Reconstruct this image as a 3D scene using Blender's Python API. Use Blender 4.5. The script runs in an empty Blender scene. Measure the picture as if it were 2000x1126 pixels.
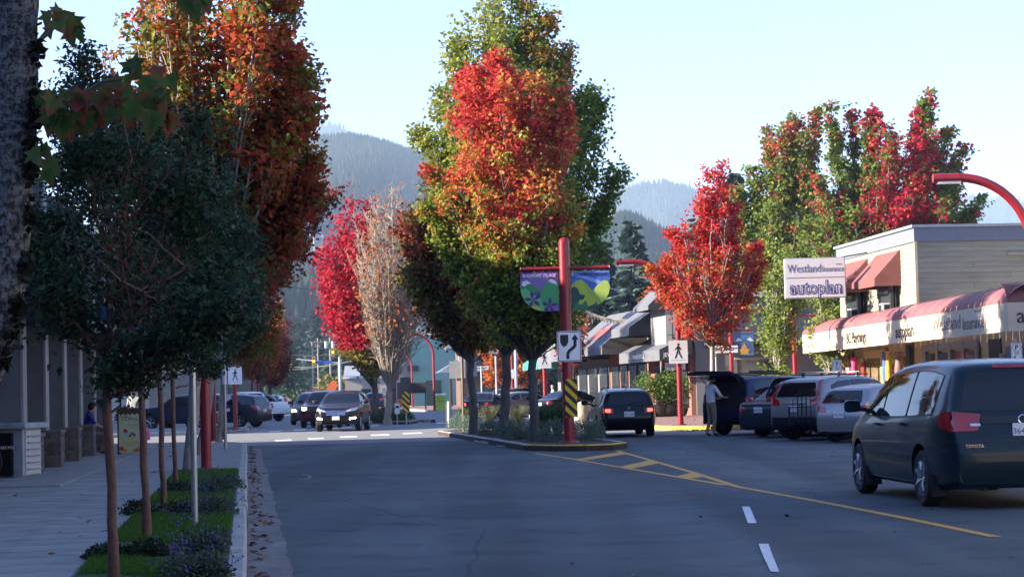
import bpy, bmesh, math, random
import numpy as np
from mathutils import Vector, Matrix, geometry
from mathutils.bvhtree import BVHTree
R = math.radians
scene = bpy.context.scene
COL = scene.collection
rng = np.random.default_rng(7)
random.seed(7)

# ------------------------------------------------------------------ camera
FOC = 3800.0                       # focal length in photo pixels (2000 wide)
CAM = Vector((0, 0, 1.5))
PITCH, ROLL = R(3.0), R(1.5)
_f = Vector((0, math.cos(PITCH), math.sin(PITCH)))
_u0 = Vector((0, -math.sin(PITCH), math.cos(PITCH)))
_r0 = Vector((1, 0, 0))
_r = _r0 * math.cos(ROLL) - _u0 * math.sin(ROLL)
_u = _u0 * math.cos(ROLL) + _r0 * math.sin(ROLL)
cd = bpy.data.cameras.new('camera')
cd.sensor_width = 36.0
cd.lens = FOC / 2000 * 36.0
cd.clip_start, cd.clip_end = 0.1, 40000
cam = bpy.data.objects.new('camera', cd)
COL.objects.link(cam)
mw = Matrix.Identity(4)
for i in range(3):
    mw[i][0], mw[i][1], mw[i][2], mw[i][3] = _r[i], _u[i], -_f[i], CAM[i]
cam.matrix_world = mw
scene.camera = cam

# ------------------------------------------------------------------ sky, sun, exposure
SUN_EL = R(20.0)
SUN_B = R(-8.0)                    # sun stands to the left, a touch behind the picture plane
S = Vector((-math.cos(SUN_B) * math.cos(SUN_EL), math.sin(SUN_B) * math.cos(SUN_EL), math.sin(SUN_EL)))
world = bpy.data.worlds.new('World')
scene.world = world
world.use_nodes = True
wn = world.node_tree
wn.nodes.clear()
sky = wn.nodes.new('ShaderNodeTexSky')
sky.sky_type = 'NISHITA'
sky.sun_disc = False
sky.sun_elevation = SUN_EL
sky.sun_rotation = math.atan2(S.x, S.y)
sky.altitude = 50
sky.air_density, sky.dust_density, sky.ozone_density = 1.0, 0.1, 1.7
bg = wn.nodes.new('ShaderNodeBackground')
bg.inputs['Strength'].default_value = 0.059
wo = wn.nodes.new('ShaderNodeOutputWorld')
tint = wn.nodes.new('ShaderNodeMix'); tint.data_type = 'RGBA'; tint.blend_type = 'MULTIPLY'; tint.inputs[0].default_value = 1.0
tint.inputs[7].default_value = (.81, .91, 1.38, 1)          # the camera's white balance leaves the open sky blue
wn.links.new(sky.outputs[0], tint.inputs[6])
wn.links.new(tint.outputs[2], bg.inputs[0])
wn.links.new(bg.outputs[0], wo.inputs[0])
sl = bpy.data.lights.new('sun', 'SUN')
sl.energy = 5.0
sl.angle = R(0.6)
sl.color = (1.0, 0.88, 0.72)
sun = bpy.data.objects.new('sun', sl)
COL.objects.link(sun)
sun.rotation_euler = S.to_track_quat('Z', 'Y').to_euler()
scene.view_settings.view_transform = 'Standard'
scene.view_settings.look = 'None'
scene.view_settings.gamma = 1.0
scene.view_settings.exposure = 2.36
scene.cycles.max_bounces = 6
scene.cycles.transparent_max_bounces = 6
scene.cycles.volume_bounces = 0
HAZE = 2.15e-4

# ------------------------------------------------------------------ where a point of the photograph lies in the place
def ray(px, py):
    return _f * FOC + _r * (px - 1000) - _u * (py - 563)
def G(px, py, z=0.0):
    d = ray(px, py)
    t = (z - CAM.z) / d.z
    p = CAM + d * t
    return Vector((p.x, p.y, z))
def P(px, py, Y):
    d = ray(px, py)
    return CAM + d * (Y / d.y)
def FX(px, Y, z=0.0):
    dz = z - CAM.z
    fw = Y * _f.y + dz * _f.z
    return ((px - 1000) / FOC * fw - Y * _r.y - dz * _r.z) / _r.x
def at(px, Y, z=0.0):
    return Vector((FX(px, Y, z), Y, z))

# ------------------------------------------------------------------ object helpers
def tag(o, label=None, cat=None, group=None, kind=None):
    if label: o['label'] = label
    if cat: o['category'] = cat
    if group: o['group'] = group
    if kind: o['kind'] = kind
    return o
def empty(name, loc, rz=0.0, label=None, cat=None, group=None):
    o = bpy.data.objects.new(name, None)
    o.empty_display_size = 0.2
    COL.objects.link(o)
    o.location = loc
    o.rotation_euler = (0, 0, rz)
    return tag(o, label, cat, group)
def linkmesh(name, me, parent=None, loc=None, rz=0.0):
    o = bpy.data.objects.new(name, me)
    COL.objects.link(o)
    if parent is not None: o.parent = parent
    if loc is not None: o.location = loc
    if rz: o.rotation_euler = (0, 0, rz)
    return o
def copy_tree(o, parent=None):
    c = o.copy()
    COL.objects.link(c)
    c.parent = parent
    for ch in o.children: copy_tree(ch, c)
    return c

class MB:
    def __init__(s):
        s.v, s.f, s.m = [], [], []
    def add(s, vs, fs, mi=0):
        b = len(s.v)
        s.v.extend([tuple(p) for p in vs])
        s.f.extend([tuple(b + i for i in f) for f in fs])
        s.m.extend([mi] * len(fs))
        return s
    def box(s, c, d, mi=0, rz=0.0, rx=0.0):
        hx, hy, hz = d[0] / 2, d[1] / 2, d[2] / 2
        m = Matrix.Rotation(rz, 3, 'Z') @ Matrix.Rotation(rx, 3, 'X')
        vs = [Vector(c) + m @ Vector((x, y, z)) for z in (-hz, hz) for x, y in ((-hx, -hy), (hx, -hy), (hx, hy), (-hx, hy))]
        return s.add(vs, [(3, 2, 1, 0), (4, 5, 6, 7), (0, 1, 5, 4), (1, 2, 6, 5), (2, 3, 7, 6), (3, 0, 4, 7)], mi)
    def tube(s, pts, rads, n=8, mi=0, caps=True):
        pts = [Vector(p) for p in pts]
        if not hasattr(rads, '__len__'): rads = [rads] * len(pts)
        b = len(s.v); t = None; a = None
        for i, p in enumerate(pts):
            d = (pts[min(i + 1, len(pts) - 1)] - pts[max(i - 1, 0)]).normalized()
            if a is None:
                a = d.orthogonal().normalized()
            else:
                a = (a - d * a.dot(d)).normalized()
            c = d.cross(a)
            for k in range(n):
                w = 2 * math.pi * k / n
                s.v.append(tuple(p + (a * math.cos(w) + c * math.sin(w)) * rads[i]))
        for i in range(len(pts) - 1):
            for k in range(n):
                q = b + i * n
                s.f.append((q + k, q + (k + 1) % n, q + n + (k + 1) % n, q + n + k)); s.m.append(mi)
        if caps:
            s.f.append(tuple(b + k for k in range(n))[::-1]); s.m.append(mi)
            q = b + (len(pts) - 1) * n
            s.f.append(tuple(q + k for k in range(n))); s.m.append(mi)
        return s
    def cyl(s, p0, p1, r0, r1=None, n=14, mi=0):
        return s.tube([p0, p1], [r0, r0 if r1 is None else r1], n, mi)
    def lathe(s, prof, n=20, c=(0, 0, 0), mi=0, axis='Z'):
        b = len(s.v)
        for r, z in prof:
            for k in range(n):
                w = 2 * math.pi * k / n
                if axis == 'Z': p = (c[0] + r * math.cos(w), c[1] + r * math.sin(w), c[2] + z)
                else: p = (c[0] + z, c[1] + r * math.cos(w), c[2] + r * math.sin(w))
                s.v.append(p)
        for i in range(len(prof) - 1):
            for k in range(n):
                q = b + i * n
                s.f.append((q + k, q + (k + 1) % n, q + n + (k + 1) % n, q + n + k)); s.m.append(mi)
        return s
    def prism(s, poly, fmap, t, mi=0):
        """poly of 2-D points, fmap(a, b, depth) gives the 3-D point"""
        n = len(poly)
        vs = [fmap(a, b, 0) for a, b in poly] + [fmap(a, b, t) for a, b in poly]
        fs = [tuple(range(n))[::-1], tuple(range(n, 2 * n))] + [(i, (i + 1) % n, n + (i + 1) % n, n + i) for i in range(n)]
        return s.add(vs, fs, mi)
    def mesh(s, name, mats, smooth=None):
        me = bpy.data.meshes.new(name)
        me.from_pydata(s.v, [], s.f)
        if not isinstance(mats, (list, tuple)): mats = [mats]
        for m in mats: me.materials.append(m)
        if len(mats) > 1: me.polygons.foreach_set('material_index', s.m)
        bm = bmesh.new(); bm.from_mesh(me)
        bmesh.ops.recalc_face_normals(bm, faces=bm.faces)
        bm.to_mesh(me); bm.free()
        if smooth:
            me.shade_smooth(); me.set_sharp_from_angle(angle=R(smooth if smooth is not True else 40))
        me.update()
        return me
    def build(s, name, mats, parent=None, smooth=None, bevel=0.0, loc=None, rz=0.0):
        o = linkmesh(name, s.mesh(name, mats, smooth), parent, loc, rz)
        if bevel:
            md = o.modifiers.new('bevel', 'BEVEL'); md.width = bevel; md.segments = 2; md.limit_method = 'ANGLE'
        return o

def roundpoly(pts, r, n=4):
    out = []
    N = len(pts)
    for i in range(N):
        p, a, b = Vector(pts[i]), Vector(pts[i - 1]), Vector(pts[(i + 1) % N])
        rr = r[i] if hasattr(r, '__len__') else r
        if rr <= 0: out.append(tuple(p)); continue
        da, db = (a - p), (b - p)
        q = min(rr, da.length * .48, db.length * .48)
        s, e = p + da.normalized() * q, p + db.normalized() * q
        for k in range(n + 1):
            t = k / n
            out.append(tuple(s * (1 - t) ** 2 + p * 2 * t * (1 - t) + e * t * t))
    return out
def smoothline(pts, it=2, closed=False):
    pts = [tuple(p) for p in pts]
    for _ in range(it):
        q = [pts[0]]
        for a, b in zip(pts[:-1], pts[1:]):
            q.append(tuple(x * .75 + y * .25 for x, y in zip(a, b)))
            q.append(tuple(x * .25 + y * .75 for x, y in zip(a, b)))
        q.append(pts[-1]); pts = q
    return pts
def interp(tab, x):
    xs = [p[0] for p in tab]; ys = [p[1] for p in tab]
    if xs[0] > xs[-1]: xs, ys = xs[::-1], ys[::-1]
    return float(np.interp(x, xs, ys))

# ------------------------------------------------------------------ materials
_mats = {}
def M(name, col, rough=.6, metal=0., var=.12, scale=6., bump=0., bscale=60., coat=0., emit=0., spec=.5, detail=4., stretch=(1, 1, 1)):
    if name in _mats: return _mats[name]
    m = bpy.data.materials.new(name); m.use_nodes = True
    nt = m.node_tree; b = nt.nodes['Principled BSDF']
    b.inputs['Roughness'].default_value = rough
    b.inputs['Metallic'].default_value = metal
    b.inputs['Specular IOR Level'].default_value = spec
    if coat: b.inputs['Coat Weight'].default_value = coat; b.inputs['Coat Roughness'].default_value = .04
    tc = nt.nodes.new('ShaderNodeTexCoord'); mp = nt.nodes.new('ShaderNodeMapping')
    mp.inputs['Scale'].default_value = stretch
    nt.links.new(tc.outputs['Object'], mp.inputs[0])
    if var:
        nz = nt.nodes.new('ShaderNodeTexNoise'); nz.inputs['Scale'].default_value = scale; nz.inputs['Detail'].default_value = detail
        nz.inputs['Roughness'].default_value = .65
        nt.links.new(mp.outputs[0], nz.inputs['Vector'])
        rp = nt.nodes.new('ShaderNodeValToRGB')
        rp.color_ramp.elements[0].position = .3; rp.color_ramp.elements[1].position = .7
        rp.color_ramp.elements[0].color = (*[c * (1 - var) for c in col], 1)
        rp.color_ramp.elements[1].color = (*[min(1, c * (1 + var)) for c in col], 1)
        nt.links.new(nz.outputs[0], rp.inputs[0]); nt.links.new(rp.outputs[0], b.inputs['Base Color'])
    else:
        b.inputs['Base Color'].default_value = (*col, 1)
    if bump:
        n2 = nt.nodes.new('ShaderNodeTexNoise'); n2.inputs['Scale'].default_value = bscale; n2.inputs['Detail'].default_value = 5
        nt.links.new(mp.outputs[0], n2.inputs['Vector'])
        bp = nt.nodes.new('ShaderNodeBump'); bp.inputs['Strength'].default_value = bump; bp.inputs['Distance'].default_value = .02
        nt.links.new(n2.outputs[0], bp.inputs['Height']); nt.links.new(bp.outputs[0], b.inputs['Normal'])
    if emit:
        b.inputs['Emission Color'].default_value = (*col, 1); b.inputs['Emission Strength'].default_value = emit
    _mats[name] = m
    return m
def leafmat(name, trans=.42, rough=.6, spec=.18):
    if name in _mats: return _mats[name]
    m = bpy.data.materials.new(name); m.use_nodes = True
    nt = m.node_tree; b = nt.nodes['Principled BSDF']; out = nt.nodes['Material Output']
    at_ = nt.nodes.new('ShaderNodeAttribute'); at_.attribute_name = 'leafcol'
    tr = nt.nodes.new('ShaderNodeBsdfTranslucent'); mx = nt.nodes.new('ShaderNodeMixShader')
    mx.inputs[0].default_value = trans
    b.inputs['Roughness'].default_value = rough; b.inputs['Specular IOR Level'].default_value = spec
    nt.links.new(at_.outputs['Color'], b.inputs['Base Color']); nt.links.new(at_.outputs['Color'], tr.inputs['Color'])
    nt.links.new(b.outputs[0], mx.inputs[1]); nt.links.new(tr.outputs[0], mx.inputs[2]); nt.links.new(mx.outputs[0], out.inputs['Surface'])
    _mats[name] = m
    return m

BLACK = M('black_plastic', (.012, .012, .013), .45, var=.2)
RUBBER = M('rubber', (.014, .014, .015), .8, var=.3, scale=30)
RED = M('red_enamel', (.235, .010, .018), .36, var=.16, scale=3, coat=.15)
GALV = M('galvanised_steel', (.38, .39, .41), .38, metal=.7, var=.12, scale=12)
WHITE = M('white_paint', (.74, .74, .72), .5, var=.06)
SIGNW = M('sign_white', (.78, .78, .77), .4, var=.05)
SIGNK = M('sign_black', (.015, .015, .018), .45, var=.1)
SIGNY = M('sign_yellow', (.72, .47, .01), .4, var=.06)
SIGNBACK = M('sign_back', (.30, .31, .32), .45, metal=.5, var=.1)
CONC = M('concrete', (.23, .222, .205), .85, var=.16, scale=3, bump=.25, bscale=50)
KERB = M('kerb_concrete', (.33, .32, .29), .85, var=.25, scale=2.5, bump=.4, bscale=30)
KERBY = M('kerb_yellow', (.50, .33, .05), .75, var=.35, scale=4, bump=.4, bscale=30)
WOOD = M('weathered_wood', (.16, .13, .10), .8, var=.25, scale=5, stretch=(1, 1, .1))

def text_mesh(body, size, mat, extrude=.004, align='CENTER', bold=0.0, xs=1.0):
    cu = bpy.data.curves.new('lettering', 'FONT')
    cu.body = body; cu.size = size; cu.align_x = align; cu.align_y = 'CENTER'; cu.extrude = extrude; cu.offset = bold
    cu.resolution_u = 2
    o = bpy.data.objects.new('lettering', cu); COL.objects.link(o)
    dg = bpy.context.evaluated_depsgraph_get()
    me = bpy.data.meshes.new_from_object(o.evaluated_get(dg))
    bpy.data.objects.remove(o); bpy.data.curves.remove(cu)
    me.transform(Matrix.Rotation(R(90), 4, 'X') @ Matrix.Diagonal((xs, 1, 1, 1)))
    me.materials.clear(); me.materials.append(mat); me.name = 'lettering'
    return me
def text(body, size, mat, parent, loc, rz=0., extrude=.004, align='CENTER', bold=0., xs=1., name='lettering'):
    return linkmesh(name, text_mesh(body, size, mat, extrude, align, bold, xs), parent, loc, rz)
def flat(poly, t=.004):
    """polygon (x, z) as a thin plate whose face looks towards -Y"""
    return MB().prism(poly, lambda a, b, d: (a, -d, b), t)
def rrect(w, h, r=.03, cx=0, cz=0):
    return roundpoly([(cx - w / 2, cz - h / 2), (cx + w / 2, cz - h / 2), (cx + w / 2, cz + h / 2), (cx - w / 2, cz + h / 2)], r)
# ================================================================== vegetation
MAPLE = np.array([(0, -.06), (.10, .0), (.40, -.05), (.30, .16), (.52, .42), (.27, .42), (.20, .60), (0, 1.0), (-.20, .60), (-.27, .42), (-.52, .42), (-.30, .16), (-.40, -.05), (-.10, .0)])
SMALLMAPLE = np.array([(0, 0), (.38, .02), (.50, .45), (.2, .5), (0, 1.), (-.2, .5), (-.50, .45), (-.38, .02)])
WKITE = np.array([(0, 0), (.46, .30), (.22, .70), (0, 1.), (-.22, .70), (-.46, .30)])[[0, 1, 3, 5]]
KITE = np.array([(0, 0), (.36, .42), (0, 1.), (-.36, .42)])
BLADE = np.array([(-.5, 0), (.5, 0), (.12, 1.), (-.12, 1.)])
LANCE = np.array([(0, 0), (.16, .35), (0, 1.), (-.16, .35)])

def leaf_mesh(name, pos, size, col, shape=KITE, mat=None, up=.25, droop=.3, dirs=None, aspect=1., curl=.12, seed=1):
    """one mesh of many single leaves: pos (n,3), size (n,), col (n,3)"""
    g = np.random.default_rng(seed); n = len(pos)
    nr = g.normal(size=(n, 3)); nr[:, 2] = np.abs(nr[:, 2]) * 1.0 + up
    nr /= np.linalg.norm(nr, axis=1)[:, None]
    if dirs is None:
        dd = g.normal(size=(n, 3)); dd[:, 2] -= droop * 2
    else: dd = dirs.copy()
    if dirs is None:
        dd -= nr * (dd * nr).sum(1)[:, None]
    else:
        nr = g.normal(size=(n, 3)); dd /= np.linalg.norm(dd, axis=1)[:, None]; nr -= dd * (dd * nr).sum(1)[:, None]; nr /= np.linalg.norm(nr, axis=1)[:, None]
    dd /= np.linalg.norm(dd, axis=1)[:, None] + 1e-9
    sx = np.cross(dd, nr)
    k = len(shape)
    sz = np.asarray(size)[:, None, None] if np.ndim(size) else size
    cz = (np.abs(shape[:, 0]) * 1.0 + (shape[:, 1] - .5) ** 2 * 1.2)[None, :, None] * curl
    V = pos[:, None, :] + (sx[:, None, :] * (shape[:, 0] * aspect)[None, :, None] + dd[:, None, :] * (shape[:, 1])[None, :, None] - nr[:, None, :] * cz) * sz
    me = bpy.data.meshes.new(name)
    me.vertices.add(n * k); me.vertices.foreach_set('co', V.reshape(-1).astype(np.float32))
    me.loops.add(n * k); me.loops.foreach_set('vertex_index', np.arange(n * k, dtype=np.int32))
    me.polygons.add(n); me.polygons.foreach_set('loop_start', np.arange(0, n * k, k, dtype=np.int32))
    me.update(calc_edges=True)
    ca = me.color_attributes.new('leafcol', 'FLOAT_COLOR', 'POINT')
    c4 = np.ones((n, k, 4), np.float32); c4[:, :, :3] = np.clip(col, 0.002, 1)[:, None, :]
    ca.data.foreach_set('color', c4.reshape(-1))
    me.materials.append(mat or leafmat('leaf'))
    return me

BARK = M('maple_bark', (.10, .085, .07), .9, var=.35, scale=9, bump=.6, bscale=40, stretch=(1, 1, .25))
BARKL = M('pale_bark', (.24, .22, .19), .9, var=.45, scale=7, bump=.5, bscale=30, stretch=(1, 1, .35))
BARKD = M('shaded_bark', (.085, .080, .068), .92, var=.45, scale=7, bump=.6, bscale=30, stretch=(1, 1, .35))  # darker bark copy; the shade on the island trunks put into its colour
BARKTWIG = M('bare_twig_bark', (.25, .205, .155), .85, var=.2, scale=9)
PAPERBARK = M('cinnamon_bark', (.105, .043, .026), .6, var=.5, scale=16, bump=.5, bscale=40, stretch=(1, 1, .5))

def waves(p, g, n=5, f=(.5, 1.6)):
    v = np.zeros(len(p))
    for _ in range(n):
        k = g.normal(size=3); k *= g.uniform(*f) / np.linalg.norm(k)
        v += np.sin(p @ k * 2 + g.uniform(0, 6.3))
    return v / math.sqrt(n)

def maple(name, base, trunk_px, rows, Y, label, colfn, leaves=16000, leaf=.13, limbs=46, trunk_r=.13, fork=2.0, seed=1, shape=WKITE, clump=.26, bark=None, stems=1, bare=0., depth=1., sub=4, tips=True, cat='tree', group=None, lean=None, fill=1., inner=.35, twigr=1., trans=.42, limbr=1., spikes=()):
    """rows: (py, pxL, pxR) outline of the crown in the photograph at distance Y, turned into real sizes"""
    g = np.random.default_rng(seed)
    base = Vector(base)
    zz, cx, rr = [], [], []
    for py, a, b in rows:
        p0, p1 = P(a, py, Y), P(b, py, Y)
        zz.append((p0.z + p1.z) / 2 - base.z); cx.append((p0.x + p1.x) / 2 - base.x); rr.append((p1.x - p0.x) / 2)
    o = np.argsort(zz); zz, cx, rr = np.array(zz)[o], np.array(cx)[o], np.array(rr)[o]
    cy = Y - base.y
    root = empty(name, base, 0, label, cat, group)
    ztop = zz[-1]
    tk = MB(); pts_all = []; w_all = []
    bez = lambda a, b, c, t: a * (1 - t) ** 2 + b * 2 * t * (1 - t) + c * t * t
    ftop = Vector((np.interp(fork, zz, cx) * .25, cy * .25, fork))
    if lean: ftop = Vector(lean)
    wob = lambda s: Vector((g.normal(), g.normal(), 0)) * trunk_r * s
    tp = [Vector((0, 0, -.1)), Vector((0, 0, .06)), Vector((0, 0, .3))] + [ftop * t + wob(.18) for t in (.25, .4, .55, .7, .85)] + [ftop]
    tk.tube(tp, [trunk_r * k_ * g.uniform(.94, 1.06) for k_ in (1.5, 1.25, 1.06, 1.0, .97, .94, .92, .9, .88)], 12)
    zgrid = np.linspace(zz[0], ztop, 40); rg = np.interp(zgrid, zz, rr) ** 1.3 + .05
    cdf = np.cumsum(rg) / rg.sum()
    for i in range(limbs + len(spikes)):
        ze = zgrid[np.searchsorted(cdf, g.uniform(0, 1))] if i > 3 else ztop * (1 - .03 * i)
        a = g.uniform(0, 6.283); rho = math.sqrt(g.uniform(inner, 1.0)) * g.uniform(.86, 1.04)
        r = np.interp(ze, zz, rr) * rho
        e = Vector((np.interp(ze, zz, cx) + math.cos(a) * r, cy + math.sin(a) * r * depth, ze))
        if i >= limbs:
            e = P(*spikes[i - limbs], Y + g.normal() * .3) - base; ze = e.z; r = .3
        h0 = fork + (0 if g.uniform() < .55 else g.uniform(0, .55) * max(0, ze - fork))
        st = Vector((ftop.x + (np.interp(h0, zz, cx) - ftop.x) * min(1, (h0 - fork) / 3), ftop.y, min(h0, ze - .3)))
        mid = st + (e - st) * .5; mid.z = st.z + (e.z - st.z) * .38; mid.x += (e.x - st.x) * .12; mid.y += (e.y - st.y) * .12
        L = (e - st).length; nseg = 7
        pl = [bez(st, mid, e, t / nseg) + Vector(g.normal(size=3)) * .03 for t in range(nseg + 1)]
        r0 = limbr * trunk_r * g.uniform(.30, .5) * min(1, .4 + L / 6)
        tk.tube(pl, [r0 * (1 - .9 * t / nseg) + .006 for t in range(nseg + 1)], 5, caps=False)
        lo = .28
        for k in range(int(sub * (1 + L / 3)) + (14 if i >= limbs else 0)):
            t = g.uniform(lo, 1) ** .8 if i < limbs else g.uniform(.55, 1.)
            p = bez(st, mid, e, t)
            d = Vector(g.normal(size=3)); d.z = abs(d.z) * .9 + .5; d.normalize()
            q = p + d * g.uniform(.25, .85) * (1.25 - .6 * t) * (.5 if i >= limbs else 1)
            tk.tube([p, (p + q) / 2 + Vector(g.normal(size=3)) * .04, q], [.012 * twigr, .009 * twigr, .005 * twigr], 3, caps=False)
            ww = 2.2 if i >= limbs else 1.
            pts_all.append(q); w_all.append(ww); pts_all.append((p + q) / 2); w_all.append(.6 * ww)
        if tips: pts_all.append(e); w_all.append(1.2)
    tko = tk.build('trunk', bark or BARK, root, smooth=50)
    if leaves:
        C = np.array([tuple(p) for p in pts_all]); W = np.array(w_all); W /= W.sum()
        idx = g.choice(len(C), leaves, p=W)
        cs = g.uniform(.6, 1.25, len(C)) * clump
        off = g.normal(size=(leaves, 3)); off /= np.linalg.norm(off, axis=1)[:, None]; off *= (g.uniform(0, 1, leaves) ** .45 * cs[idx] * 1.75)[:, None]; off[:, 2] *= .8
        pos = C[idx] + off
        keep = pos[:, 2] > zz[0] - .5
        pos, idx = pos[keep], idx[keep]
        t = np.clip((pos[:, 2] - zz[0]) / (ztop - zz[0]), 0, 1)
        u = (pos[:, 0] - np.interp(pos[:, 2], zz, cx)) / (np.interp(pos[:, 2], zz, rr) + .2)
        crand = g.normal(size=len(C))[idx]
        wv = waves(pos, g, 6, (.5, 1.3))
        col = colfn(t, u, crand, wv, g, len(pos))
        col = col * g.uniform(.75, 1.25, (len(pos), 1))
        me = leaf_mesh('crown', pos, (g.uniform(.55, 1.0, len(pos)) + .5 * g.uniform(0, 1, len(pos)) ** 3) * leaf, col, shape, leafmat('leaf%d' % int(trans * 100), trans), seed=seed + 5)
        cr = linkmesh('crown', me, root); cr['kind'] = 'stuff'
    return root

def mixc(a, b, f):
    f = np.clip(f, 0, 1)[:, None]
    return np.array(a)[None, :] * (1 - f) + np.array(b)[None, :] * f
def pick(cols, probs, g, n):
    return np.array(cols)[g.choice(len(cols), n, p=np.array(probs) / sum(probs))]
C_RED, C_CRIM, C_ORG, C_YEL = (.46, .025, .03), (.36, .012, .035), (.42, .10, .02), (.38, .26, .035)
C_GRN, C_DGRN, C_YGRN, C_BRN = (.075, .13, .025), (.035, .075, .022), (.20, .23, .035), (.16, .06, .025)

def conifer(name, base, H, rad, label, seed=1, col=(.035, .065, .035), n_whorl=26, cat='conifer', group=None, dens=1., spray=.34, power=.85, low=.06):
    g = np.random.default_rng(seed); root = empty(name, base, 0, label, cat, group)
    MB().tube([(0, 0, -.2), (0, 0, H * .5), (0, 0, H * .98)], [H * .016 + .05, H * .009 + .02, .015], 7).build('trunk', BARK, root, smooth=True)
    P_, D_, S_, C_ = [], [], [], []
    bb = MB()
    for i in range(n_whorl):
        f = i / n_whorl; z = H * (low + (1 - low) * f)
        L0 = rad * (1 - f) ** power * 1.02 + .12
        nb = max(4, int((9 * (1 - f) + 5) * dens))
        for k in range(nb):
            a = g.uniform(0, 6.283); L = L0 * g.uniform(.65, 1.12)
            d = np.array([math.cos(a), math.sin(a), 0.])
            ns = max(3, int(L / (spray * .42)))
            zoff = g.uniform(-.5, .5) * H / n_whorl
            for j in range(ns):
                t = (j + .6) / ns
                p = d * L * t; p[2] = z + zoff - .30 * L * t ** 1.3 + .16 * L * t ** 3
                for sgn in (-1, 0, 1):
                    dv = d + np.array([-d[1], d[0], 0]) * sgn * g.uniform(.6, 1.1); dv[2] = g.uniform(-.55, .05)
                    P_.append(p + g.normal(size=3) * .05); D_.append(dv); S_.append(spray * g.uniform(.7, 1.3) * (1.15 - .5 * t) * (1 + .3 * (rad > 2.5))); C_.append(np.array(col) * g.uniform(.6, 1.5) * (1 + .25 * t))
    me = leaf_mesh('crown', np.array(P_), np.array(S_), np.array(C_), np.array([(-.10, 0), (.16, .1), (.24, .5), (.05, 1.), (-.16, .75), (-.24, .35)]), leafmat('needle', .15, .7, .2), dirs=np.array(D_), curl=.25, seed=seed)
    o = linkmesh('crown', me, root); o['kind'] = 'stuff'
    return root

def bush(name, loc, rx, ry, h, label, n=900, leaf=.06, cols=((.03, .06, .025),), cat='shrub', group=None, shape=KITE, seed=1, flowers=None, parent=None, lumps=5, up=0., trans=.3):
    g = np.random.default_rng(seed)
    root = empty(name, loc, 0, label, cat, group)
    L = g.normal(size=(lumps, 3)) * .38; L[0] = 0
    k = g.integers(0, lumps, n)
    d = g.normal(size=(n, 3)); d /= np.linalg.norm(d, axis=1)[:, None]; d[:, 2] = np.abs(d[:, 2])
    rad = g.uniform(.45, 1.0, n) ** .5
    p = (d * rad[:, None] * .72 + np.clip(L[k], -.5, .5) * np.array([1, 1, .35])) * np.array([rx, ry, h])
    p[:, 2] = np.abs(p[:, 2])
    c = np.array(cols)[g.integers(0, len(cols), n)] * g.uniform(.6, 1.5, (n, 1))
    dirs = d + g.normal(size=(n, 3)) * .6; dirs[:, 2] += up
    me = leaf_mesh('foliage', p, g.uniform(.6, 1.3, n) * leaf, c, shape, leafmat('bushleaf%d' % int(trans * 100), trans), dirs=dirs, seed=seed)
    o = linkmesh('foliage', me, root); o['kind'] = 'stuff'
    if flowers:
        nf, fc, fs = flowers
        dz = g.normal(size=(nf, 3)); dz /= np.linalg.norm(dz, axis=1)[:, None]; dz[:, 2] = np.abs(dz[:, 2]) + .25
        base = dz * np.array([rx, ry, h]) * .8
        pp = np.repeat(base, 14, 0) + np.repeat(dz, 14, 0) * np.tile(np.linspace(0, .16, 14), nf)[:, None] * (1 + h) + g.normal(size=(nf * 14, 3)) * .012
        me = leaf_mesh('flower_spikes', pp, g.uniform(.6, 1.3, nf * 14) * fs, np.array(fc)[None, :] * g.uniform(.6, 1.5, (nf * 14, 1)), KITE, leafmat('petal', .3), seed=seed + 1)
        o = linkmesh('flower_spikes', me, root); o['kind'] = 'stuff'
    st = MB()
    for i in range(7):
        a = g.uniform(0, 6.28); st.tube([(0, 0, -.03), (math.cos(a) * rx * .3, math.sin(a) * ry * .3, h * .35), (math.cos(a) * rx * .55, math.sin(a) * ry * .55, h * .6)], [.012, .009, .005], 4)
    st.build('stem', BARK, root)
    return root

def grass_clump(name, loc, h, n, label, col=(.06, .11, .03), width=.012, spread=.5, seed=1, group=None, cat='ornamental grass'):
    g = np.random.default_rng(seed); root = empty(name, loc, 0, label, cat, group)
    V, F, C = [], [], []
    m = MB(); cl = []
    for i in range(n):
        a = g.uniform(0, 6.283); l = h * g.uniform(.55, 1.1); s = spread * g.uniform(.1, 1.) * l
        d = Vector((math.cos(a), math.sin(a), 0)); b = d * g.uniform(0, .12 * h)
        w = Vector((-d.y, d.x, 0)) * width * g.uniform(.6, 1.3)
        pts = [b, b + d * s * .3 + Vector((0, 0, l * .6)), b + d * s * .8 + Vector((0, 0, l * .92)), b + d * s * 1.25 + Vector((0, 0, l * .86))]
        vs = [pts[0] - w, pts[0] + w, pts[1] - w * .9, pts[1] + w * .9, pts[2] - w * .5, pts[2] + w * .5, pts[3]]
        m.add(vs, [(0, 1, 3, 2), (2, 3, 5, 4), (4, 5, 6)])
        c = np.array(col) * g.uniform(.6, 1.6); cl += [c] * 7
    me = bpy.data.meshes.new('blades'); me.from_pydata(m.v, [], m.f); me.materials.append(leafmat('grassblade', .35))
    ca = me.color_attributes.new('leafcol', 'FLOAT_COLOR', 'POINT'); c4 = np.ones((len(cl), 4), np.float32); c4[:, :3] = np.array(cl); ca.data.foreach_set('color', c4.reshape(-1))
    o = linkmesh('blades', me, root); o['kind'] = 'stuff'
    return root
# ================================================================== ground, road, pavements
def SX(u, Y): return .35 - .137 * Y + u
def SP(u, Y, z=0.): return Vector((SX(u, Y), Y, z))
STREET = math.atan(.137)

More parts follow.
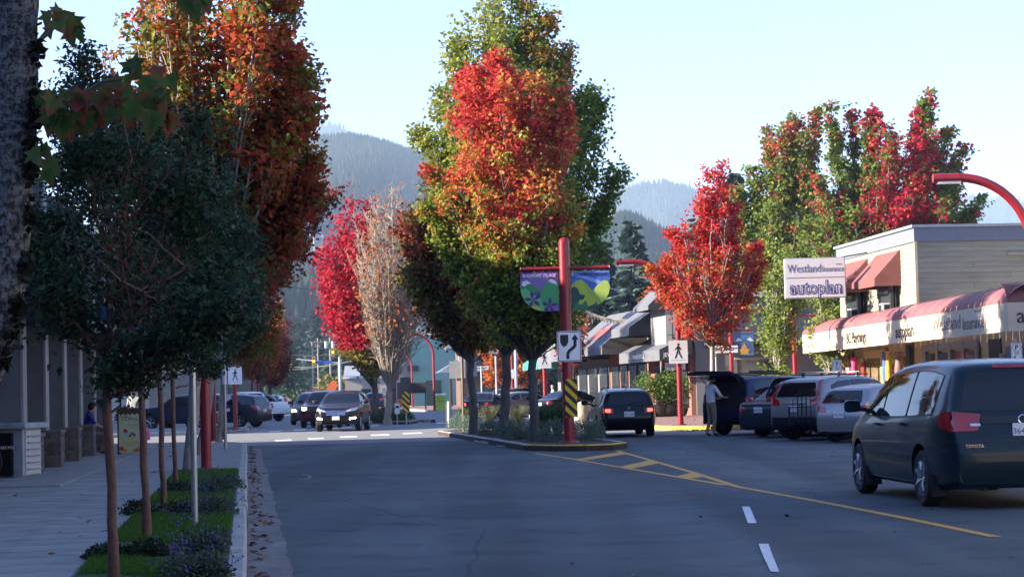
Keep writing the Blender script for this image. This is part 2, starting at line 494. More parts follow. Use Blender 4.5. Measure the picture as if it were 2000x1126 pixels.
def asphalt():
    m = M('asphalt', (.088, .090, .096), .88, var=.0)
    nt = m.node_tree; b = nt.nodes['Principled BSDF']; N = nt.nodes; Lk = nt.links
    b.inputs['Specular IOR Level'].default_value = .3
    tc = N.new('ShaderNodeTexCoord')
    def noise(sc, det=4, vec=None, st=None):
        n = N.new('ShaderNodeTexNoise'); n.inputs['Scale'].default_value = sc; n.inputs['Detail'].default_value = det
        if st:
            mp = N.new('ShaderNodeMapping'); mp.inputs['Scale'].default_value = st; mp.inputs['Rotation'].default_value = (0, 0, STREET); Lk.new(tc.outputs['Object'], mp.inputs[0]); Lk.new(mp.outputs[0], n.inputs['Vector'])
        else: Lk.new(tc.outputs['Object'], n.inputs['Vector'])
        return n
    def ramp(n, a, c0, d, c1):
        r = N.new('ShaderNodeValToRGB'); e = r.color_ramp.elements
        e[0].position, e[1].position = a, d; e[0].color, e[1].color = (*c0, 1), (*c1, 1); Lk.new(n.outputs[0], r.inputs[0]); return r
    def mul(a, b_):
        x = N.new('ShaderNodeMix'); x.data_type = 'RGBA'; x.blend_type = 'MULTIPLY'; x.inputs[0].default_value = 1
        Lk.new(a.outputs[0] if a.bl_idname != 'ShaderNodeMix' else a.outputs[2], x.inputs[6]); Lk.new(b_.outputs[0], x.inputs[7]); return x
    base = ramp(noise(.35, 3), .35, (.065, .084, .093), .65, (.095, .115, .122))
    grit = ramp(noise(55, 3), .35, (.62, .62, .63), .68, (1.3, 1.3, 1.3))
    lanes = ramp(noise(.5, 2, st=(1.2, .06, 1)), .4, (.74, .74, .75), .62, (1.18, 1.18, 1.16))
    oil = ramp(noise(1.3, 5), .25, (.62, .62, .63), .48, (1, 1, 1))
    x = mul(mul(mul(base, grit), lanes), oil)
    vo = N.new('ShaderNodeTexVoronoi'); vo.feature = 'DISTANCE_TO_EDGE'; vo.inputs['Scale'].default_value = .16
    wn_ = noise(1.1, 5); mv = N.new('ShaderNodeMix'); mv.data_type = 'VECTOR'; mv.inputs[0].default_value = .12
    Lk.new(tc.outputs['Object'], mv.inputs[4]); Lk.new(wn_.outputs[1], mv.inputs[5]); Lk.new(mv.outputs[1], vo.inputs['Vector'])
    cr = N.new('ShaderNodeValToRGB'); cr.color_ramp.elements[0].position = .0006; cr.color_ramp.elements[1].position = .0022
    cr.color_ramp.elements[0].color = (.62, .62, .62, 1); Lk.new(vo.outputs[0], cr.inputs[0])
    x = mul(x, cr)
    Lk.new(x.outputs[2], b.inputs['Base Color'])
    bp = N.new('ShaderNodeBump'); bp.inputs['Strength'].default_value = .35; bp.inputs['Distance'].default_value = .01
    Lk.new(noise(120, 3).outputs[0], bp.inputs['Height']); Lk.new(bp.outputs[0], b.inputs['Normal'])
    return m
ASPH = asphalt()
def brickmat(name, c1, c2, mortar, sc, w=.5, h=.25, rz=0., rough=.85):
    m = M(name, c1, rough, var=0); nt = m.node_tree; b = nt.nodes['Principled BSDF']
    tc = nt.nodes.new('ShaderNodeTexCoord'); mp = nt.nodes.new('ShaderNodeMapping'); mp.inputs['Rotation'].default_value = (0, 0, rz)
    br = nt.nodes.new('ShaderNodeTexBrick'); br.inputs['Scale'].default_value = sc; br.inputs['Color1'].default_value = (*c1, 1); br.inputs['Color2'].default_value = (*c2, 1); br.inputs['Mortar'].default_value = (*mortar, 1)
    br.inputs['Brick Width'].default_value = w; br.inputs['Row Height'].default_value = h; br.inputs['Mortar Size'].default_value = .012
    nt.links.new(tc.outputs['Object'], mp.inputs[0]); nt.links.new(mp.outputs[0], br.inputs['Vector']); nt.links.new(br.outputs[0], b.inputs['Base Color'])
    return m
PAVER = brickmat('grey_paver', (.20, .19, .18), (.26, .25, .235), (.12, .115, .11), 2.4, rz=STREET)
PAVERR = brickmat('red_paver', (.20, .11, .09), (.25, .15, .12), (.14, .10, .09), 2.4, rz=STREET)
SOIL = M('soil', (.045, .032, .022), .95, var=.4, scale=14, bump=.8, bscale=30)
LAWN = M('lawn_soil', (.035, .055, .016), .95, var=.4, scale=10)
MARKW = M('marking_white', (.62, .62, .60), .7, var=.22, scale=9, bump=.2)
MARKY = M('marking_yellow', (.50, .27, .03), .7, var=.22, scale=7, bump=.2)
TAR = M('crack_sealant', (.018, .018, .02), .5, var=.3)
TURF = M('far_ground', (.055, .06, .035), .95, var=.4, scale=.02)

tag(MB().add([(-9000, -600, -.12), (9000, -600, -.12), (9000, 9000, -.12), (-9000, 9000, -.12)], [(0, 1, 2, 3)]).build('ground', TURF), kind='structure')
tag(MB().add([(-60, -60, 0), (60, -60, 0), (60, 420, 0), (-100, 420, 0), (-100, 60, 0), (-60, 60, 0)], [(0, 1, 2, 3, 4, 5)]).build('road', ASPH), kind='structure')

OLDASPH = M('worn_asphalt', (.19, .19, .188), .9, var=.16, scale=1.2, bump=.3, bscale=90, spec=.3)
tag(MB().add([(-60, 61.5, .004), (13, 60.2, .004), (13, 420, .004), (-100, 420, .004)], [(0, 1, 2, 3)]).build('old_road', OLDASPH), kind='structure')
def slab(name, poly, z, mat, zb=-.05):
    o = MB().prism(poly, lambda a, b, d: (a, b, zb + d), z - zb).build(name, mat)
    return tag(o, kind='structure')
def kerb(parent, pts, w=.15, z=.155, seg=2.0, mat=KERB, mats=None, closed=False, name='kerbstone', gap=.012):
    """a line of kerbstones whose outer top edge follows pts (kerb lies to the left of the walking direction)"""
    pts = [Vector((p[0], p[1])) for p in pts]
    if closed: pts.append(pts[0])
    lens = [(b - a).length for a, b in zip(pts[:-1], pts[1:])]; tot = sum(lens)
    n = max(1, round(tot / seg))
    def pt(s):
        for a, b, l in zip(pts[:-1], pts[1:], lens):
            if s <= l or b is pts[-1]: return a + (b - a) * (s / l), (b - a).normalized()
            s -= l
    for i in range(n):
        s0, s1 = tot * i / n + gap / 2, tot * (i + 1) / n - gap / 2
        ss = [s0]; acc = 0
        for l in lens[:-1]:
            acc += l
            if s0 + .02 < acc < s1 - .02: ss.append(acc)
        ss.append(s1)
        ring = []
        dz = random.uniform(-.006, .006); dj = random.uniform(-.008, .008)
        for s in ss:
            p, d = pt(s); nn = Vector((-d.y, d.x))
            o_, i_ = p - nn * dj, p + nn * (w - dj)
            ring.append([(o_.x, o_.y, -.04), (o_.x + nn.x * .012, o_.y + nn.y * .012, z - .03 + dz), (o_.x + nn.x * .035, o_.y + nn.y * .035, z + dz), (i_.x, i_.y, z + dz), (i_.x, i_.y, -.04)])
        m = MB(); vs = [v for r_ in ring for v in r_]; fs = []
        for k in range(len(ring) - 1):
            for j in range(5): fs.append((k * 5 + j, k * 5 + (j + 1) % 5, k * 5 + 5 + (j + 1) % 5, k * 5 + 5 + j))
        fs.append((0, 1, 2, 3, 4)); q = (len(ring) - 1) * 5; fs.append((q, q + 1, q + 2, q + 3, q + 4))
        m.add(vs, fs)
        mm = mats(i, n, (ring[0][0][0] + ring[-1][0][0]) / 2, (ring[0][0][1] + ring[-1][0][1]) / 2) if mats else mat
        m.build(name, mm, parent)

# left pavement with its grass strip
lp = [SP(-.53, -14), SP(-.53, 57.5), SP(-.95, 59.8), SP(-2.4, 61.2), SP(-5, 61.8), Vector((-44, 66, 0)), Vector((-44, -14, 0))]
swA = slab('pavement_near', [(p.x, p.y) for p in lp], .148, CONC)
kerb(swA, [SP(-.38, 9), SP(-.38, 57.5), SP(-.8, 60.0), SP(-2.3, 61.4), SP(-6, 62.1)], seg=2.6)
gut = tag(empty('gutter', (0, 0, 0)), kind='structure')
GUT = M('gutter_concrete', (.15, .145, .14), .9, var=.35, scale=2.2, bump=.5, bscale=18, stretch=(1, .35, 1))
y = 9.
while y < 57:
    y1 = y + 3.0
    jag = [(SX(0 + random.uniform(-.025, .025), yy), yy) for yy in np.linspace(y1 - .012, y, 7)]
    MB().prism([(SX(-.379, y), y), (SX(-.379, y1 - .012), y1 - .012)] + jag, lambda a, b, d: (a, b, d), .007).build('gutter_slab', GUT, gut)
    y = y1
SLABC = [M('paving_concrete_%d' % i, (c * .95, c, c * .94), .9, var=.34, scale=1.6, bump=.3, bscale=40) for i, c in enumerate((.225, .245, .21))]
_sl = MB().box((0, 0, 0), (1.488, 1.488, .02)).mesh('paving_slab', SLABC[0])
_sls = [_sl] + [_sl.copy() for _ in range(2)]
for i in (1, 2): _sls[i].materials[0] = SLABC[i]
for i in range(18):
    for j in range(4):
        Y = 9.5 + 1.5 * i; u = -1.75 - .75 - 1.5 * j
        o = linkmesh('paving_slab', _sls[random.randrange(3)], swA, SP(u, Y, .146 + random.uniform(-.002, .002)), STREET)
tag(MB().prism([tuple(SP(-.56, 36.6))[:2], tuple(SP(-.56, 57))[:2], tuple(SP(-2.4, 60.9))[:2], (-12.6, 61.3), (-9.6, 36.6)], lambda a, b, d: (a, b, .10 + d), .054).build('brick_pavement', PAVER), kind='structure')
# grass strip
strip = slab('planting_strip', [tuple(SP(-1.72, 10))[:2], tuple(SP(-.54, 10))[:2], tuple(SP(-.54, 36.4))[:2], tuple(SP(-1.72, 36.4))[:2]], .163, LAWN, .10)
BEDS = [(G(300, 1094, .16).y, G(300, 1060, .16).y), (G(300, 1008, .16).y, G(300, 985, .16).y), (G(340, 965, .16).y, G(340, 945, .16).y), (G(385, 1150, .16).y, G(385, 1122, .16).y)]
for b0, b1 in BEDS:
    tag(MB().add([(SX(-1.70, b0), b0, .167), (SX(-.56, b0), b0, .167), (SX(-.56, b1), b1, .167), (SX(-1.70, b1), b1, .167)], [(0, 1, 2, 3)]).build('mulch_bed', SOIL), kind='structure')
def lawn(name, u0, u1, y0, y1, n, z, label=None):
    g = np.random.default_rng(3)
    yy = y0 + (y1 - y0) * g.uniform(0, 1, n) ** 1.25; uu = g.uniform(u0, u1, n)
    bed = np.zeros(n, bool)
    for b0, b1 in BEDS: bed |= (yy + .25 * np.sin(uu * 5) > b0) & (yy + .25 * np.sin(uu * 5) < b1)
    yy, uu = yy[~bed], uu[~bed]; n = len(yy)
    p = np.c_[.35 - .137 * yy + uu, yy, np.full(n, z)]
    d = g.normal(size=(n, 3)) * .35; d[:, 2] = 1
    c = np.array((.062, .142, .022))[None, :] * g.uniform(.55, 1.5, (n, 1)) * np.array([1, 1, 1])
    me = leaf_mesh(name, p, g.uniform(.035, .07, n), c, BLADE, leafmat('grassblade', .35), dirs=d, aspect=.11, seed=4)
    return tag(linkmesh(name, me), 'short mown grass covering the kerbside planting strip', 'grass', kind='stuff')
lawn('grass', -1.70, -.56, 11, 36.3, 90000, .160)

# far left pavement beyond the cross street
fb = [SP(-.6, 83), SP(-.5, 86), SP(-.6, 90), SP(-1.4, 91.5), SP(-5.5, 92.5), SP(-6.2, 240), SP(-60, 240), SP(-60, 78), SP(-14, 78), SP(-5, 80)]
swB = slab('pavement_far_left', [(p.x, p.y) for p in fb], .148, PAVER)
kerb(swB, [SP(-12, 78.3), SP(-5, 79.8), SP(-.45, 83), SP(-.3, 86), SP(-.45, 90), SP(-1.4, 91.8), SP(-5.3, 92.7), SP(-5.7, 140)], seg=2.5)
# right pavement, corner bulb and the shops' pavement
def KR(Y): return 4.4 - .16 * (Y - 84)
rp = [(11.0, -10), (11.0, 43.5), (12.9, 45.5), (12.9, 66.2), (8.0, 64.8), (5.6, 66.2), (4.6, 70), (4.3, 78), (KR(86), 86), (KR(240), 240), (60, 240), (60, -10)]
swR = slab('pavement_right', [(a, b) for a, b in rp], .148, PAVERR)
kerb(swR, list(reversed([(10.85, 24), (10.85, 43.5), (12.75, 45.5), (12.75, 66.0), (8.0, 64.6), (5.5, 66.0), (4.45, 70), (4.15, 78), (KR(86) - .15, 86), (KR(170) - .15, 170)])), seg=2.4, w=-.15 if False else .15,
     mats=lambda i, n, x, y: KERBY if 60 < y < 82 and x < 10.5 else KERB)

# near island: kerb of single stones, yellow nose
isl = [(.20, 48.7), (1.0, 47.35), (1.7, 47.0), (2.35, 47.2), (2.75, 48.2), (2.4, 52), (.2, 69), (-.9, 70.2), (-2.2, 70.0), (-2.75, 69)]
island = slab('island_near', isl, .13, SOIL)
kerb(island, isl, seg=1.7, closed=True, w=.17, mats=lambda i, n, x, y: KERBY if y < 48.6 or y > 69.4 else KERB)
# far island
def islpt(px, py): p = G(px, py); return (p.x, p.y)
fi = [islpt(752, 829), islpt(800, 828), islpt(832, 823), (-4.2, 98), (-10.6, 138), (-13.0, 138), (-12.6, 133), islpt(702, 812)]
island2 = slab('island_far', fi, .13, SOIL)
kerb(island2, fi, seg=2.2, closed=True, w=.17, mats=lambda i, n, x, y: KERBY if y < 93 else KERB)

# ---------------- painted markings
def strip_px(name, pts, w, mat, z=.004, label=None):
    q = [G(*p) for p in pts]; L_, R_ = [], []
    for i, p in enumerate(q):
        d = (q[min(i + 1, len(q) - 1)] - q[max(i - 1, 0)]); d.z = 0; d.normalize(); nn = Vector((-d.y, d.x, 0)) * w / 2
        L_.append((p.x + nn.x, p.y + nn.y, z)); R_.append((p.x - nn.x, p.y - nn.y, z))
    m = MB(); n = len(q)
    m.add(L_ + R_, [(i, i + 1, n + i + 1, n + i) for i in range(n - 1)])
    return tag(m.build(name, mat), kind='structure')
def quad_px(name, pts, mat, z=.009):
    q = [G(*p) for p in pts]
    return tag(MB().add([(p.x, p.y, z) for p in q], [tuple(range(len(q)))]).build(name, mat), kind='structure')
strip_px('yellow_line', [(1047, 885), (1120, 896), (1230, 915), (1330, 932), (1416, 946.5)], .12, MARKY)
strip_px('yellow_line', [(1205, 879.5), (1280, 901), (1356, 923), (1440, 950), (1600, 979), (1760, 1010), (1945, 1048)], .12, MARKY, .0045)
quad_px('yellow_hatching', [(1119, 897), (1134, 900), (1226, 886), (1212, 882)], MARKY, .005)
quad_px('yellow_hatching', [(1206, 912), (1226, 916), (1294, 903), (1270, 898)], MARKY, .005)
quad_px('yellow_hatching', [(1318, 930), (1346, 934), (1380, 930), (1356, 922)], MARKY, .005)
quad_px('white_dash', [(1449, 989.5), (1464, 989.5), (1478, 1022), (1461, 1022)], MARKW)
quad_px('white_dash', [(1481.5, 1062.5), (1501, 1062.5), (1508, 1083), (1522, 1117), (1505, 1117), (1490, 1085)], MARKW)
strip_px('sealed_crack', [(1002, 973), (1150, 966), (1300, 956), (1396, 949), (1448, 957)], .05, TAR)
strip_px('sealed_crack', [(1005, 972), (1025, 980), (1150, 974), (1240, 966)], .018, TAR)
strip_px('sealed_crack', [(1480, 935), (1560, 930), (1640, 925)], .02, TAR)
strip_px('sealed_crack', [(1180, 1000), (1320, 990), (1440, 982)], .012, TAR)
strip_px('sealed_crack', [(560, 895), (640, 902), (760, 888), (900, 884)], .03, M('old_joint', (.06, .06, .064), .9, var=.2))
for x0, x1, yy in ((537, 570, 860), (601, 633, 856.4), (663, 698, 853), (724, 761, 849.4), (786, 825, 846.1)):
    quad_px('crossing_bar', [(x0 + 2, yy + 1.6), (x1 + 1, yy + .2), (x1 - 2, yy - 2.2), (x0 - 1, yy - .8)], MARKW)
for x0, x1, yy in ((525, 549, 842), (573, 597, 839.2), (634, 660, 836.5), (667, 687, 834.4), (713, 740, 831.2), (852, 874, 826)):
    quad_px('crossing_bar', [(x0 + 1, yy + 1), (x1 + 1, yy), (x1 - 1, yy - 1.4), (x0 - 1, yy - .5)], MARKW)
for a, b in (((1480, 872), (1660, 864)), ((1560, 884), (1665, 878)), ((1420, 862), (1500, 858))):
    strip_px('parking_line', [a, b], .10, M('worn_white', (.20, .20, .20), .8, var=.4, scale=5))
strip_px('valve_ring_mark', [(560, 926), (590, 925), (604, 928), (607, 931), (600, 934), (585, 936)], .05, M('worn_white', (.2, .2, .2)))

# ---------------- fallen leaves (nobody could count them)
def litter(name, n, fn, cols, size, label, z=.02, seed=1):
    g = np.random.default_rng(seed); p = np.array([fn(g) for _ in range(n)])
    c = np.array(cols)[g.integers(0, len(cols), n)] * g.uniform(.6, 1.4, (n, 1))
    me = leaf_mesh(name, p, g.uniform(.6, 1.2, n) * size, c, SMALLMAPLE, leafmat('dryleaf', .15), up=3.0, curl=.35, seed=seed)
    return tag(linkmesh(name, me), label, 'leaves', kind='stuff')
LIT = [(.16, .05, .02), (.22, .08, .03), (.10, .04, .02), (.24, .14, .06)]
litter('fallen_leaves', 300, lambda g: (lambda y: (SX(-.33 + abs(g.normal()) * .09, y), y, .018 + g.uniform(0, .02)))(11 + 48 * g.uniform() ** 1.2), LIT, .085, 'brown fallen leaves gathered in the left gutter', seed=11)
litter('fallen_leaves', 130, lambda g: (lambda y: (SX(g.uniform(-7.5, -.7), y), y, .172))(14 + 46 * g.uniform()), LIT, .085, 'fallen leaves scattered on the left pavement and lawn', seed=12)
litter('fallen_leaves', 90, lambda g: (g.uniform(-3, 10), g.uniform(14, 60), .012), LIT, .07, 'single dry leaves strewn over the shaded road', seed=13)
litter('fallen_leaves', 900, lambda g: (lambda t: (5.2 + t * 5.8 + g.normal() * .12, 66.0 - 1.6 * math.sin(t * 3.14) - abs(g.normal()) * .25, .012 + g.uniform(0, .03)))(g.uniform()), [(.42, .03, .03), (.30, .05, .03), (.38, .10, .03)], .08, 'red fallen leaves along the yellow right kerb', seed=14)
litter('fallen_leaves', 300, lambda g: (g.uniform(4.8, 11), g.uniform(66, 84), .16), [(.42, .03, .03), (.30, .05, .03)], .08, 'red leaves strewn on the brick corner pavement', seed=15)
litter('fallen_leaves', 260, lambda g: (SX(-1.2 + g.normal() * .35, 84.), 83.2 + g.normal() * .7, .165 + abs(g.normal()) * .05), LIT, .10, 'heap of brown leaves on the far left corner', seed=16)
litter('fallen_leaves', 420, lambda g: (lambda t: (fi[7][0] + .35 + t * (fi[0][0] - fi[7][0]) + g.normal() * .2, fi[7][1] + t * (fi[0][1] - fi[7][1]) - abs(g.normal()) * .25, .02))(g.uniform()), LIT, .09, 'brown leaves against the far island kerb', seed=17)
# ================================================================== vehicles
GLASS = M('car_glass', (.006, .008, .010), .03, var=0, spec=.45, coat=.1)
CHROME = M('chrome', (.72, .73, .75), .12, metal=1., var=.03)
TAIL = M('tail_light_red', (.30, .006, .010), .15, var=.1, coat=.8)
TAILON = M('brake_light_lit', (1., .05, .03), .2, var=0, emit=1.6)
CLEAR = M('lamp_lens', (.55, .57, .60), .08, metal=.55, var=.1, scale=20, coat=.7)
LAMPON = M('headlamp_lit', (1., .86, .62), .2, var=0, emit=14)
FOGON = M('fog_lamp_lit', (1., .97, .90), .2, var=0, emit=7)
PLATE = M('plate_white', (.70, .72, .74), .4, var=.04)
PLATEB = M('plate_blue', (.05, .09, .30), .4, var=0)
RIM = M('alloy', (.42, .43, .45), .3, metal=.85, var=.1)
DARKIN = M('wheel_well', (.008, .008, .008), .9, var=.2)
def paint(name, col, metal=.35):
    return M('paint_' + name, col, .3, metal=metal, var=.05, scale=2, coat=.32, spec=.2)

def boolean_cut(me, cutters):
    o = linkmesh('tmp', me); cs = []
    for cm in cutters:
        c = linkmesh('cut', cm); cs.append(c)
        md = o.modifiers.new('b', 'BOOLEAN'); md.operation = 'DIFFERENCE'; md.object = c; md.solver = 'EXACT'
    dg = bpy.context.evaluated_depsgraph_get()
    r = bpy.data.meshes.new_from_object(o.evaluated_get(dg))
    for c in cs + [o]: bpy.data.objects.remove(c)
    return r

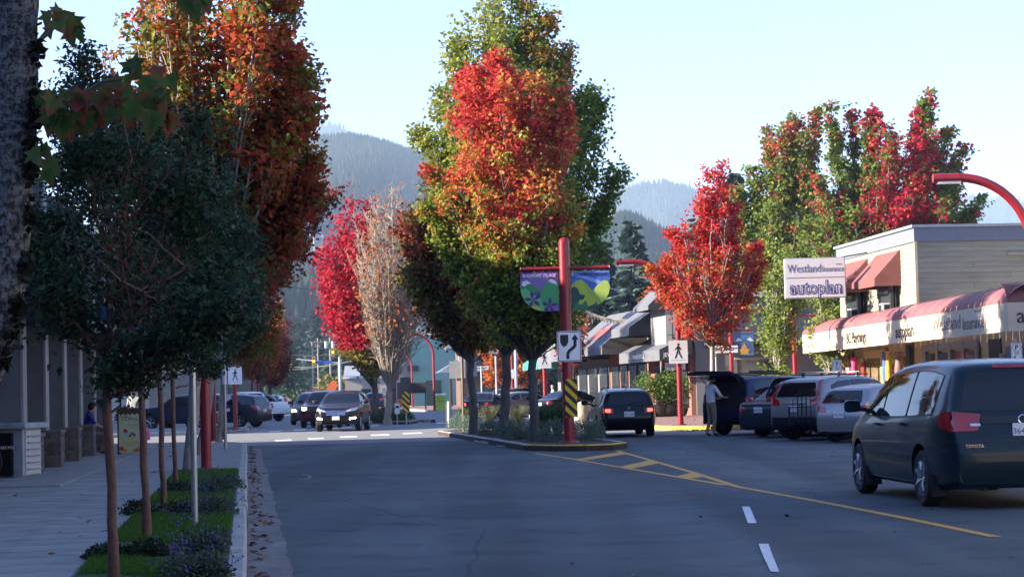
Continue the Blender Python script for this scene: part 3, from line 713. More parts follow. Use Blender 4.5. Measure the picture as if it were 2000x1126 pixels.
CAR = {
 'minivan': dict(L=5.08, W=1.965, H=1.74, axle=(1.56, -1.47), wr=.335, bottom=[(2.6, .30), (2.1, .22), (-2.1, .22), (-2.6, .30)],
    prof=[(2.50, .26), (2.56, .45), (2.50, .68), (2.36, .83), (1.95, .97), (1.58, 1.06), (.72, 1.58), (.35, 1.68), (-.5, 1.745), (-1.5, 1.735), (-2.08, 1.69), (-2.24, 1.62), (-2.36, 1.20), (-2.42, 1.02), (-2.50, .78), (-2.54, .55), (-2.50, .26)],
    plan=[(2.56, .62), (2.45, .78), (2.2, .90), (1.6, .965), (0, .982), (-1.6, .975), (-2.1, .95), (-2.35, .90), (-2.54, .80)],
    belt=[(2.6, .8), (1.9, .92), (1.2, 1.02), (-1.0, 1.07), (-2.3, 1.13)], tum=.30,
    side=[[(1.35, 1.07), (.60, 1.53), (.38, 1.555), (.38, 1.045)], [(.30, 1.045), (.30, 1.56), (-.30, 1.60), (-.80, 1.60), (-.80, 1.065)], [(-.88, 1.065), (-.88, 1.60), (-1.5, 1.585), (-1.94, 1.54), (-1.88, 1.10)]],
    wind=[(-.70, 1.10), (.70, 1.10), (.58, 1.60), (-.58, 1.60)], rear=[(-.74, 1.13), (.74, 1.13), (.68, 1.35), (.60, 1.57), (-.60, 1.57), (-.68, 1.35)],
    tail=[(.56, .90), (.88, .90), (.90, 1.08), (.86, 1.13), (.50, 1.09)], tailside=[(-2.52, .91), (-2.20, .93), (-2.10, 1.06), (-2.22, 1.125), (-2.5, 1.12)],
    seams=[(.34, .34, 1.04), (-.84, .34, 1.06), (1.28, .42, 1.03)], head=[(.42, .66), (.84, .70), (.86, .84), (.50, .80)], grille=[(-.42, .60), (.42, .60), (.46, .78), (-.46, .78)],
    plate=.90, spokes=7),
 'suv': dict(L=4.70, W=1.88, H=1.69, axle=(1.42, -1.36), wr=.365, bottom=[(2.4, .36), (1.9, .28), (-1.9, .28), (-2.4, .38)],
    prof=[(2.24, .30), (2.34, .48), (2.34, .72), (2.25, .93), (1.95, 1.03), (1.35, 1.12), (1.10, 1.16), (.42, 1.57), (.10, 1.65), (-.6, 1.69), (-1.4, 1.67), (-1.92, 1.60), (-2.04, 1.54), (-2.22, 1.14), (-2.30, .98), (-2.35, .70), (-2.33, .50), (-2.26, .34)],
    plan=[(2.35, .58), (2.22, .76), (1.95, .88), (1.4, .93), (0, .94), (-1.4, .935), (-1.95, .91), (-2.2, .86), (-2.35, .74)],
    belt=[(2.4, .84), (1.9, .97), (1.0, 1.08), (-1.0, 1.13), (-2.2, 1.18)], tum=.34,
    side=[[(1.02, 1.13), (.40, 1.50), (.16, 1.535), (.16, 1.10)], [(.08, 1.10), (.08, 1.54), (-.50, 1.56), (-.86, 1.55), (-.86, 1.13)], [(-.94, 1.135), (-.94, 1.545), (-1.4, 1.52), (-1.72, 1.42), (-1.80, 1.20), (-1.6, 1.16)]],
    wind=[(-.68, 1.17), (.68, 1.17), (.54, 1.57), (-.54, 1.57)], rear=[(-.66, 1.14), (.66, 1.14), (.54, 1.51), (-.54, 1.51)],
    tail=[(.46, .92), (.84, .92), (.85, 1.10), (.78, 1.14), (.52, 1.06)], tailside=[(-2.34, .93), (-2.08, .96), (-1.98, 1.08), (-2.3, 1.13)],
    seams=[(.12, .42, 1.09), (-.90, .42, 1.13)], head=[(.40, .80), (.80, .86), (.86, .97), (.78, .98), (.44, .87)], grille=[(-.36, .66), (.36, .66), (.44, .88), (-.44, .88)],
    plate=.84, spokes=5, clad=.42),
 'boxsuv': dict(L=4.78, W=1.94, H=1.76, axle=(1.46, -1.42), wr=.375, bottom=[(2.4, .38), (1.9, .30), (-1.9, .30), (-2.4, .40)],
    prof=[(2.30, .32), (2.38, .5), (2.38, .80), (2.30, 1.0), (2.0, 1.06), (1.20, 1.14), (1.02, 1.18), (.40, 1.62), (.1, 1.71), (-.6, 1.755), (-1.6, 1.75), (-2.10, 1.70), (-2.20, 1.64), (-2.32, 1.14), (-2.36, 1.0), (-2.40, .72), (-2.38, .5), (-2.30, .36)],
    plan=[(2.38, .68), (2.25, .84), (1.95, .93), (1.4, .96), (0, .97), (-1.5, .965), (-2.1, .94), (-2.3, .90), (-2.40, .80)],
    belt=[(2.4, .90), (1.9, 1.02), (1.0, 1.10), (-1.0, 1.14), (-2.3, 1.16)], tum=.27,
    side=[[(.95, 1.15), (.38, 1.57), (.14, 1.59), (.14, 1.13)], [(.06, 1.13), (.06, 1.60), (-.82, 1.61), (-.82, 1.15)], [(-.90, 1.155), (-.90, 1.605), (-1.7, 1.58), (-1.95, 1.50), (-1.99, 1.19)]],
    wind=[(-.72, 1.19), (.72, 1.19), (.60, 1.63), (-.60, 1.63)], rear=[(-.72, 1.15), (.72, 1.15), (.62, 1.62), (-.62, 1.62)],
    tail=[(.60, .96), (.88, .96), (.88, 1.14), (.60, 1.14)], tailside=[(-2.38, .97), (-2.14, .97), (-2.14, 1.12), (-2.36, 1.13)],
    seams=[(.10, .44, 1.12), (-.86, .44, 1.14)], head=[(.52, .82), (.84, .82), (.86, .98), (.52, .98)], grille=[(-.46, .78), (.46, .78), (.46, .98), (-.46, .98)],
    plate=.92, spokes=5, clad=.40),
 'wagon': dict(L=4.55, W=1.78, H=1.50, axle=(1.35, -1.22), wr=.315, bottom=[(2.3, .28), (1.8, .20), (-1.8, .20), (-2.3, .30)],
    prof=[(2.18, .24), (2.26, .42), (2.25, .62), (2.12, .76), (1.8, .86), (1.15, .95), (.98, .99), (.20, 1.40), (-.1, 1.47), (-.7, 1.50), (-1.5, 1.46), (-1.88, 1.40), (-1.98, 1.35), (-2.16, .96), (-2.22, .86), (-2.29, .62), (-2.27, .44), (-2.20, .26)],
    plan=[(2.27, .52), (2.12, .72), (1.85, .83), (1.3, .875), (0, .89), (-1.3, .885), (-1.85, .86), (-2.1, .81), (-2.29, .68)],
    belt=[(2.3, .70), (1.8, .80), (1.0, .90), (-1.0, .96), (-2.15, 1.0)], tum=.36,
    side=[[(.88, .95), (.22, 1.33), (.02, 1.35), (.02, .93)], [(-.05, .93), (-.05, 1.355), (-.6, 1.37), (-.86, 1.365), (-.86, .96)], [(-.93, .965), (-.93, 1.36), (-1.4, 1.335), (-1.72, 1.26), (-1.82, 1.02)]],
    wind=[(-.64, 1.0), (.64, 1.0), (.52, 1.40), (-.52, 1.40)], rear=[(-.63, .97), (.63, .97), (.52, 1.33), (-.52, 1.33)],
    tail=[(.48, .72), (.80, .74), (.81, .90), (.74, .92), (.48, .88)], tailside=[(-2.26, .75), (-2.02, .78), (-1.98, .88), (-2.2, .92)],
    seams=[(-.015, .32, .92), (-.89, .36, .96)], head=[(.36, .60), (.74, .64), (.78, .76), (.46, .72)], grille=[(-.34, .58), (.34, .58), (.36, .70), (-.36, .70)],
    plate=.70, spokes=5),
 'sedan': dict(L=4.55, W=1.78, H=1.46, axle=(1.36, -1.22), wr=.315, bottom=[(2.3, .28), (1.8, .20), (-1.8, .20), (-2.3, .30)],
    prof=[(2.18, .24), (2.26, .42), (2.25, .60), (2.12, .74), (1.8, .83), (1.15, .92), (.98, .96), (.18, 1.36), (-.1, 1.43), (-.5, 1.46), (-.95, 1.42), (-1.15, 1.37), (-1.62, 1.06), (-1.78, 1.01), (-2.12, .99), (-2.22, .94), (-2.28, .72), (-2.28, .46), (-2.20, .26)],
    plan=[(2.27, .52), (2.12, .72), (1.85, .83), (1.3, .875), (0, .89), (-1.3, .885), (-1.85, .86), (-2.1, .81), (-2.29, .68)],
    belt=[(2.3, .68), (1.8, .78), (1.0, .88), (-1.0, .94), (-2.15, .96)], tum=.38,
    side=[[(.88, .92), (.20, 1.29), (.0, 1.31), (.0, .90)], [(-.07, .90), (-.07, 1.315), (-.5, 1.32), (-.86, 1.30), (-1.20, 1.14), (-1.28, .98), (-1.1, .95)]],
    wind=[(-.64, .97), (.64, .97), (.52, 1.36), (-.52, 1.36)], rear=[(-.62, 1.05), (.62, 1.05), (.50, 1.36), (-.50, 1.36)],
    tail=[(.50, .70), (.78, .72), (.80, .90), (.72, .93), (.50, .88)], tailside=[(-2.26, .73), (-2.02, .76), (-1.98, .87), (-2.2, .91)],
    seams=[(-.035, .32, .89), (-.95, .40, .94)], head=[(.36, .58), (.74, .62), (.78, .74), (.46, .70)], grille=[(-.34, .56), (.34, .56), (.36, .68), (-.36, .68)],
    plate=.78, spokes=5),
 'hatch': dict(L=4.10, W=1.74, H=1.45, axle=(1.24, -1.20), wr=.31, bottom=[(2.1, .28), (1.7, .20), (-1.6, .20), (-2.1, .30)],
    prof=[(1.98, .24), (2.05, .42), (2.04, .60), (1.92, .74), (1.6, .86), (1.08, .96), (.95, 1.0), (.22, 1.38), (-.05, 1.43), (-.6, 1.45), (-1.2, 1.41), (-1.58, 1.34), (-1.66, 1.30), (-1.90, .96), (-1.96, .86), (-2.04, .62), (-2.03, .44), (-1.96, .26)],
    plan=[(2.06, .50), (1.92, .70), (1.65, .81), (1.2, .855), (0, .87), (-1.2, .865), (-1.6, .84), (-1.85, .79), (-2.05, .66)],
    belt=[(2.1, .70), (1.6, .80), (.9, .90), (-1.0, .97), (-1.95, 1.02)], tum=.38,
    side=[[(.84, .95), (.22, 1.30), (.0, 1.315), (.0, .93)], [(-.07, .935), (-.07, 1.32), (-.6, 1.325), (-.78, 1.32), (-.78, .97)], [(-.85, .975), (-.85, 1.315), (-1.2, 1.28), (-1.45, 1.12), (-1.40, 1.02)]],
    wind=[(-.62, 1.0), (.62, 1.0), (.50, 1.38), (-.50, 1.38)], rear=[(-.62, .98), (.62, .98), (.50, 1.28), (-.50, 1.28)],
    tail=[(.42, .76), (.76, .76), (.78, .90), (.72, .93), (.46, .88)], tailside=[(-2.02, .77), (-1.78, .80), (-1.72, .89), (-1.95, .93)],
    seams=[(-.035, .32, .92), (-.82, .36, .97)], head=[(.34, .60), (.72, .66), (.76, .78), (.46, .74)], grille=[(-.32, .40), (.32, .40), (.36, .56), (-.36, .56)],
    plate=.70, spokes=6),
 'pickup': dict(L=5.6, W=1.98, H=1.88, axle=(1.80, -1.75), wr=.39, bottom=[(2.9, .46), (2.2, .36), (-2.2, .40), (-2.9, .5)],
    prof=[(2.72, .42), (2.80, .6), (2.80, .92), (2.70, 1.10), (2.2, 1.17), (1.42, 1.22), (1.28, 1.26), (.72, 1.74), (.45, 1.84), (0, 1.88), (-.42, 1.86), (-.62, 1.80), (-.78, 1.26), (-.88, 1.20), (-2.62, 1.20), (-2.76, 1.16), (-2.80, .8), (-2.78, .6), (-2.72, .5)],
    plan=[(2.80, .78), (2.6, .92), (2.2, .97), (1.4, .985), (0, .99), (-1.6, .985), (-2.5, .97), (-2.80, .93)],
    belt=[(2.8, 1.0), (2.0, 1.12), (1.0, 1.18), (-.8, 1.20), (-2.8, 1.17)], tum=.24,
    side=[[(1.20, 1.23), (.70, 1.68), (.44, 1.72), (.44, 1.21)], [(.37, 1.21), (.37, 1.725), (-.40, 1.73), (-.52, 1.24)]],
    wind=[(-.74, 1.28), (.74, 1.28), (.64, 1.76), (-.64, 1.76)], rear=[(-.68, 1.30), (.68, 1.30), (.62, 1.74), (-.62, 1.74)],
    tail=[(.74, .82), (.92, .82), (.92, 1.12), (.74, 1.12)], tailside=[(-2.78, .84), (-2.62, .84), (-2.62, 1.10), (-2.78, 1.10)],
    seams=[(.40, .5, 1.2), (-.60, .5, 1.2), (-.84, .5, 1.2)], head=[(.60, .86), (.92, .86), (.92, 1.06), (.60, 1.06)], grille=[(-.54, .84), (.54, .84), (.54, 1.08), (-.54, 1.08)],
    plate=.68, spokes=5, clad=.0),
}
def resample(pts, step):
    pts = np.array(pts); d = np.r_[0, np.cumsum(np.linalg.norm(np.diff(pts, axis=0), axis=1))]
    n = max(int(d[-1] / step), 8)
    t = np.linspace(0, d[-1], n + 1)
    return np.c_[np.interp(t, d, pts[:, 0]), np.interp(t, d, pts[:, 1])]

def car_shell(sp):
    prof = resample(smoothline(sp['prof'], 2), .085)
    plan = smoothline(sorted(sp['plan']), 2); belt = smoothline(sorted(sp['belt']), 2)
    rings = []
    for y, zt in prof:
        w = interp(plan, y); zb = min(interp(sp['bottom'], y), zt - .012); bl = min(interp(belt, y), zt - .01)
        hb = bl - zb
        pts = [(0, zb), (.55 * w, zb), (.86 * w, zb), (.95 * w, zb + .07 * hb), (.982 * w, zb + .22 * hb), (.998 * w, zb + .42 * hb), (1.0 * w, zb + .62 * hb), (.99 * w, zb + .80 * hb), (.972 * w, zb + .92 * hb), (.955 * w, bl)]
        gh = zt - bl; c = min(.085, gh * .4)
        for t in (.12, .3, .5, .7, .87, 1.):
            pts.append((.95 * w - sp['tum'] * t * (gh - c) - .03 * (t ** 3) * min(1, gh / .4), bl + t * (gh - c)))
        re = pts[-1][0]
        pts += [(re - min(.03, c * .35), bl + (gh - c) + c * .38), (re - min(.09, c * 1.1), zt - c * .30), (re - min(.2, c * 2.4), zt - c * .13), (re * .5, zt - c * .04), (0, zt)]
        rings.append((y, pts))
    m = MB(); n = len(rings[0][1]); full = 2 * n - 2
    for y, pts in rings:
        ring = pts + [(-a, b) for a, b in pts[-2:0:-1]]
        m.v.extend([(a, y, b) for a, b in ring])
    for i in range(len(rings) - 1):
        for k in range(full):
            q = i * full
            m.f.append((q + k, q + (k + 1) % full, q + full + (k + 1) % full, q + full + k)); m.m.append(0)
    m.f.append(tuple(range(full))); m.f.append(tuple(range((len(rings) - 1) * full, len(rings) * full))[::-1]); m.m += [0, 0]
    return m.mesh('body', BLACK)

def patch(bvh, poly, view, eps=.006, step=.06, r=.03, mat=None, name='panel', thick=0):
    """drape a 2-D outline over the body: view 'L','R' side (y,z), 'B' back (x,z), 'F' front (x,z), 'T' top (x,y)"""
    pl = roundpoly(poly, r, 3) if r else poly
    pts = []
    for a, b in zip(pl, pl[1:] + pl[:1]):
        d = math.dist(a, b); k = max(1, int(d / step))
        pts += [(a[0] + (b[0] - a[0]) * i / k, a[1] + (b[1] - a[1]) * i / k) for i in range(k)]
    nb = len(pts)
    xs = [p[0] for p in pts]; ys = [p[1] for p in pts]
    inner = [(x, y) for x in np.arange(min(xs) + step / 2, max(xs), step) for y in np.arange(min(ys) + step / 2, max(ys), step)]
    vs, es, fs, *_ = geometry.delaunay_2d_cdt([Vector(p) for p in pts + inner], [(i, (i + 1) % nb) for i in range(nb)], [], 1, 1e-5)
    out = []; ok = []
    for p in vs:
        if view in 'LR':
            s = -1 if view == 'L' else 1
            o, d = Vector((s * 3, p[0], p[1])), Vector((-s, 0, 0))
        elif view == 'B': o, d = Vector((p[0], -6, p[1])), Vector((0, 1, 0))
        elif view == 'F': o, d = Vector((p[0], 6, p[1])), Vector((0, -1, 0))
        else: o, d = Vector((p[0], p[1], 4)), Vector((0, 0, -1))
        h, nrm, idx, dist = bvh.ray_cast(o, d)
        if h is None: out.append((0, 0, 0)); ok.append(False); continue
        if nrm.dot(d) > 0: nrm = -nrm
        out.append(tuple(h + (nrm * .6 - d * .4).normalized() * eps)); ok.append(True)
    m = MB()
    good = [f for f in fs if all(ok[i] for i in f)]
    used = sorted({i for f in good for i in f}); ren = {j: i for i, j in enumerate(used)}
    m.add([out[j] for j in used], [tuple(ren[i] for i in f) for f in good])
    return m.mesh(name, mat or BLACK, smooth=60)

_cars = {}
def wheel_meshes(wr, width, spokes, key):
    k = ('w', key)
    if k in _cars: return _cars[k]
    rr = wr * .64
    t = MB(); hw = width / 2
    t.lathe([(rr * .98, -hw * .8), (rr * 1.05, -hw * .95), (wr * .9, -hw), (wr * .975, -hw * .8), (wr, -hw * .55), (wr, hw * .55), (wr * .975, hw * .8), (wr * .9, hw), (rr * 1.05, hw * .95), (rr * .98, hw * .8)], 28, axis='X')
    tm = t.mesh('tyre', RUBBER, smooth=40)
    m = MB()
    m.lathe([(rr * .98, -hw * .7), (rr * .98, hw * .86), (rr * .90, hw * .86), (rr * .86, hw * .55), (rr * .86, -hw * .5)], 28, axis='X', mi=0)
    m.lathe([(rr * .88, hw * .1), (.001, hw * .1)], 20, axis='X', mi=1)
    for i in range(spokes):
        a = 2 * math.pi * i / spokes
        for da in (-.09, .09) if spokes < 7 else (0,):
            c, s = math.cos(a + da), math.sin(a + da)
            p0 = (hw * .62, rr * .14 * math.cos(a), rr * .14 * math.sin(a)); p1 = (hw * .80, rr * .92 * c, rr * .92 * s)
            m.tube([p0, ((p0[0] + p1[0]) / 2 + .012, (p0[1] + p1[1]) / 2, (p0[2] + p1[2]) / 2), p1], [rr * .13, rr * .10, rr * .09] if spokes < 7 else [rr * .12, rr * .15, rr * .17], 6)
    m.lathe([(rr * .2, hw * .5), (rr * .18, hw * .74), (.001, hw * .76)], 14, axis='X')
    rm = m.mesh('rim', [RIM, DARKIN], smooth=40)
    _cars[k] = (tm, rm)
    return tm, rm

def car_parts(kind):
    if kind in _cars: return _cars[kind]
    sp = CAR[kind]
    sh = car_shell(sp)
    cuts = []
    for ay in sp['axle']:
        for s in (-1, 1):
            m = MB(); wr = sp['wr'] * 1.17
            prof = [(wr * math.cos(2 * math.pi * i / 36), wr * math.sin(2 * math.pi * i / 36)) for i in range(36)]
            x0, x1 = s * (sp['W'] / 2 - .27), s * (sp['W'] / 2 + .2)
            m.prism(prof, lambda a, b, d, x0=x0, x1=x1, ay=ay: (x0 + d * (x1 - x0), ay + a, sp['wr'] + .02 + b), 1)
            cuts.append(m.mesh('c', BLACK))
    body = boolean_cut(sh, cuts)
    bvh = BVHTree.FromPolygons([v.co[:] for v in sh.vertices], [p.vertices[:] for p in sh.polygons])
    body.materials.clear(); body.materials.append(BLACK); body.materials.append(DARKIN); body.materials.append(BLACK)
    clad = sp.get('clad', .27)
    for p in body.polygons:
        c = p.center; mi = 0
        for ay in sp['axle']:
            if math.hypot(c.y - ay, c.z - sp['wr'] - .02) < sp['wr'] * 1.172 and abs(c.x) < sp['W'] / 2 - .003 and (abs(p.normal.x) < .5 or abs(c.x) < sp['W'] / 2 - .2): mi = 1
        if mi == 0 and c.z < clad: mi = 2
        if mi == 0 and p.normal.z < -.9: mi = 2
        p.material_index = mi
    body.shade_smooth(); body.set_sharp_from_angle(angle=R(38))
    parts = []
    for poly in sp['side']:
        big = [(sum(p[0] for p in poly) / len(poly) + (y - sum(p[0] for p in poly) / len(poly)) * 1.05, sum(p[1] for p in poly) / len(poly) + (z - sum(p[1] for p in poly) / len(poly)) * 1.07) for y, z in poly]
        for v in 'LR':
            parts.append(('window_trim', patch(bvh, big, v, .004, .07, .03, BLACK, 'window_trim')))
            parts.append(('window', patch(bvh, poly, v, .008, .07, .03, GLASS, 'window')))
    parts.append(('windscreen', patch(bvh, sp['wind'], 'F', .006, .08, .06, GLASS, 'windscreen')))
    parts.append(('rear_window', patch(bvh, sp['rear'], 'B', .006, .08, .06, GLASS, 'rear_window')))
    for s in (-1, 1):
        parts.append(('tail_light', patch(bvh, [(s * a, b) for a, b in sp['tail']], 'B', .010, .05, .02, TAIL, 'tail_light')))
        parts.append(('tail_light', patch(bvh, sp['tailside'], 'L' if s < 0 else 'R', .008, .05, .02, TAIL, 'tail_light')))
        parts.append(('headlight', patch(bvh, [(s * a, b) for a, b in sp['head']], 'F', .010, .05, .02, CLEAR, 'headlight')))
        for y, z0, z1 in sp['seams']:
            parts.append(('door_gap', patch(bvh, [(y - .005, z0), (y + .005, z0), (y + .005, z1), (y - .005, z1)], 'L' if s < 0 else 'R', .003, .08, 0, BLACK, 'door_gap')))
        for k, (y, z0, z1) in enumerate(sp['seams'][:2]):
            hz = z1 - .09
            h, nrm, *_ = bvh.ray_cast(Vector((s * 3, y + .12, hz)), Vector((-s, 0, 0)))
            if h: parts.append(('door_handle', MB().tube([(h.x, h.y - .10, hz), (h.x + s * .035, h.y - .07, hz + .004), (h.x + s * .035, h.y + .07, hz + .004), (h.x, h.y + .10, hz)], [.012, .017, .017, .012], 6).mesh('door_handle', 0 or BLACK, 40)))
        w0 = sp['side'][0][0]
        h, nrm, *_ = bvh.ray_cast(Vector((s * 3, w0[0] - .16, w0[1] + .02)), Vector((-s, 0, 0)))
        mx, my, mz = h.x, h.y, h.z
        mm = MB()
        mm.tube([(mx - s * .02, my, mz + .02), (mx + s * .10, my + .02, mz + .05)], [.03, .028], 6)
        prof = roundpoly([(-.11, -.075), (.11, -.085), (.12, .06), (.06, .085), (-.10, .075)], .05, 3)
        for i, (dy, sc) in enumerate(((-.05, .96), (-.02, 1.), (.05, .85), (.09, .45))):
            mm.v.extend([(mx + s * (.21 + a * sc), my + .02 + dy, mz + .085 + b * sc) for a, b in prof])
        n = len(prof); b0 = len(mm.v) - 4 * n
        for i in range(3):
            for k in range(n): mm.f.append((b0 + i * n + k, b0 + i * n + (k + 1) % n, b0 + (i + 1) * n + (k + 1) % n, b0 + (i + 1) * n + k)); mm.m.append(0)
        mm.f.append(tuple(b0 + k for k in range(n))); mm.m.append(0); mm.f.append(tuple(b0 + 3 * n + k for k in range(n))); mm.m.append(0)
        parts.append(('wing_mirror', mm.mesh('wing_mirror', BLACK, 40)))
    parts.append(('grille', patch(bvh, sp['grille'], 'F', .008, .06, .03, BLACK, 'grille')))
    pz = sp['plate']
    h, nrm, *_ = bvh.ray_cast(Vector((0, -6, pz)), Vector((0, 1, 0)))
    parts.append(('number_plate', MB().box((0, h.y - .012, pz), (.31, .015, .16)).mesh('number_plate', PLATE)))
    ph = .56 if kind != 'pickup' else .62
    h2, nrm, *_ = bvh.ray_cast(Vector((0, 6, ph)), Vector((0, -1, 0)))
    parts.append(('number_plate', MB().box((0, h2.y + .012, ph), (.31, .015, .16)).mesh('number_plate', PLATE)))
    _cars[kind] = (body, parts, bvh, h, h2)
    return _cars[kind]

def car(kind, paint_mat, loc, heading, name, label, lit=None, brake=False, group=None, plate='', rz_extra=0, rails=False, wiper=True, far=False, bare=True, front_plate=True):
    """heading: degrees to the right of straight ahead"""
    body, parts, bvh, hb, hf = car_parts(kind); sp = CAR[kind]
    root = empty(name, loc, -R(heading), label, 'car' if kind not in ('minivan', 'pickup') else ('van' if kind == 'minivan' else 'pickup truck'), group)
    bm_ = body.copy(); bm_.materials[0] = paint_mat
    if kind in ('sedan', 'hatch', 'wagon', 'minivan'): bm_.materials[2] = paint_mat if not far else BLACK
    linkmesh('body', bm_, root)
    for nm, me in parts:
        if far and nm in ('door_gap', 'door_handle', 'window_trim'): continue
        if nm in ('wing_mirror', 'door_handle') and kind in ('minivan', 'wagon', 'sedan', 'hatch'):
            me = me.copy(); me.materials[0] = paint_mat
        if nm == 'headlight' and lit: me = me.copy(); me.materials[0] = LAMPON
        if nm == 'tail_light' and brake: me = me.copy(); me.materials[0] = TAILON
        linkmesh(nm, me, root)
    tm, rm = wheel_meshes(sp['wr'], .215, sp['spokes'], kind)
    for ay in sp['axle']:
        for s in (-1, 1):
            t = linkmesh('wheel', tm, root, (s * (sp['W'] / 2 - .125), ay, sp['wr']))
            if s < 0: t.rotation_euler = (0, 0, math.pi)
            linkmesh('rim', rm, t)
    if not far:
        h = hb
        if wiper:
            zr = min(p[1] for p in sp['rear']) + .05
            hh, *_ = bvh.ray_cast(Vector((0, -6, zr)), Vector((0, 1, 0)))
            h3, *_ = bvh.ray_cast(Vector((.36, -6, zr + .05)), Vector((0, 1, 0)))
            MB().tube([hh + Vector((-.04, -.025, -.02)), hh + Vector((.0, -.03, 0)), h3 + Vector((0, -.02, 0))], [.018, .014, .008], 5).build('rear_wiper', BLACK, root)
        if plate:
            text(plate, .095, PLATEB, root, (0, h.y - .022, sp['plate'] - .012), extrude=.001, name='plate_number')
        MB().tube([(-.5, h.y + .25, .26), (-.5, h.y - .02, .25)], .032, 8).build('exhaust', BLACK, root)
    if rails:
        for s in (-1, 1):
            ys = np.linspace(-1.6, .1, 7); pts = []
            for i, y in enumerate(ys):
                hh, *_ = bvh.ray_cast(Vector((s * .56, y, 4)), Vector((0, 0, -1)))
                pts.append(hh + Vector((0, 0, .0 if i in (0, 6) else .055)))
            MB().tube(pts, .016, 6).build('roof_rail', rails, root, smooth=True)
    return root
# ================================================================== big shade-giving buildings of the left side
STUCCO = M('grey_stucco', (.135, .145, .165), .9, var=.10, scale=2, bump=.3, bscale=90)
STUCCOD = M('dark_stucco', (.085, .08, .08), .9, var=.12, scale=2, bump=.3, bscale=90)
CREAM = M('cream_trim_lit_edge', (.27, .27, .26), .7, var=.1)
METALK = M('dark_metal', (.03, .032, .036), .5, metal=.3, var=.15)
WINGLASS = M('shop_glass', (.03, .035, .04), .06, var=.3, scale=1.5, spec=.8)
BRICKG = [M('grey_brick_%d' % i, c, .9, var=.3, scale=12, bump=.6, bscale=40) for i, c in enumerate(((.10, .088, .08), (.125, .108, .095), (.085, .075, .07)))]

def colonnade():
    bx = lambda Y: -9.62 - .125 * (Y - 40)
    ang = math.atan(.125)
    o = empty('colonnade_building', (bx(48), 48, .148), ang, 'grey stucco shop building with deep columns on brick plinths, left edge', 'building')
    L = lambda along, out: (out, along)     # local: +y along the street, +x towards the street
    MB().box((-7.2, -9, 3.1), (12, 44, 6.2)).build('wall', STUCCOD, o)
    MB().box((-7.2, -9, 6.32), (12.5, 44.5, .24)).build('roof', METALK, o)
    for k in range(7):
        y = -15.4 + 3.69 * k + (.0 if k else -.6)
        MB().box((-.62, y + .3, 3.35), (1.15, .55, 5.3)).build('column', STUCCO, o, bevel=.01)
        MB().box((-.035, y + .3, 3.35), (.05, .57, 5.2)).build('lit_column_edge', CREAM, o)  # pale strip; the light on the street-facing edge is put into its colour
    MB().add([(-1.2, -14, 3.95), (.55, -14, 3.15), (.55, 9.6, 3.15), (-1.2, 9.6, 3.95), (-1.2, -14, 3.0), (.55, -14, 2.95), (.55, 9.6, 2.95), (-1.2, 9.6, 3.0)],
             [(0, 1, 2, 3), (7, 6, 5, 4), (0, 4, 5, 1), (1, 5, 6, 2), (2, 6, 7, 3), (3, 7, 4, 0)]).build('canopy', METALK, o)
    for k in range(6):
        MB().box((-1.22, -11.7 + 3.69 * k, 1.7), (.06, 2.6, 2.2)).build('window', WINGLASS, o)
    MB().box((.6, -3, .02), (1.2, 28, .03)).build('step', CONC, o)
    # brick plinths: every brick a piece of its own
    bl = [MB().box((0, 0, 0), (.29, .10, .083)).mesh('brick', b) for b in BRICKG]
    for k in range(1, 6):
        y = -15.4 + 3.69 * k
        p = MB().box((-.45, y + .3, .36), (1.36, .78, .70)).build('plinth', M('mortar', (.10, .09, .08), .95), o)
        for c in range(8):
            z = .055 + c * .088
            row = [(-.98, 1), (-.68, 1), (-.38, 1), (-.08, 1), (.147, .5)] if c % 2 else [(-1.055, .5), (-.83, 1), (-.53, 1), (-.23, 1), (.07, 1)]
            for x, sc in row:
                b = linkmesh('brick', bl[random.randrange(3)], p, (x, y - .09 + random.uniform(-.006, .004), z)); b.scale = (sc * .985, 1, 1)
            row = [(.09, 1), (.39, 1), (.61, .5)] if c % 2 else [(.015, .5), (.24, 1), (.54, 1)]
            for yy, sc in row:
                b = linkmesh('brick', bl[random.randrange(3)], p, (.23 + random.uniform(-.004, .006), y + yy, z)); b.rotation_euler = (0, 0, R(90)); b.scale = (sc * .985, 1, 1)
        MB().box((-.45, y + .3, .755), (1.50, .92, .075)).build('coping', M('coping', (.13, .115, .10), .9, var=.3), p, bevel=.012)
    return o
colonnade()
# unseen larger block added behind it, and the block after the cross street: both throw the street's shade
def block(name, x0, x1, y0, y1, H, label, mat, storeys=2, rz=0.):
    o = empty(name, ((x0 + x1) / 2, (y0 + y1) / 2, .0), rz, label, 'building')
    w, l = x1 - x0, y1 - y0
    MB().box((0, 0, H / 2), (w, l, H)).build('wall', mat, o)
    MB().box((0, 0, H + .12), (w + .3, l + .3, .24)).build('roof', METALK, o)
    for s in range(storeys):
        for k in range(int(l / 4)):
            y = -l / 2 + 2 + 4 * k
            MB().box((w / 2 + .01, y, (s + .55) * H / storeys), (.08, 2.2, 1.5)).build('window', WINGLASS, o)
    for k in range(int(w / 4)):
        MB().box((-w / 2 + 2 + 4 * k, -l / 2 - .01, H * .7), (2, .08, 1.4)).build('window', WINGLASS, o)
    return o
block('shade_block', -42, -17.6, -30, 61.0, 10.9, 'unseen block added behind the colonnaded shops to shade the street', STUCCO, 3)
block('shop_building', -60, -26.5, 79, 150, 9.4, 'pale shop block behind the far left maples', M('pale_render', (.35, .34, .32), .9, var=.1), 2, .05)

block('reflection_block_right', 17.5, 40, -50, 43, 8.5, 'unseen block added right of the camera to darken reflections and shade', M('pale_render', (.35, .34, .32)), 2)  # unseen block, added to darken reflections and cut skylight
block('reflection_block_behind', -30, 30, -90, -62, 9., 'unseen block added behind the camera to darken reflections', STUCCO, 2)  # unseen block, added to darken the low sky in reflections
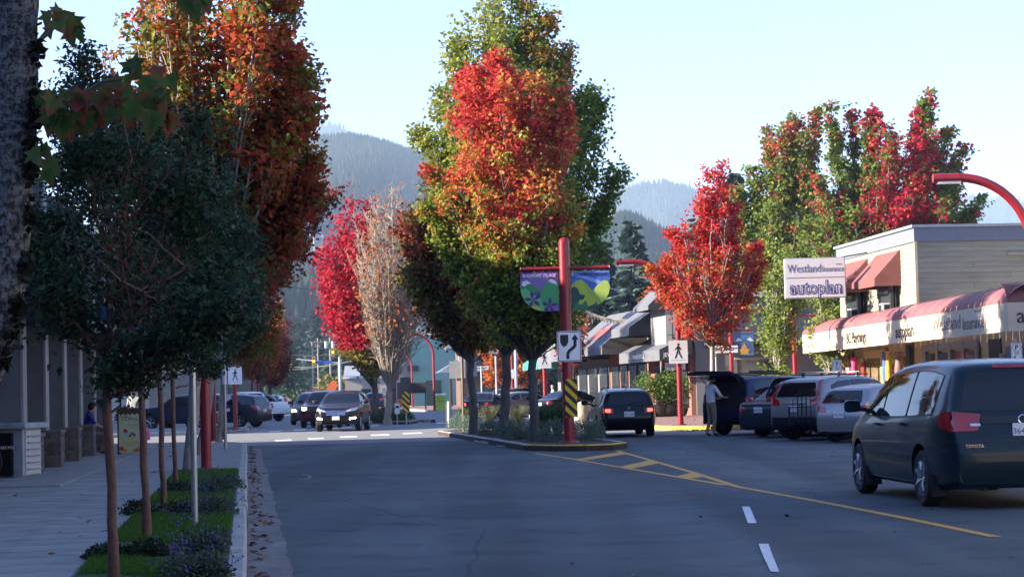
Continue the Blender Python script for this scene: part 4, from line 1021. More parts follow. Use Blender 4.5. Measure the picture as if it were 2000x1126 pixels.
# ================================================================== street furniture
def lamp_post(loc, rz, label, h=5.75, arm=2.1, arch=True, r=.10, name='street_lamp', group='red curved street lamps'):
    """red post whose top bends over the road: local +x is the side the arm reaches to"""
    o = empty(name, loc, rz, label, 'street lamp', group)
    ra = min(1.55, arm)
    pts = [(0, 0, 0), (0, 0, h - ra)]
    pts += [(ra - ra * math.cos(a), 0, h - ra + ra * math.sin(a)) for a in np.linspace(.12, math.pi / 2, 12)]
    pts += [(arm, 0, h)]
    MB().tube(pts, r, 14).build('post', RED, o, smooth=True)
    MB().tube([(0, 0, -.01), (0, 0, .03)], [r * 2.0, r * 2.0], 14).build('base_plate', RED, o)
    MB().box((arm - .35, 0, h - r - .005), (.5, .13, .05)).build('luminaire', M('lamp_glass', (.6, .6, .58), .3), o)
    for zz in (h - ra - .05,):
        MB().tube([(0, 0, zz), (0, 0, zz + .07)], r * 1.12, 14).build('collar', RED, o, smooth=True)
    for t in (.55, .2):
        MB().tube([(arm - t, 0, h), (arm - t - .03, 0, h)], r * 1.05, 14).build('collar', RED, o, smooth=True)
    return o
def ped_shape(s=1., flip=1):
    """walking figure outlines, unit about 1 tall"""
    def c(pts): return [(x * s * flip, z * s) for x, z in pts]
    head = [(.02 + .075 * math.cos(a), .43 + .075 * math.sin(a)) for a in np.linspace(0, 6.283, 12, endpoint=False)]
    torso = [(-.06, .33), (.05, .34), (.12, .24), (.22, .10), (.18, .06), (.09, .16), (.07, .04), (-.07, .02), (-.05, .17), (-.11, .12), (-.21, .07), (-.23, .11), (-.13, .20)]
    l1 = [(.07, .05), (.14, -.20), (.27, -.45), (.19, -.48), (.06, -.22), (0, -.02)]
    l2 = [(-.07, .04), (.02, -.02), (-.06, -.22), (-.15, -.47), (-.24, -.45), (-.14, -.20)]
    return [c(head), c(torso), c(l1), c(l2)]
def sign_panel(parent, w, h, loc, rz=0., r=.03, border=None, face=None, name='sign_plate', t=.012):
    o = linkmesh(name, flat(rrect(w, h, r), t).mesh(name, [face or SIGNW]), parent, loc, rz)
    MB().prism(rrect(w, h, r), lambda a, b, d: (a, .002 + d, b), .004).build('sign_back', SIGNBACK, o)
    if border:
        outer, inner = rrect(w - .03, h - .03, r * .8), rrect(w - .03 - 2 * border, h - .03 - 2 * border, r * .6)
        m = MB(); n = len(outer)
        m.add([(a, -t - .001, b) for a, b in outer] + [(a, -t - .001, b) for a, b in inner], [(i, (i + 1) % n, n + (i + 1) % n, n + i) for i in range(n)])
        m.build('border', SIGNK, o)
    return o
def ped_sign(parent, loc, w=.6, h=.75, rz=0., flip=1):
    s = sign_panel(parent, w, h, loc, rz)
    m = MB()
    for pl in ped_shape(h * .68, flip):
        m.prism([(a, b + .03) for a, b in pl], lambda a, b, d: (a, -.0135 - d, b), .002)
    m.build('walking_figure', SIGNK, s)
    MB().box((0, -.0135, -h * .36), (w * .8, .002, .008)).build('rule', SIGNK, s)
    return s
def hazard(parent, loc, w=.32, h=1.0, rz=0.):
    s = sign_panel(parent, w, h, loc, rz, r=.02, face=SIGNY)
    for k in range(-2, 6):
        z0 = -h / 2 + k * .27
        q = clip([(-w / 2, z0 + w), (w / 2, z0), (w / 2, z0 + .135), (-w / 2, z0 + w + .135)], [(-w / 2, -h / 2), (w / 2, -h / 2), (w / 2, h / 2), (-w / 2, h / 2)])
        if len(q) > 2: flat([(a, b) for a, b in q], .002).build('stripe', SIGNK, s, loc=(0, -.0135, 0))
    return s
def clip(subj, conv):
    out = list(subj)
    for a, b in zip(conv, conv[1:] + conv[:1]):
        inp, out = out, []
        side = lambda p: (b[0] - a[0]) * (p[1] - a[1]) - (b[1] - a[1]) * (p[0] - a[0])
        for p, q in zip(inp, inp[1:] + inp[:1]):
            sp_, sq = side(p), side(q)
            if sp_ >= 0: out.append(p)
            if (sp_ >= 0) != (sq >= 0):
                t = sp_ / (sp_ - sq); out.append((p[0] + (q[0] - p[0]) * t, p[1] + (q[1] - p[1]) * t))
        if not out: return []
    return out
def post(name, loc, h, r, mat, label, cat='sign', rz=0., group=None):
    o = empty(name, loc, rz, label, cat, group)
    MB().cyl((0, 0, -.05), (0, 0, h), r, n=12).build('pole', mat, o, smooth=True)
    MB().lathe([(r * 1.15, -.02), (r * 1.15, .03), (r * .7, .055), (.001, .06)], 12, (0, 0, h)).build('pole_cap', mat, o, smooth=True)
    return o

# red lamp posts, left side
b = G(403, 915, .15); lamp_post(b, STREET, h=5.45, label='thick red lamp post in the grass strip, nearest on the left pavement')
b = G(460, 835, .15); l2 = lamp_post(b, STREET, 'red lamp post carrying a white pedestrian sign at the far left corner')
ped_sign(l2, (.02, -.13, 2.35), .62, .78)
for i, (px, Y, ll) in enumerate(((493, 150, 'red lamp post among parked cars, nearer of the far left pair'), (505, 163, 'red lamp post among parked cars, farther of the far left pair'))):
    lamp_post(at(px, Y), STREET, ll)
lamp_post(at(417, 62, .15), STREET, 'red lamp post half hidden behind the black litter bin', h=5.0)
# grey steel pole with the back of a sign, nearest thing on the strip
b = G(381, 1025, .165)
o = post('sign_pole', b, 2.2, .034, GALV, 'tall bare steel pole with grey sign back, standing in the grass strip')
MB().prism(rrect(.30, .42, .04), lambda a, c, d: (a + .17, .05 + d, c + 1.95), .006).build('sign_plate', SIGNBACK, o)
b = G(441, 878, .15)
o = post('sign_pole', b, 4.4, .04, GALV, 'slim steel pole with clamp band and large grey sign back at corner')
MB().cyl((0, 0, 1.70), (0, 0, 2.1), .058, n=12).build('clamp_band', WHITE, o)
MB().prism(rrect(.95, 1.05, .06), lambda a, c, d: (a - .2, .06 + d, c + 3.15), .008).build('sign_plate', SIGNBACK, o)
# litter bin
b = G(421, 858, .15)
o = empty('litter_bin', b, STREET, 'black domed litter bin with a red and white notice', 'bin')
MB().lathe([(.27, 0), (.29, .05), (.29, .95), (.31, .97), (.31, 1.02), (.25, 1.18), (.12, 1.27), (.001, 1.29)], 18).build('bin_body', BLACK, o, smooth=True)
MB().box((.0, -.29, .70), (.24, .02, .46)).build('notice', WHITE, o)
MB().box((.0, -.303, .70), (.18, .01, .34)).build('notice_print', RED, o)
# recycling enclosure
b = G(46, 932, .15)
o = empty('recycling_enclosure', b, R(-12), 'pale concrete recycling enclosure with louvred side and black slatted bin front', 'bin enclosure')
w = .95
ENC = M('enclosure_concrete', (.32, .35, .38), .8, var=.14, scale=5, bump=.2)
MB().box((-.62, .40, .45), (1.20, .76, .88)).build('casing', ENC, o, bevel=.01)
MB().box((-.62, .40, .94), (1.42, .98, .11)).build('lid', ENC, o, bevel=.03)
MB().box((-.60, .01, .43), (.80, .06, .78)).build('bin_front', BLACK, o)
for k in range(14): MB().box((-.98 + .058 * k, -.03, .43), (.028, .03, .78)).build('slat', BLACK, o)
text('RECYCL', .075, WHITE, o, (-.42, -.052, .55), extrude=.003, bold=.001, align='LEFT')
MB().box((-.01, .40, .45), (.03, .60, .80)).build('louvre_frame', M('louvre_white', (.46, .47, .47), .6, var=.1), o)
for k in range(6): MB().box((.022, .40, .15 + .12 * k), (.05, .52, .02), rx=0).build('louvre', CREAM, o)
# bicycle leaning by the enclosure, only its front wheel reaches into the picture
b = at(-32, 34.5, .15)
o = empty('bicycle', b, 0, 'dark bicycle by the recycling enclosure, front wheel at the left edge', 'bicycle')
for x, nm in ((0, 'front_wheel'), (-1.02, 'rear_wheel')):
    w_ = MB().tube([(x + .32 * math.cos(a), 0, .34 + .32 * math.sin(a)) for a in np.linspace(0, 6.2832, 33)], .02, 6, caps=False).build(nm, RUBBER, o, smooth=True)
    m = MB()
    for a in np.linspace(0, 6.283, 12, endpoint=False): m.cyl((x, 0, .34), (x + .31 * math.cos(a), 0, .34 + .31 * math.sin(a)), .003, n=4)
    m.build('spokes', GALV, w_)
m = MB()
for a_, b_ in (((0, 0, .34), (-.18, 0, .90)), ((-.16, 0, .82), (-.62, 0, .80)), ((-.16, 0, .80), (-.56, 0, .33)), ((-.56, 0, .33), (-.64, 0, .88)), ((-.56, 0, .33), (-1.02, 0, .34)), ((-1.02, 0, .34), (-.62, 0, .80))): m.cyl(a_, b_, .018, n=8)
m.build('frame', BLACK, o, smooth=True)
MB().tube([(-.14, -.26, .98), (-.19, -.12, .96), (-.19, .12, .96), (-.14, .26, .98)], .014, 6).build('handlebar', BLACK, o)
MB().lathe([(.001, 0), (.07, .01), (.05, .05), (.001, .06)], 10, (-.66, 0, .88)).build('saddle', BLACK, o, smooth=True)
# sandwich board
b = G(256, 888, .15)
o = empty('sandwich_board', b, R(4), 'cream sandwich board with fruit pictures and dark top on the pavement', 'sign')
BORD = M('board_cream', (.46, .47, .26), .6, var=.08)
fr = MB()
for s in (-1, 1):
    fr.box((s * .30, -.06, .58), (.035, .03, 1.16)).box((s * .30, .20, .56), (.035, .03, 1.12))
fr.build('frame', BLACK, o)
MB().box((0, -.075, .60), (.56, .015, 1.04)).build('board', BORD, o)
MB().box((0, .215, .60), (.56, .015, 1.04)).build('board', BORD, o)
zig = [(-.28, 1.16), (.28, 1.16)] + [(.28 - .056 * k, 1.06 - (.05 if k % 2 else 0) - .02) for k in range(11)]
flat(zig, .006).build('icing_edge', M('choc', (.05, .025, .018), .6), o, loc=(0, -.083, 0))
text('CO', .13, M('choc2', (.06, .03, .02), .6), o, (-.15, -.085, .98)); text('COfroy', .13, M('choc2', (.06, .03, .02)), o, (-.02, -.085, .90))
text('Come taste the\ndifference!', .062, M('pink_ink', (.45, .12, .10), .6), o, (.0, -.085, .30))
text('frozen yogurt\nand fruit', .06, M('cyan_ink', (.10, .42, .50), .6), o, (.10, -.085, .74))
def disc(cx, cz, r_, n=14, sx=1.): return [(cx + r_ * sx * math.cos(a), cz + r_ * math.sin(a)) for a in np.linspace(0, 6.283, n, endpoint=False)]
for nm, cx, cz, r_, c in (('cup', -.12, .50, .06, (.20, .45, .50)), ('cherry_sauce', -.12, .60, .055, (.25, .03, .03)), ('grape', .05, .54, .035, (.12, .05, .16)), ('grape', .10, .50, .035, (.12, .05, .16)), ('grape', .0, .49, .035, (.10, .04, .14)), ('lemon', -.04, .43, .045, (.55, .45, .06)), ('strawberry', -.22, .17, .06, (.45, .05, .03)), ('orange_slice', -.13, .13, .05, (.5, .25, .03)), ('orange_slice', .22, .15, .07, (.5, .25, .03)), ('kiwi', .08, .12, .04, (.22, .32, .05)), ('tomato', .15, .13, .045, (.45, .08, .03))):
    flat(disc(cx, cz, r_), .004).build(nm, M('fruit_%s' % nm, c, .6), o, loc=(0, -.083 - .0005 * random.randrange(4), 0))
# planter box with clipped shrub
b = at(250, 56, .15)
o = empty('planter_box', b, STREET, 'grey planter box with a rounded green shrub beside the sandwich board', 'planter')
MB().box((0, 0, .35), (.5, .5, .7)).build('box', STUCCO, o, bevel=.02)
g_ = np.random.default_rng(2); n_ = 900
d_ = g_.normal(size=(n_, 3)); d_ /= np.linalg.norm(d_, axis=1)[:, None]
linkmesh('shrub', leaf_mesh('shrub', d_ * g_.uniform(.7, 1, (n_, 1)) * np.array([.36, .36, .30]) + np.array([0, 0, .92]), np.full(n_, .07), np.array([(.04, .08, .02)]) * g_.uniform(.6, 1.4, (n_, 1)), KITE, seed=3), o)['kind'] = 'stuff'

# ================================================================== left trees
# near maple whose lichened trunk crosses the left edge
LICHEN = M('lichened_bark', (.16, .155, .15), .95, var=0, bump=1., bscale=34)
nt = LICHEN.node_tree; bb_ = nt.nodes['Principled BSDF']
tc = nt.nodes.new('ShaderNodeTexCoord')
n1 = nt.nodes.new('ShaderNodeTexNoise'); n1.inputs['Scale'].default_value = 38; n1.inputs['Detail'].default_value = 8; n1.inputs['Roughness'].default_value = .75
n2 = nt.nodes.new('ShaderNodeTexNoise'); n2.inputs['Scale'].default_value = 6; n2.inputs['Detail'].default_value = 5
r1 = nt.nodes.new('ShaderNodeValToRGB'); e = r1.color_ramp.elements
e[0].position, e[1].position = .43, .58; e[0].color, e[1].color = (.014, .0135, .013, 1), (.16, .158, .152, 1)
r2 = nt.nodes.new('ShaderNodeValToRGB'); e = r2.color_ramp.elements
e[0].position, e[1].position = .36, .43; e[0].color, e[1].color = (.018, .018, .012, 1), (1, 1, 1, 1)
mx = nt.nodes.new('ShaderNodeMix'); mx.data_type = 'RGBA'; mx.blend_type = 'MULTIPLY'; mx.inputs[0].default_value = 1
nt.links.new(tc.outputs['Object'], n1.inputs[0]); nt.links.new(tc.outputs['Object'], n2.inputs[0]); nt.links.new(n1.outputs[0], r1.inputs[0]); nt.links.new(n2.outputs[0], r2.inputs[0])
nt.links.new(r1.outputs[0], mx.inputs[6]); nt.links.new(r2.outputs[0], mx.inputs[7]); nt.links.new(mx.outputs[2], bb_.inputs['Base Color'])
YN = 9.0
kk = FOC / YN
edge = [(1500, -300), (1150, -175), (900, -65), (740, -2), (650, 28), (560, 47), (500, 54), (400, 62), (300, 68), (200, 73), (100, 75), (0, 77), (-150, 76)]
base = P(-300 - 44, 1440, YN); base.z = 0
nm = empty('near_maple', base, 0, 'lichen covered maple trunk leaning across the left edge with large drooping leaves', 'tree')
tk = [P(x - 44, y, YN) - base for y, x in edge]; tk[0].z = -.1
# finer wobble
fine = [Vector(p) for p in smoothline([tuple(p) for p in tk], 2)]
MB().tube(fine, [.118 - .02 * i / len(fine) + random.uniform(-.004, .004) for i in range(len(fine))], 18).build('trunk', LICHEN, nm, smooth=True)
st2 = [P(x, y, YN + .25) - base for y, x in ((700, -40), (500, -20), (350, -8), (250, 2), (120, 20), (40, 34), (-120, 62))]
MB().tube([Vector(p) for p in smoothline([tuple(p) for p in st2], 2)], .055, 12).build('second_stem', LICHEN, nm, smooth=True)
mo = np.random.default_rng(9)
MOSS = leafmat('moss', .1, .9)
mp_, mc_ = [], []
for y in mo.choice(np.array([180, 235, 290, 300, 420, 520, 600, 330, 95, 640, 700]), 900):
    yy = y + mo.normal() * 14; xe = np.interp(yy, [e_[0] for e_ in edge][::-1], [e_[1] for e_ in edge][::-1])
    p = P(xe - abs(mo.normal()) * 9 + 2, yy, YN - .05 + mo.normal() * .03) - base; mp_.append(tuple(p)); mc_.append(np.array((.018, .017, .010)) * mo.uniform(.5, 1.6))
mm_ = linkmesh('moss', leaf_mesh('moss', np.array(mp_), mo.uniform(.02, .055, len(mp_)), np.array(mc_), KITE, MOSS), nm); mm_['kind'] = 'stuff'
for px, py, s in ((68, 300, 1.), (66, 235, .8), (62, 425, .7), (70, 185, .8), (60, 330, .9), (45, 610, .8)): pass
leafvar = []
for i, (c, tip) in enumerate((((.05, .12, .03), (.10, .09, .03)), ((.07, .14, .03), (.22, .05, .035)), ((.10, .11, .03), (.30, .045, .04)), ((.16, .07, .03), (.34, .04, .05)))):
    ol = MAPLE; nv = len(ol)
    vs = [(x * .125, -.03 * (abs(x) * 2) ** 1.5 - .02 * (z - .4) ** 2, -z * .125) for x, z in ol] + [(0, .006, -.05)]
    me = bpy.data.meshes.new('leaf'); me.from_pydata(vs, [], [(k, (k + 1) % nv, nv) for k in range(nv)]); me.materials.append(leafmat('near_leaf', .38))
    ca = me.color_attributes.new('leafcol', 'FLOAT_COLOR', 'POINT')
    cc = [(*(tip if (ol[k][0] ** 2 + (ol[k][1] - .3) ** 2) > .12 else c), 1) for k in range(nv)] + [(*c, 1)]
    ca.data.foreach_set('color', np.array(cc, np.float32).reshape(-1)); leafvar.append(me)
spots = [(96, 22), (112, 40), (128, 22), (142, 30), (150, 52), (135, 58), (100, 48), (118, 18), (370, -8), (388, 2), (398, -12), (352, -16), (380, -14)]
lr = random.Random(5)
for _ in range(84):
    x = lr.uniform(75, 335); y = lr.uniform(128, 225) + (x - 200) * .02
    if x > 250: y = lr.uniform(118, 228)
    if x < 200: y = lr.uniform(180, 230)
    spots.append((x, y - 4))
spots += [(82, 282), (74, 306), (96, 310), (104, 322), (88, 330), (66, 290)]
for i, (x, y) in enumerate(spots):
    p = P(x, y, YN + lr.uniform(-.35, .25)) - base
    lf = linkmesh('leaf', leafvar[lr.choice((0, 0, 0, 1, 1, 2, 2, 3) if 110 < y < 240 and x > 150 else (0, 0, 1))], nm, p)
    lf.rotation_euler = (lr.uniform(-.7, .7), lr.uniform(-.6, .6), lr.uniform(-.9, .9)); s = lr.uniform(.75, 1.15); lf.scale = (s, s, s)
for path in ([(70, 85), (100, 60), (125, 28), (140, 25)], [(66, 190), (130, 200), (200, 160), (280, 150), (330, 160)], [(65, 245), (120, 235), (180, 205), (240, 190)], [(60, 262), (80, 275), (90, 300)], [(75, -40), (220, -40), (330, -25), (380, -15)]):
    MB().tube([P(x, y, YN - .05) - base for x, y in path], np.linspace(.012, .004, len(path)).tolist(), 5).build('twig', BARK, nm)

def dark_cols(t, u, cr, wv, g, n): return pick([(.027, .056, .026), (.038, .072, .030), (.018, .040, .021), (.055, .088, .035)], [4, 3, 3, 1], g, n)
PB = [((222, 1150), 14.7, [(700, 170, 300), (640, 130, 380), (560, 110, 400), (470, 100, 390), (380, 110, 340), (310, 150, 300), (260, 190, 260)], 5200, 1.72, 'nearest paperbark maple with cinnamon trunk in the grass strip', [(70, 430), (455, 560), (430, 640), (415, 330), (150, 260), (340, 690), (85, 560), (250, 735), (380, 250), (60, 500), (120, 620), (480, 610)]),
      ((287, 1051), 20, [(700, 240, 380), (620, 200, 420), (520, 190, 430), (420, 160, 400), (320, 150, 360), (240, 150, 270), (170, 150, 210)], 6500, 1.75, 'second paperbark maple from the camera in the grass strip', [(158, 100), (175, 140), (150, 170), (480, 470), (470, 600), (130, 230), (430, 350), (400, 690), (120, 330), (260, 210), (300, 260)]),
      ((320, 986), 25, [(700, 295, 380), (640, 280, 420), (560, 270, 440), (470, 280, 430), (400, 310, 410)], 5000, 1.8, 'third paperbark maple from the camera in the grass strip', [(480, 520), (490, 610), (350, 330), (420, 370), (440, 690), (260, 600), (470, 440)]),
      ((343, 951), 30, [(710, 320, 390), (650, 310, 430), (560, 310, 460), (480, 320, 450), (430, 350, 430)], 4600, 1.85, 'farthest small paperbark maple, just before the red lamp post', [(500, 560), (495, 650), (390, 390), (450, 420), (420, 720), (480, 480)])]
for i, (bp_, Y, rows, n, fk, ll, spk) in enumerate(PB):
    bs = G(*bp_, .16) if i else Vector((FX(222, 14.7, .16), 14.7, .16))
    tr = maple('paperbark_maple', bs, None, rows, Y, ll, dark_cols, leaves=int(n * 3.2), leaf=.062, spikes=spk, limbs=18, trunk_r=.038 - .001 * i, fork=fk, seed=20 + i, shape=LANCE * np.array([1.7, 1.]), clump=.12, bark=PAPERBARK, sub=6, group='paperbark maples in the grass strip', lean=(-.03, 0, fk), trans=.25, twigr=.7)
    MB().box((-.035, -.04, fk + .28), (.035, .03, .10)).build('blue_tag', M('blue_tape', (.02, .12, .45), .5), tr)
# big half-turned street maple
def left_cols(t, u, cr, wv, g, n):
    f = t * 1.5 - .35 + wv * .35 + cr * .22
    c = mixc((.11, .12, .025), (.46, .12, .03), f)
    gr = (cr + wv * .5 < -.55); c[gr] = np.array((.17, .20, .03))
    rd = (cr > .8); c[rd] = np.array((.40, .06, .03))
    lower = t < .38; c[lower] = c[lower] * .6 + np.array((.13, .035, .02)) * .4
    return c
b = G(371, 921, .15)
maple('street_maple', b, None, [(700, 410, 500), (640, 380, 540), (560, 330, 560), (470, 280, 585), (390, 250, 600), (300, 225, 608), (200, 205, 612), (120, 205, 606), (50, 215, 585), (-20, 235, 562), (-110, 280, 530), (-200, 340, 470)], b.y + .3, 'large orange and green street maple rising above the left trees', left_cols, leaves=40000, leaf=.12, shape=SMALLMAPLE, limbs=76, trunk_r=.105, fork=2.6, clump=.21, seed=41, spikes=[(560, 8), (598, 150), (612, 300), (585, 90), (606, 210), (608, 380)], bark=BARKL, trans=.5, sub=5)
# its long side branch is part of a second maple behind
def left2_cols(t, u, cr, wv, g, n):
    c = mixc((.15, .16, .02), (.22, .08, .02), t * .8 + wv * .4 + cr * .2 - .25); rd = cr > .7; c[rd] = (.26, .03, .03); return c
b = G(428, 862, .15)
maple('street_maple', b, None, [(705, 435, 520), (650, 415, 545), (560, 410, 568), (480, 420, 575), (400, 430, 590), (330, 440, 585), (260, 450, 560)], b.y, 'slim yellow green maple behind the nearest red lamp post', left2_cols, leaves=24000, leaf=.115, limbs=44, trunk_r=.085, fork=2.3, seed=43, clump=.26, bark=BARKL, trans=.5)
b = at(392, 47, .15)
def maroon_cols(t, u, cr, wv, g, n): return pick([(.20, .03, .03), (.26, .05, .025), (.13, .04, .025), (.10, .10, .02)], [4, 3, 3, 1], g, n)
maple('street_maple', b, None, [(560, 480, 560), (480, 500, 610), (420, 500, 640), (380, 520, 675), (350, 530, 640)], 47.2, 'dark red maple with a thin branch reaching over the road', maroon_cols, leaves=3400, leaf=.11, shape=SMALLMAPLE, limbs=22, trunk_r=.10, fork=2.6, seed=44, clump=.16, bark=BARKL, sub=4)
# orange maples farther along
def orange_cols(t, u, cr, wv, g, n): return pick([(.46, .13, .02), (.40, .09, .02), (.36, .17, .03), (.25, .05, .02)], [4, 3, 2, 2], g, n)
maple('street_maple', at(512, 128, .15), None, [(735, 490, 530), (700, 462, 552), (660, 458, 566), (620, 462, 564), (585, 480, 548), (560, 490, 525)], 128, 'bright orange maple among the parked cars on the left', orange_cols, leaves=12000, leaf=.17, limbs=40, trunk_r=.14, fork=2.4, seed=45, clump=.38)
maple('street_maple', at(528, 150, .15), None, [(745, 505, 552), (715, 495, 566), (670, 500, 570), (630, 510, 562), (605, 520, 550)], 150, 'dull maroon maple standing behind the orange one', maroon_cols, leaves=9000, leaf=.19, limbs=40, trunk_r=.16, fork=2.2, seed=46, clump=.42)

# shrubs of the grass strip
CAT = ((.080, .115, .080), (.10, .14, .09), (.06, .095, .065))
DK = ((.03, .052, .024), (.042, .065, .03))
for i, (px, py, rx, h, ll, fl) in enumerate((
        (385, 1128, .26, .26, 'flowering catmint at the very bottom of the grass strip', 34), (395, 1078, .24, .30, 'purple catmint at the foot of the steel pole', 26),
        (410, 1003, .34, .36, 'purple catmint mound spilling over the kerb, third from the camera', 40), (420, 962, .40, .34, 'catmint clump beside the thick red lamp post', 16))):
    bush('catmint', G(px, py, .16), rx * .85, rx, h * .85, ll, n=2200, leaf=.032, cols=CAT, seed=60 + i, flowers=(fl // 2, (.11, .085, .30), .022), group='catmint clumps in the grass strip')
for i, (px, py, rx, h, ll) in enumerate(((300, 1085, .16, .17, 'small dark shrub at the foot of the second paperbark'), (190, 1088, .16, .12, 'low dark shrub at the pavement edge near the first trunk'), (245, 1086, .16, .12, 'low dark shrub right of the first paperbark trunk'),
        (270, 1003, .26, .20, 'dark shrub at the pavement edge by the second trunk'), (350, 1000, .24, .16, 'dark shrub behind the third paperbark trunk'), (352, 958, .30, .20, 'dark shrub around the fourth paperbark trunk'))):
    bush('low_shrub', G(px, py, .16), rx, rx, h, ll, n=900, leaf=.035, cols=DK, seed=80 + i, group='dark shrubs in the grass strip')
# ================================================================== median: banner post, signs, planting, trees
b = G(1112, 864, .13)
o = empty('banner_post', b, 0, 'red post at the island nose with two village banners, keep right sign and hazard board', 'sign post')
MB().cyl((0, 0, 0), (0, 0, 5.15), .14, n=18).build('pole', RED, o, smooth=True)
MB().lathe([(.14, 0), (.12, .06), (.07, .10), (.001, .12)], 18, (0, 0, 5.15)).build('pole_cap', RED, o, smooth=True)
MB().cyl((0, 0, -.02), (0, 0, .05), .27, .25, n=18).build('base_plate', RED, o)
MB().cyl((-1.14, 0, 4.47), (1.14, 0, 4.47), .052, n=12).build('banner_arm', RED, o, smooth=True)
for s_ in (-1, 1): MB().lathe([(.052, 0), (.06, .01), (.04, .03), (.001, .035)], 10, (s_ * 1.14, 0, 4.47), axis='X').build('arm_cap', RED, o)
BW, BH = .98, 1.0
def banner_shape(side):
    r = .62
    if side < 0: q = [(-BW, 0), (-BW, -BH + r)] + [(-BW + r - r * math.cos(a), -BH + r - r * math.sin(a)) for a in np.linspace(.15, math.pi / 2, 8)] + [(0, -BH), (0, 0)]
    else: q = [(0, 0), (0, -BH)] + [(BW - r + r * math.sin(a), -BH + r - r * math.cos(a)) for a in np.linspace(0, math.pi / 2 - .15, 8)] + [(BW, -BH + r), (BW, 0)]
    return q
def art(parent, shape, layers):
    for k, (nm, c, pl) in enumerate(layers):
        q = clip(pl, shape) if nm not in ('flower',) else clip(pl, shape)
        if len(q) > 2: flat(q, .001).build(nm, M('ink_%02d%02d%02d' % tuple(int(x * 99) for x in c), c, .55, var=.04), parent, loc=(0, -.006 - .0015 * (k + 1), 0))
def flower(cx, cz, r_, n=5, ph=0.):
    return [[(cx, cz), (cx + r_ * .62 * math.cos(a - .34), cz + r_ * .62 * math.sin(a - .34)), (cx + r_ * math.cos(a), cz + r_ * math.sin(a)), (cx + r_ * .62 * math.cos(a + .34), cz + r_ * .62 * math.sin(a + .34))] for a in [ph + 6.283 * k / n for k in range(n)]]
lb = banner_shape(-1)
bl_ = flat(lb, .006).build('banner', M('ink_purple', (.11, .035, .22), .6), o, loc=(-.17, -.02, 4.38))
GR1, GR2, LV, YG, DG = (.05, .30, .10), (.035, .22, .08), (.20, .13, .32), (.40, .46, .06), (.015, .07, .05)
L1 = [('sky_band', LV, [(-1, -.20), (-.5, -.05), (0, -.25), (0, -.45), (-1, -.5)]),
      ('mountain', GR2, [(-1., -.48), (-.93, -.30), (-.80, -.24), (-.66, -.32), (-.52, -.44), (-.42, -.5), (-1, -.6)]), ('snow_cap', (.62, .62, .66), [(-.95, -.31), (-.90, -.22), (-.80, -.20), (-.70, -.28), (-.80, -.30), (-.88, -.36)]),
      ('mountain', GR1, [(-.62, -1.0), (-.5, -.62), (-.36, -.32), (-.20, -.22), (-.06, -.28), (0, -.36), (0, -1)]), ('snow_cap', (.62, .62, .66), [(-.26, -.24), (-.20, -.18), (-.08, -.22), (-.02, -.34), (-.12, -.30)]),
      ('meadow', (.10, .42, .14), [(-1, -.46), (-.84, -.40), (-.66, -.56), (-.46, -.66), (-.36, -1.), (-1, -1.)]),
      ('leaf', YG, [(-.80, -.98), (-.70, -.84), (-.55, -.86), (-.46, -.94), (-.50, -1.), (-.75, -1.)]), ('leaf', (.20, .12, .34), [(-.34, -1.0), (-.30, -.92), (-.02, -.80), (0, -1)])]
art(bl_, lb, L1 + [('flower', (.075, .018, .17), f) for f in flower(-.66, -.70, .24, 5, .5) + flower(-.24, -.86, .22, 5, .2)])
text('EDGEMONT VILLAGE', .113, SIGNW, bl_, (-.49, -.010, -.085), extrude=.0015, bold=.0015, xs=.80)
rb = banner_shape(1)
br_ = flat(rb, .006).build('banner', M('ink_blue', (.05, .13, .42), .6), o, loc=(.17, -.02, 4.38))
L2 = [('sky_band', (.22, .34, .62), [(0, -.02), (.5, -.16), (.98, -.34), (.98, -.44), (.4, -.22), (0, -.10)]), ('sky_band', (.14, .24, .55), [(0, 0), (.98, 0), (.98, -.05), (0, -.03)]),
      ('mountain', (.36, .46, .05), [(.0, -.34), (.12, -.24), (.26, -.22), (.40, -.34), (.52, -.50), (.70, -.70), (.86, -.90), (.5, -1.), (0, -1)]),
      ('mountain', (.46, .58, .10), [(.54, -.50), (.66, -.36), (.82, -.24), (.93, -.26), (.98, -.40), (.98, -.70), (.80, -.86), (.68, -.66)]),
      ('meadow', (.30, .40, .04), [(.30, -.30), (.46, -.46), (.62, -.66), (.80, -.84), (.66, -.80), (.46, -.62)]),
      ('forest', DG, [(0, -.44), (.06, -.38), (.16, -.44), (.20, -.58), (.34, -.62), (.30, -.72), (.18, -.74), (.10, -1.), (0, -1)]),
      ('forest', (.03, .16, .07), [(.0, -.98), (.10, -.80), (.24, -.86), (.36, -.74), (.40, -.90), (.56, -.86), (.62, -.78), (.70, -.92), (.6, -1.0), (0, -1)]), ('forest', DG, [(.36, -1.), (.56, -.84), (.62, -.90), (.78, -.80), (.84, -.74), (.9, -.9), (.7, -1)])]
art(br_, rb, L2)
text('EDGEMONT VILLAGE', .113, M('ink_navy', (.02, .03, .10), .6), br_, (.49, -.012, -.085), extrude=.0015, bold=.0015, xs=.80)
kr = sign_panel(o, .62, .78, (.06, -.16, 2.46), border=.018)
flat(roundpoly([(-.23, .30), (-.02, .30), (-.02, .12), (-.06, .03), (-.125, -.02), (-.19, .03), (-.23, .12)], .02), .002).build('shield_mark', SIGNK, kr, loc=(0, -.0135, 0))
flat([(-.085, -.32), (.0, -.32), (.0, -.20), (.03, -.14), (.14, -.06), (.185, .0), (.19, .05), (.19, .17), (.245, .17), (.15, .31), (.055, .17), (.11, .17), (.11, .06), (.10, .02), (-.03, -.09), (-.075, -.16)], .002).build('arrow_mark', SIGNK, kr, loc=(0, -.0135, 0))
hazard(o, (.075, -.155, 1.14), .31, .97)

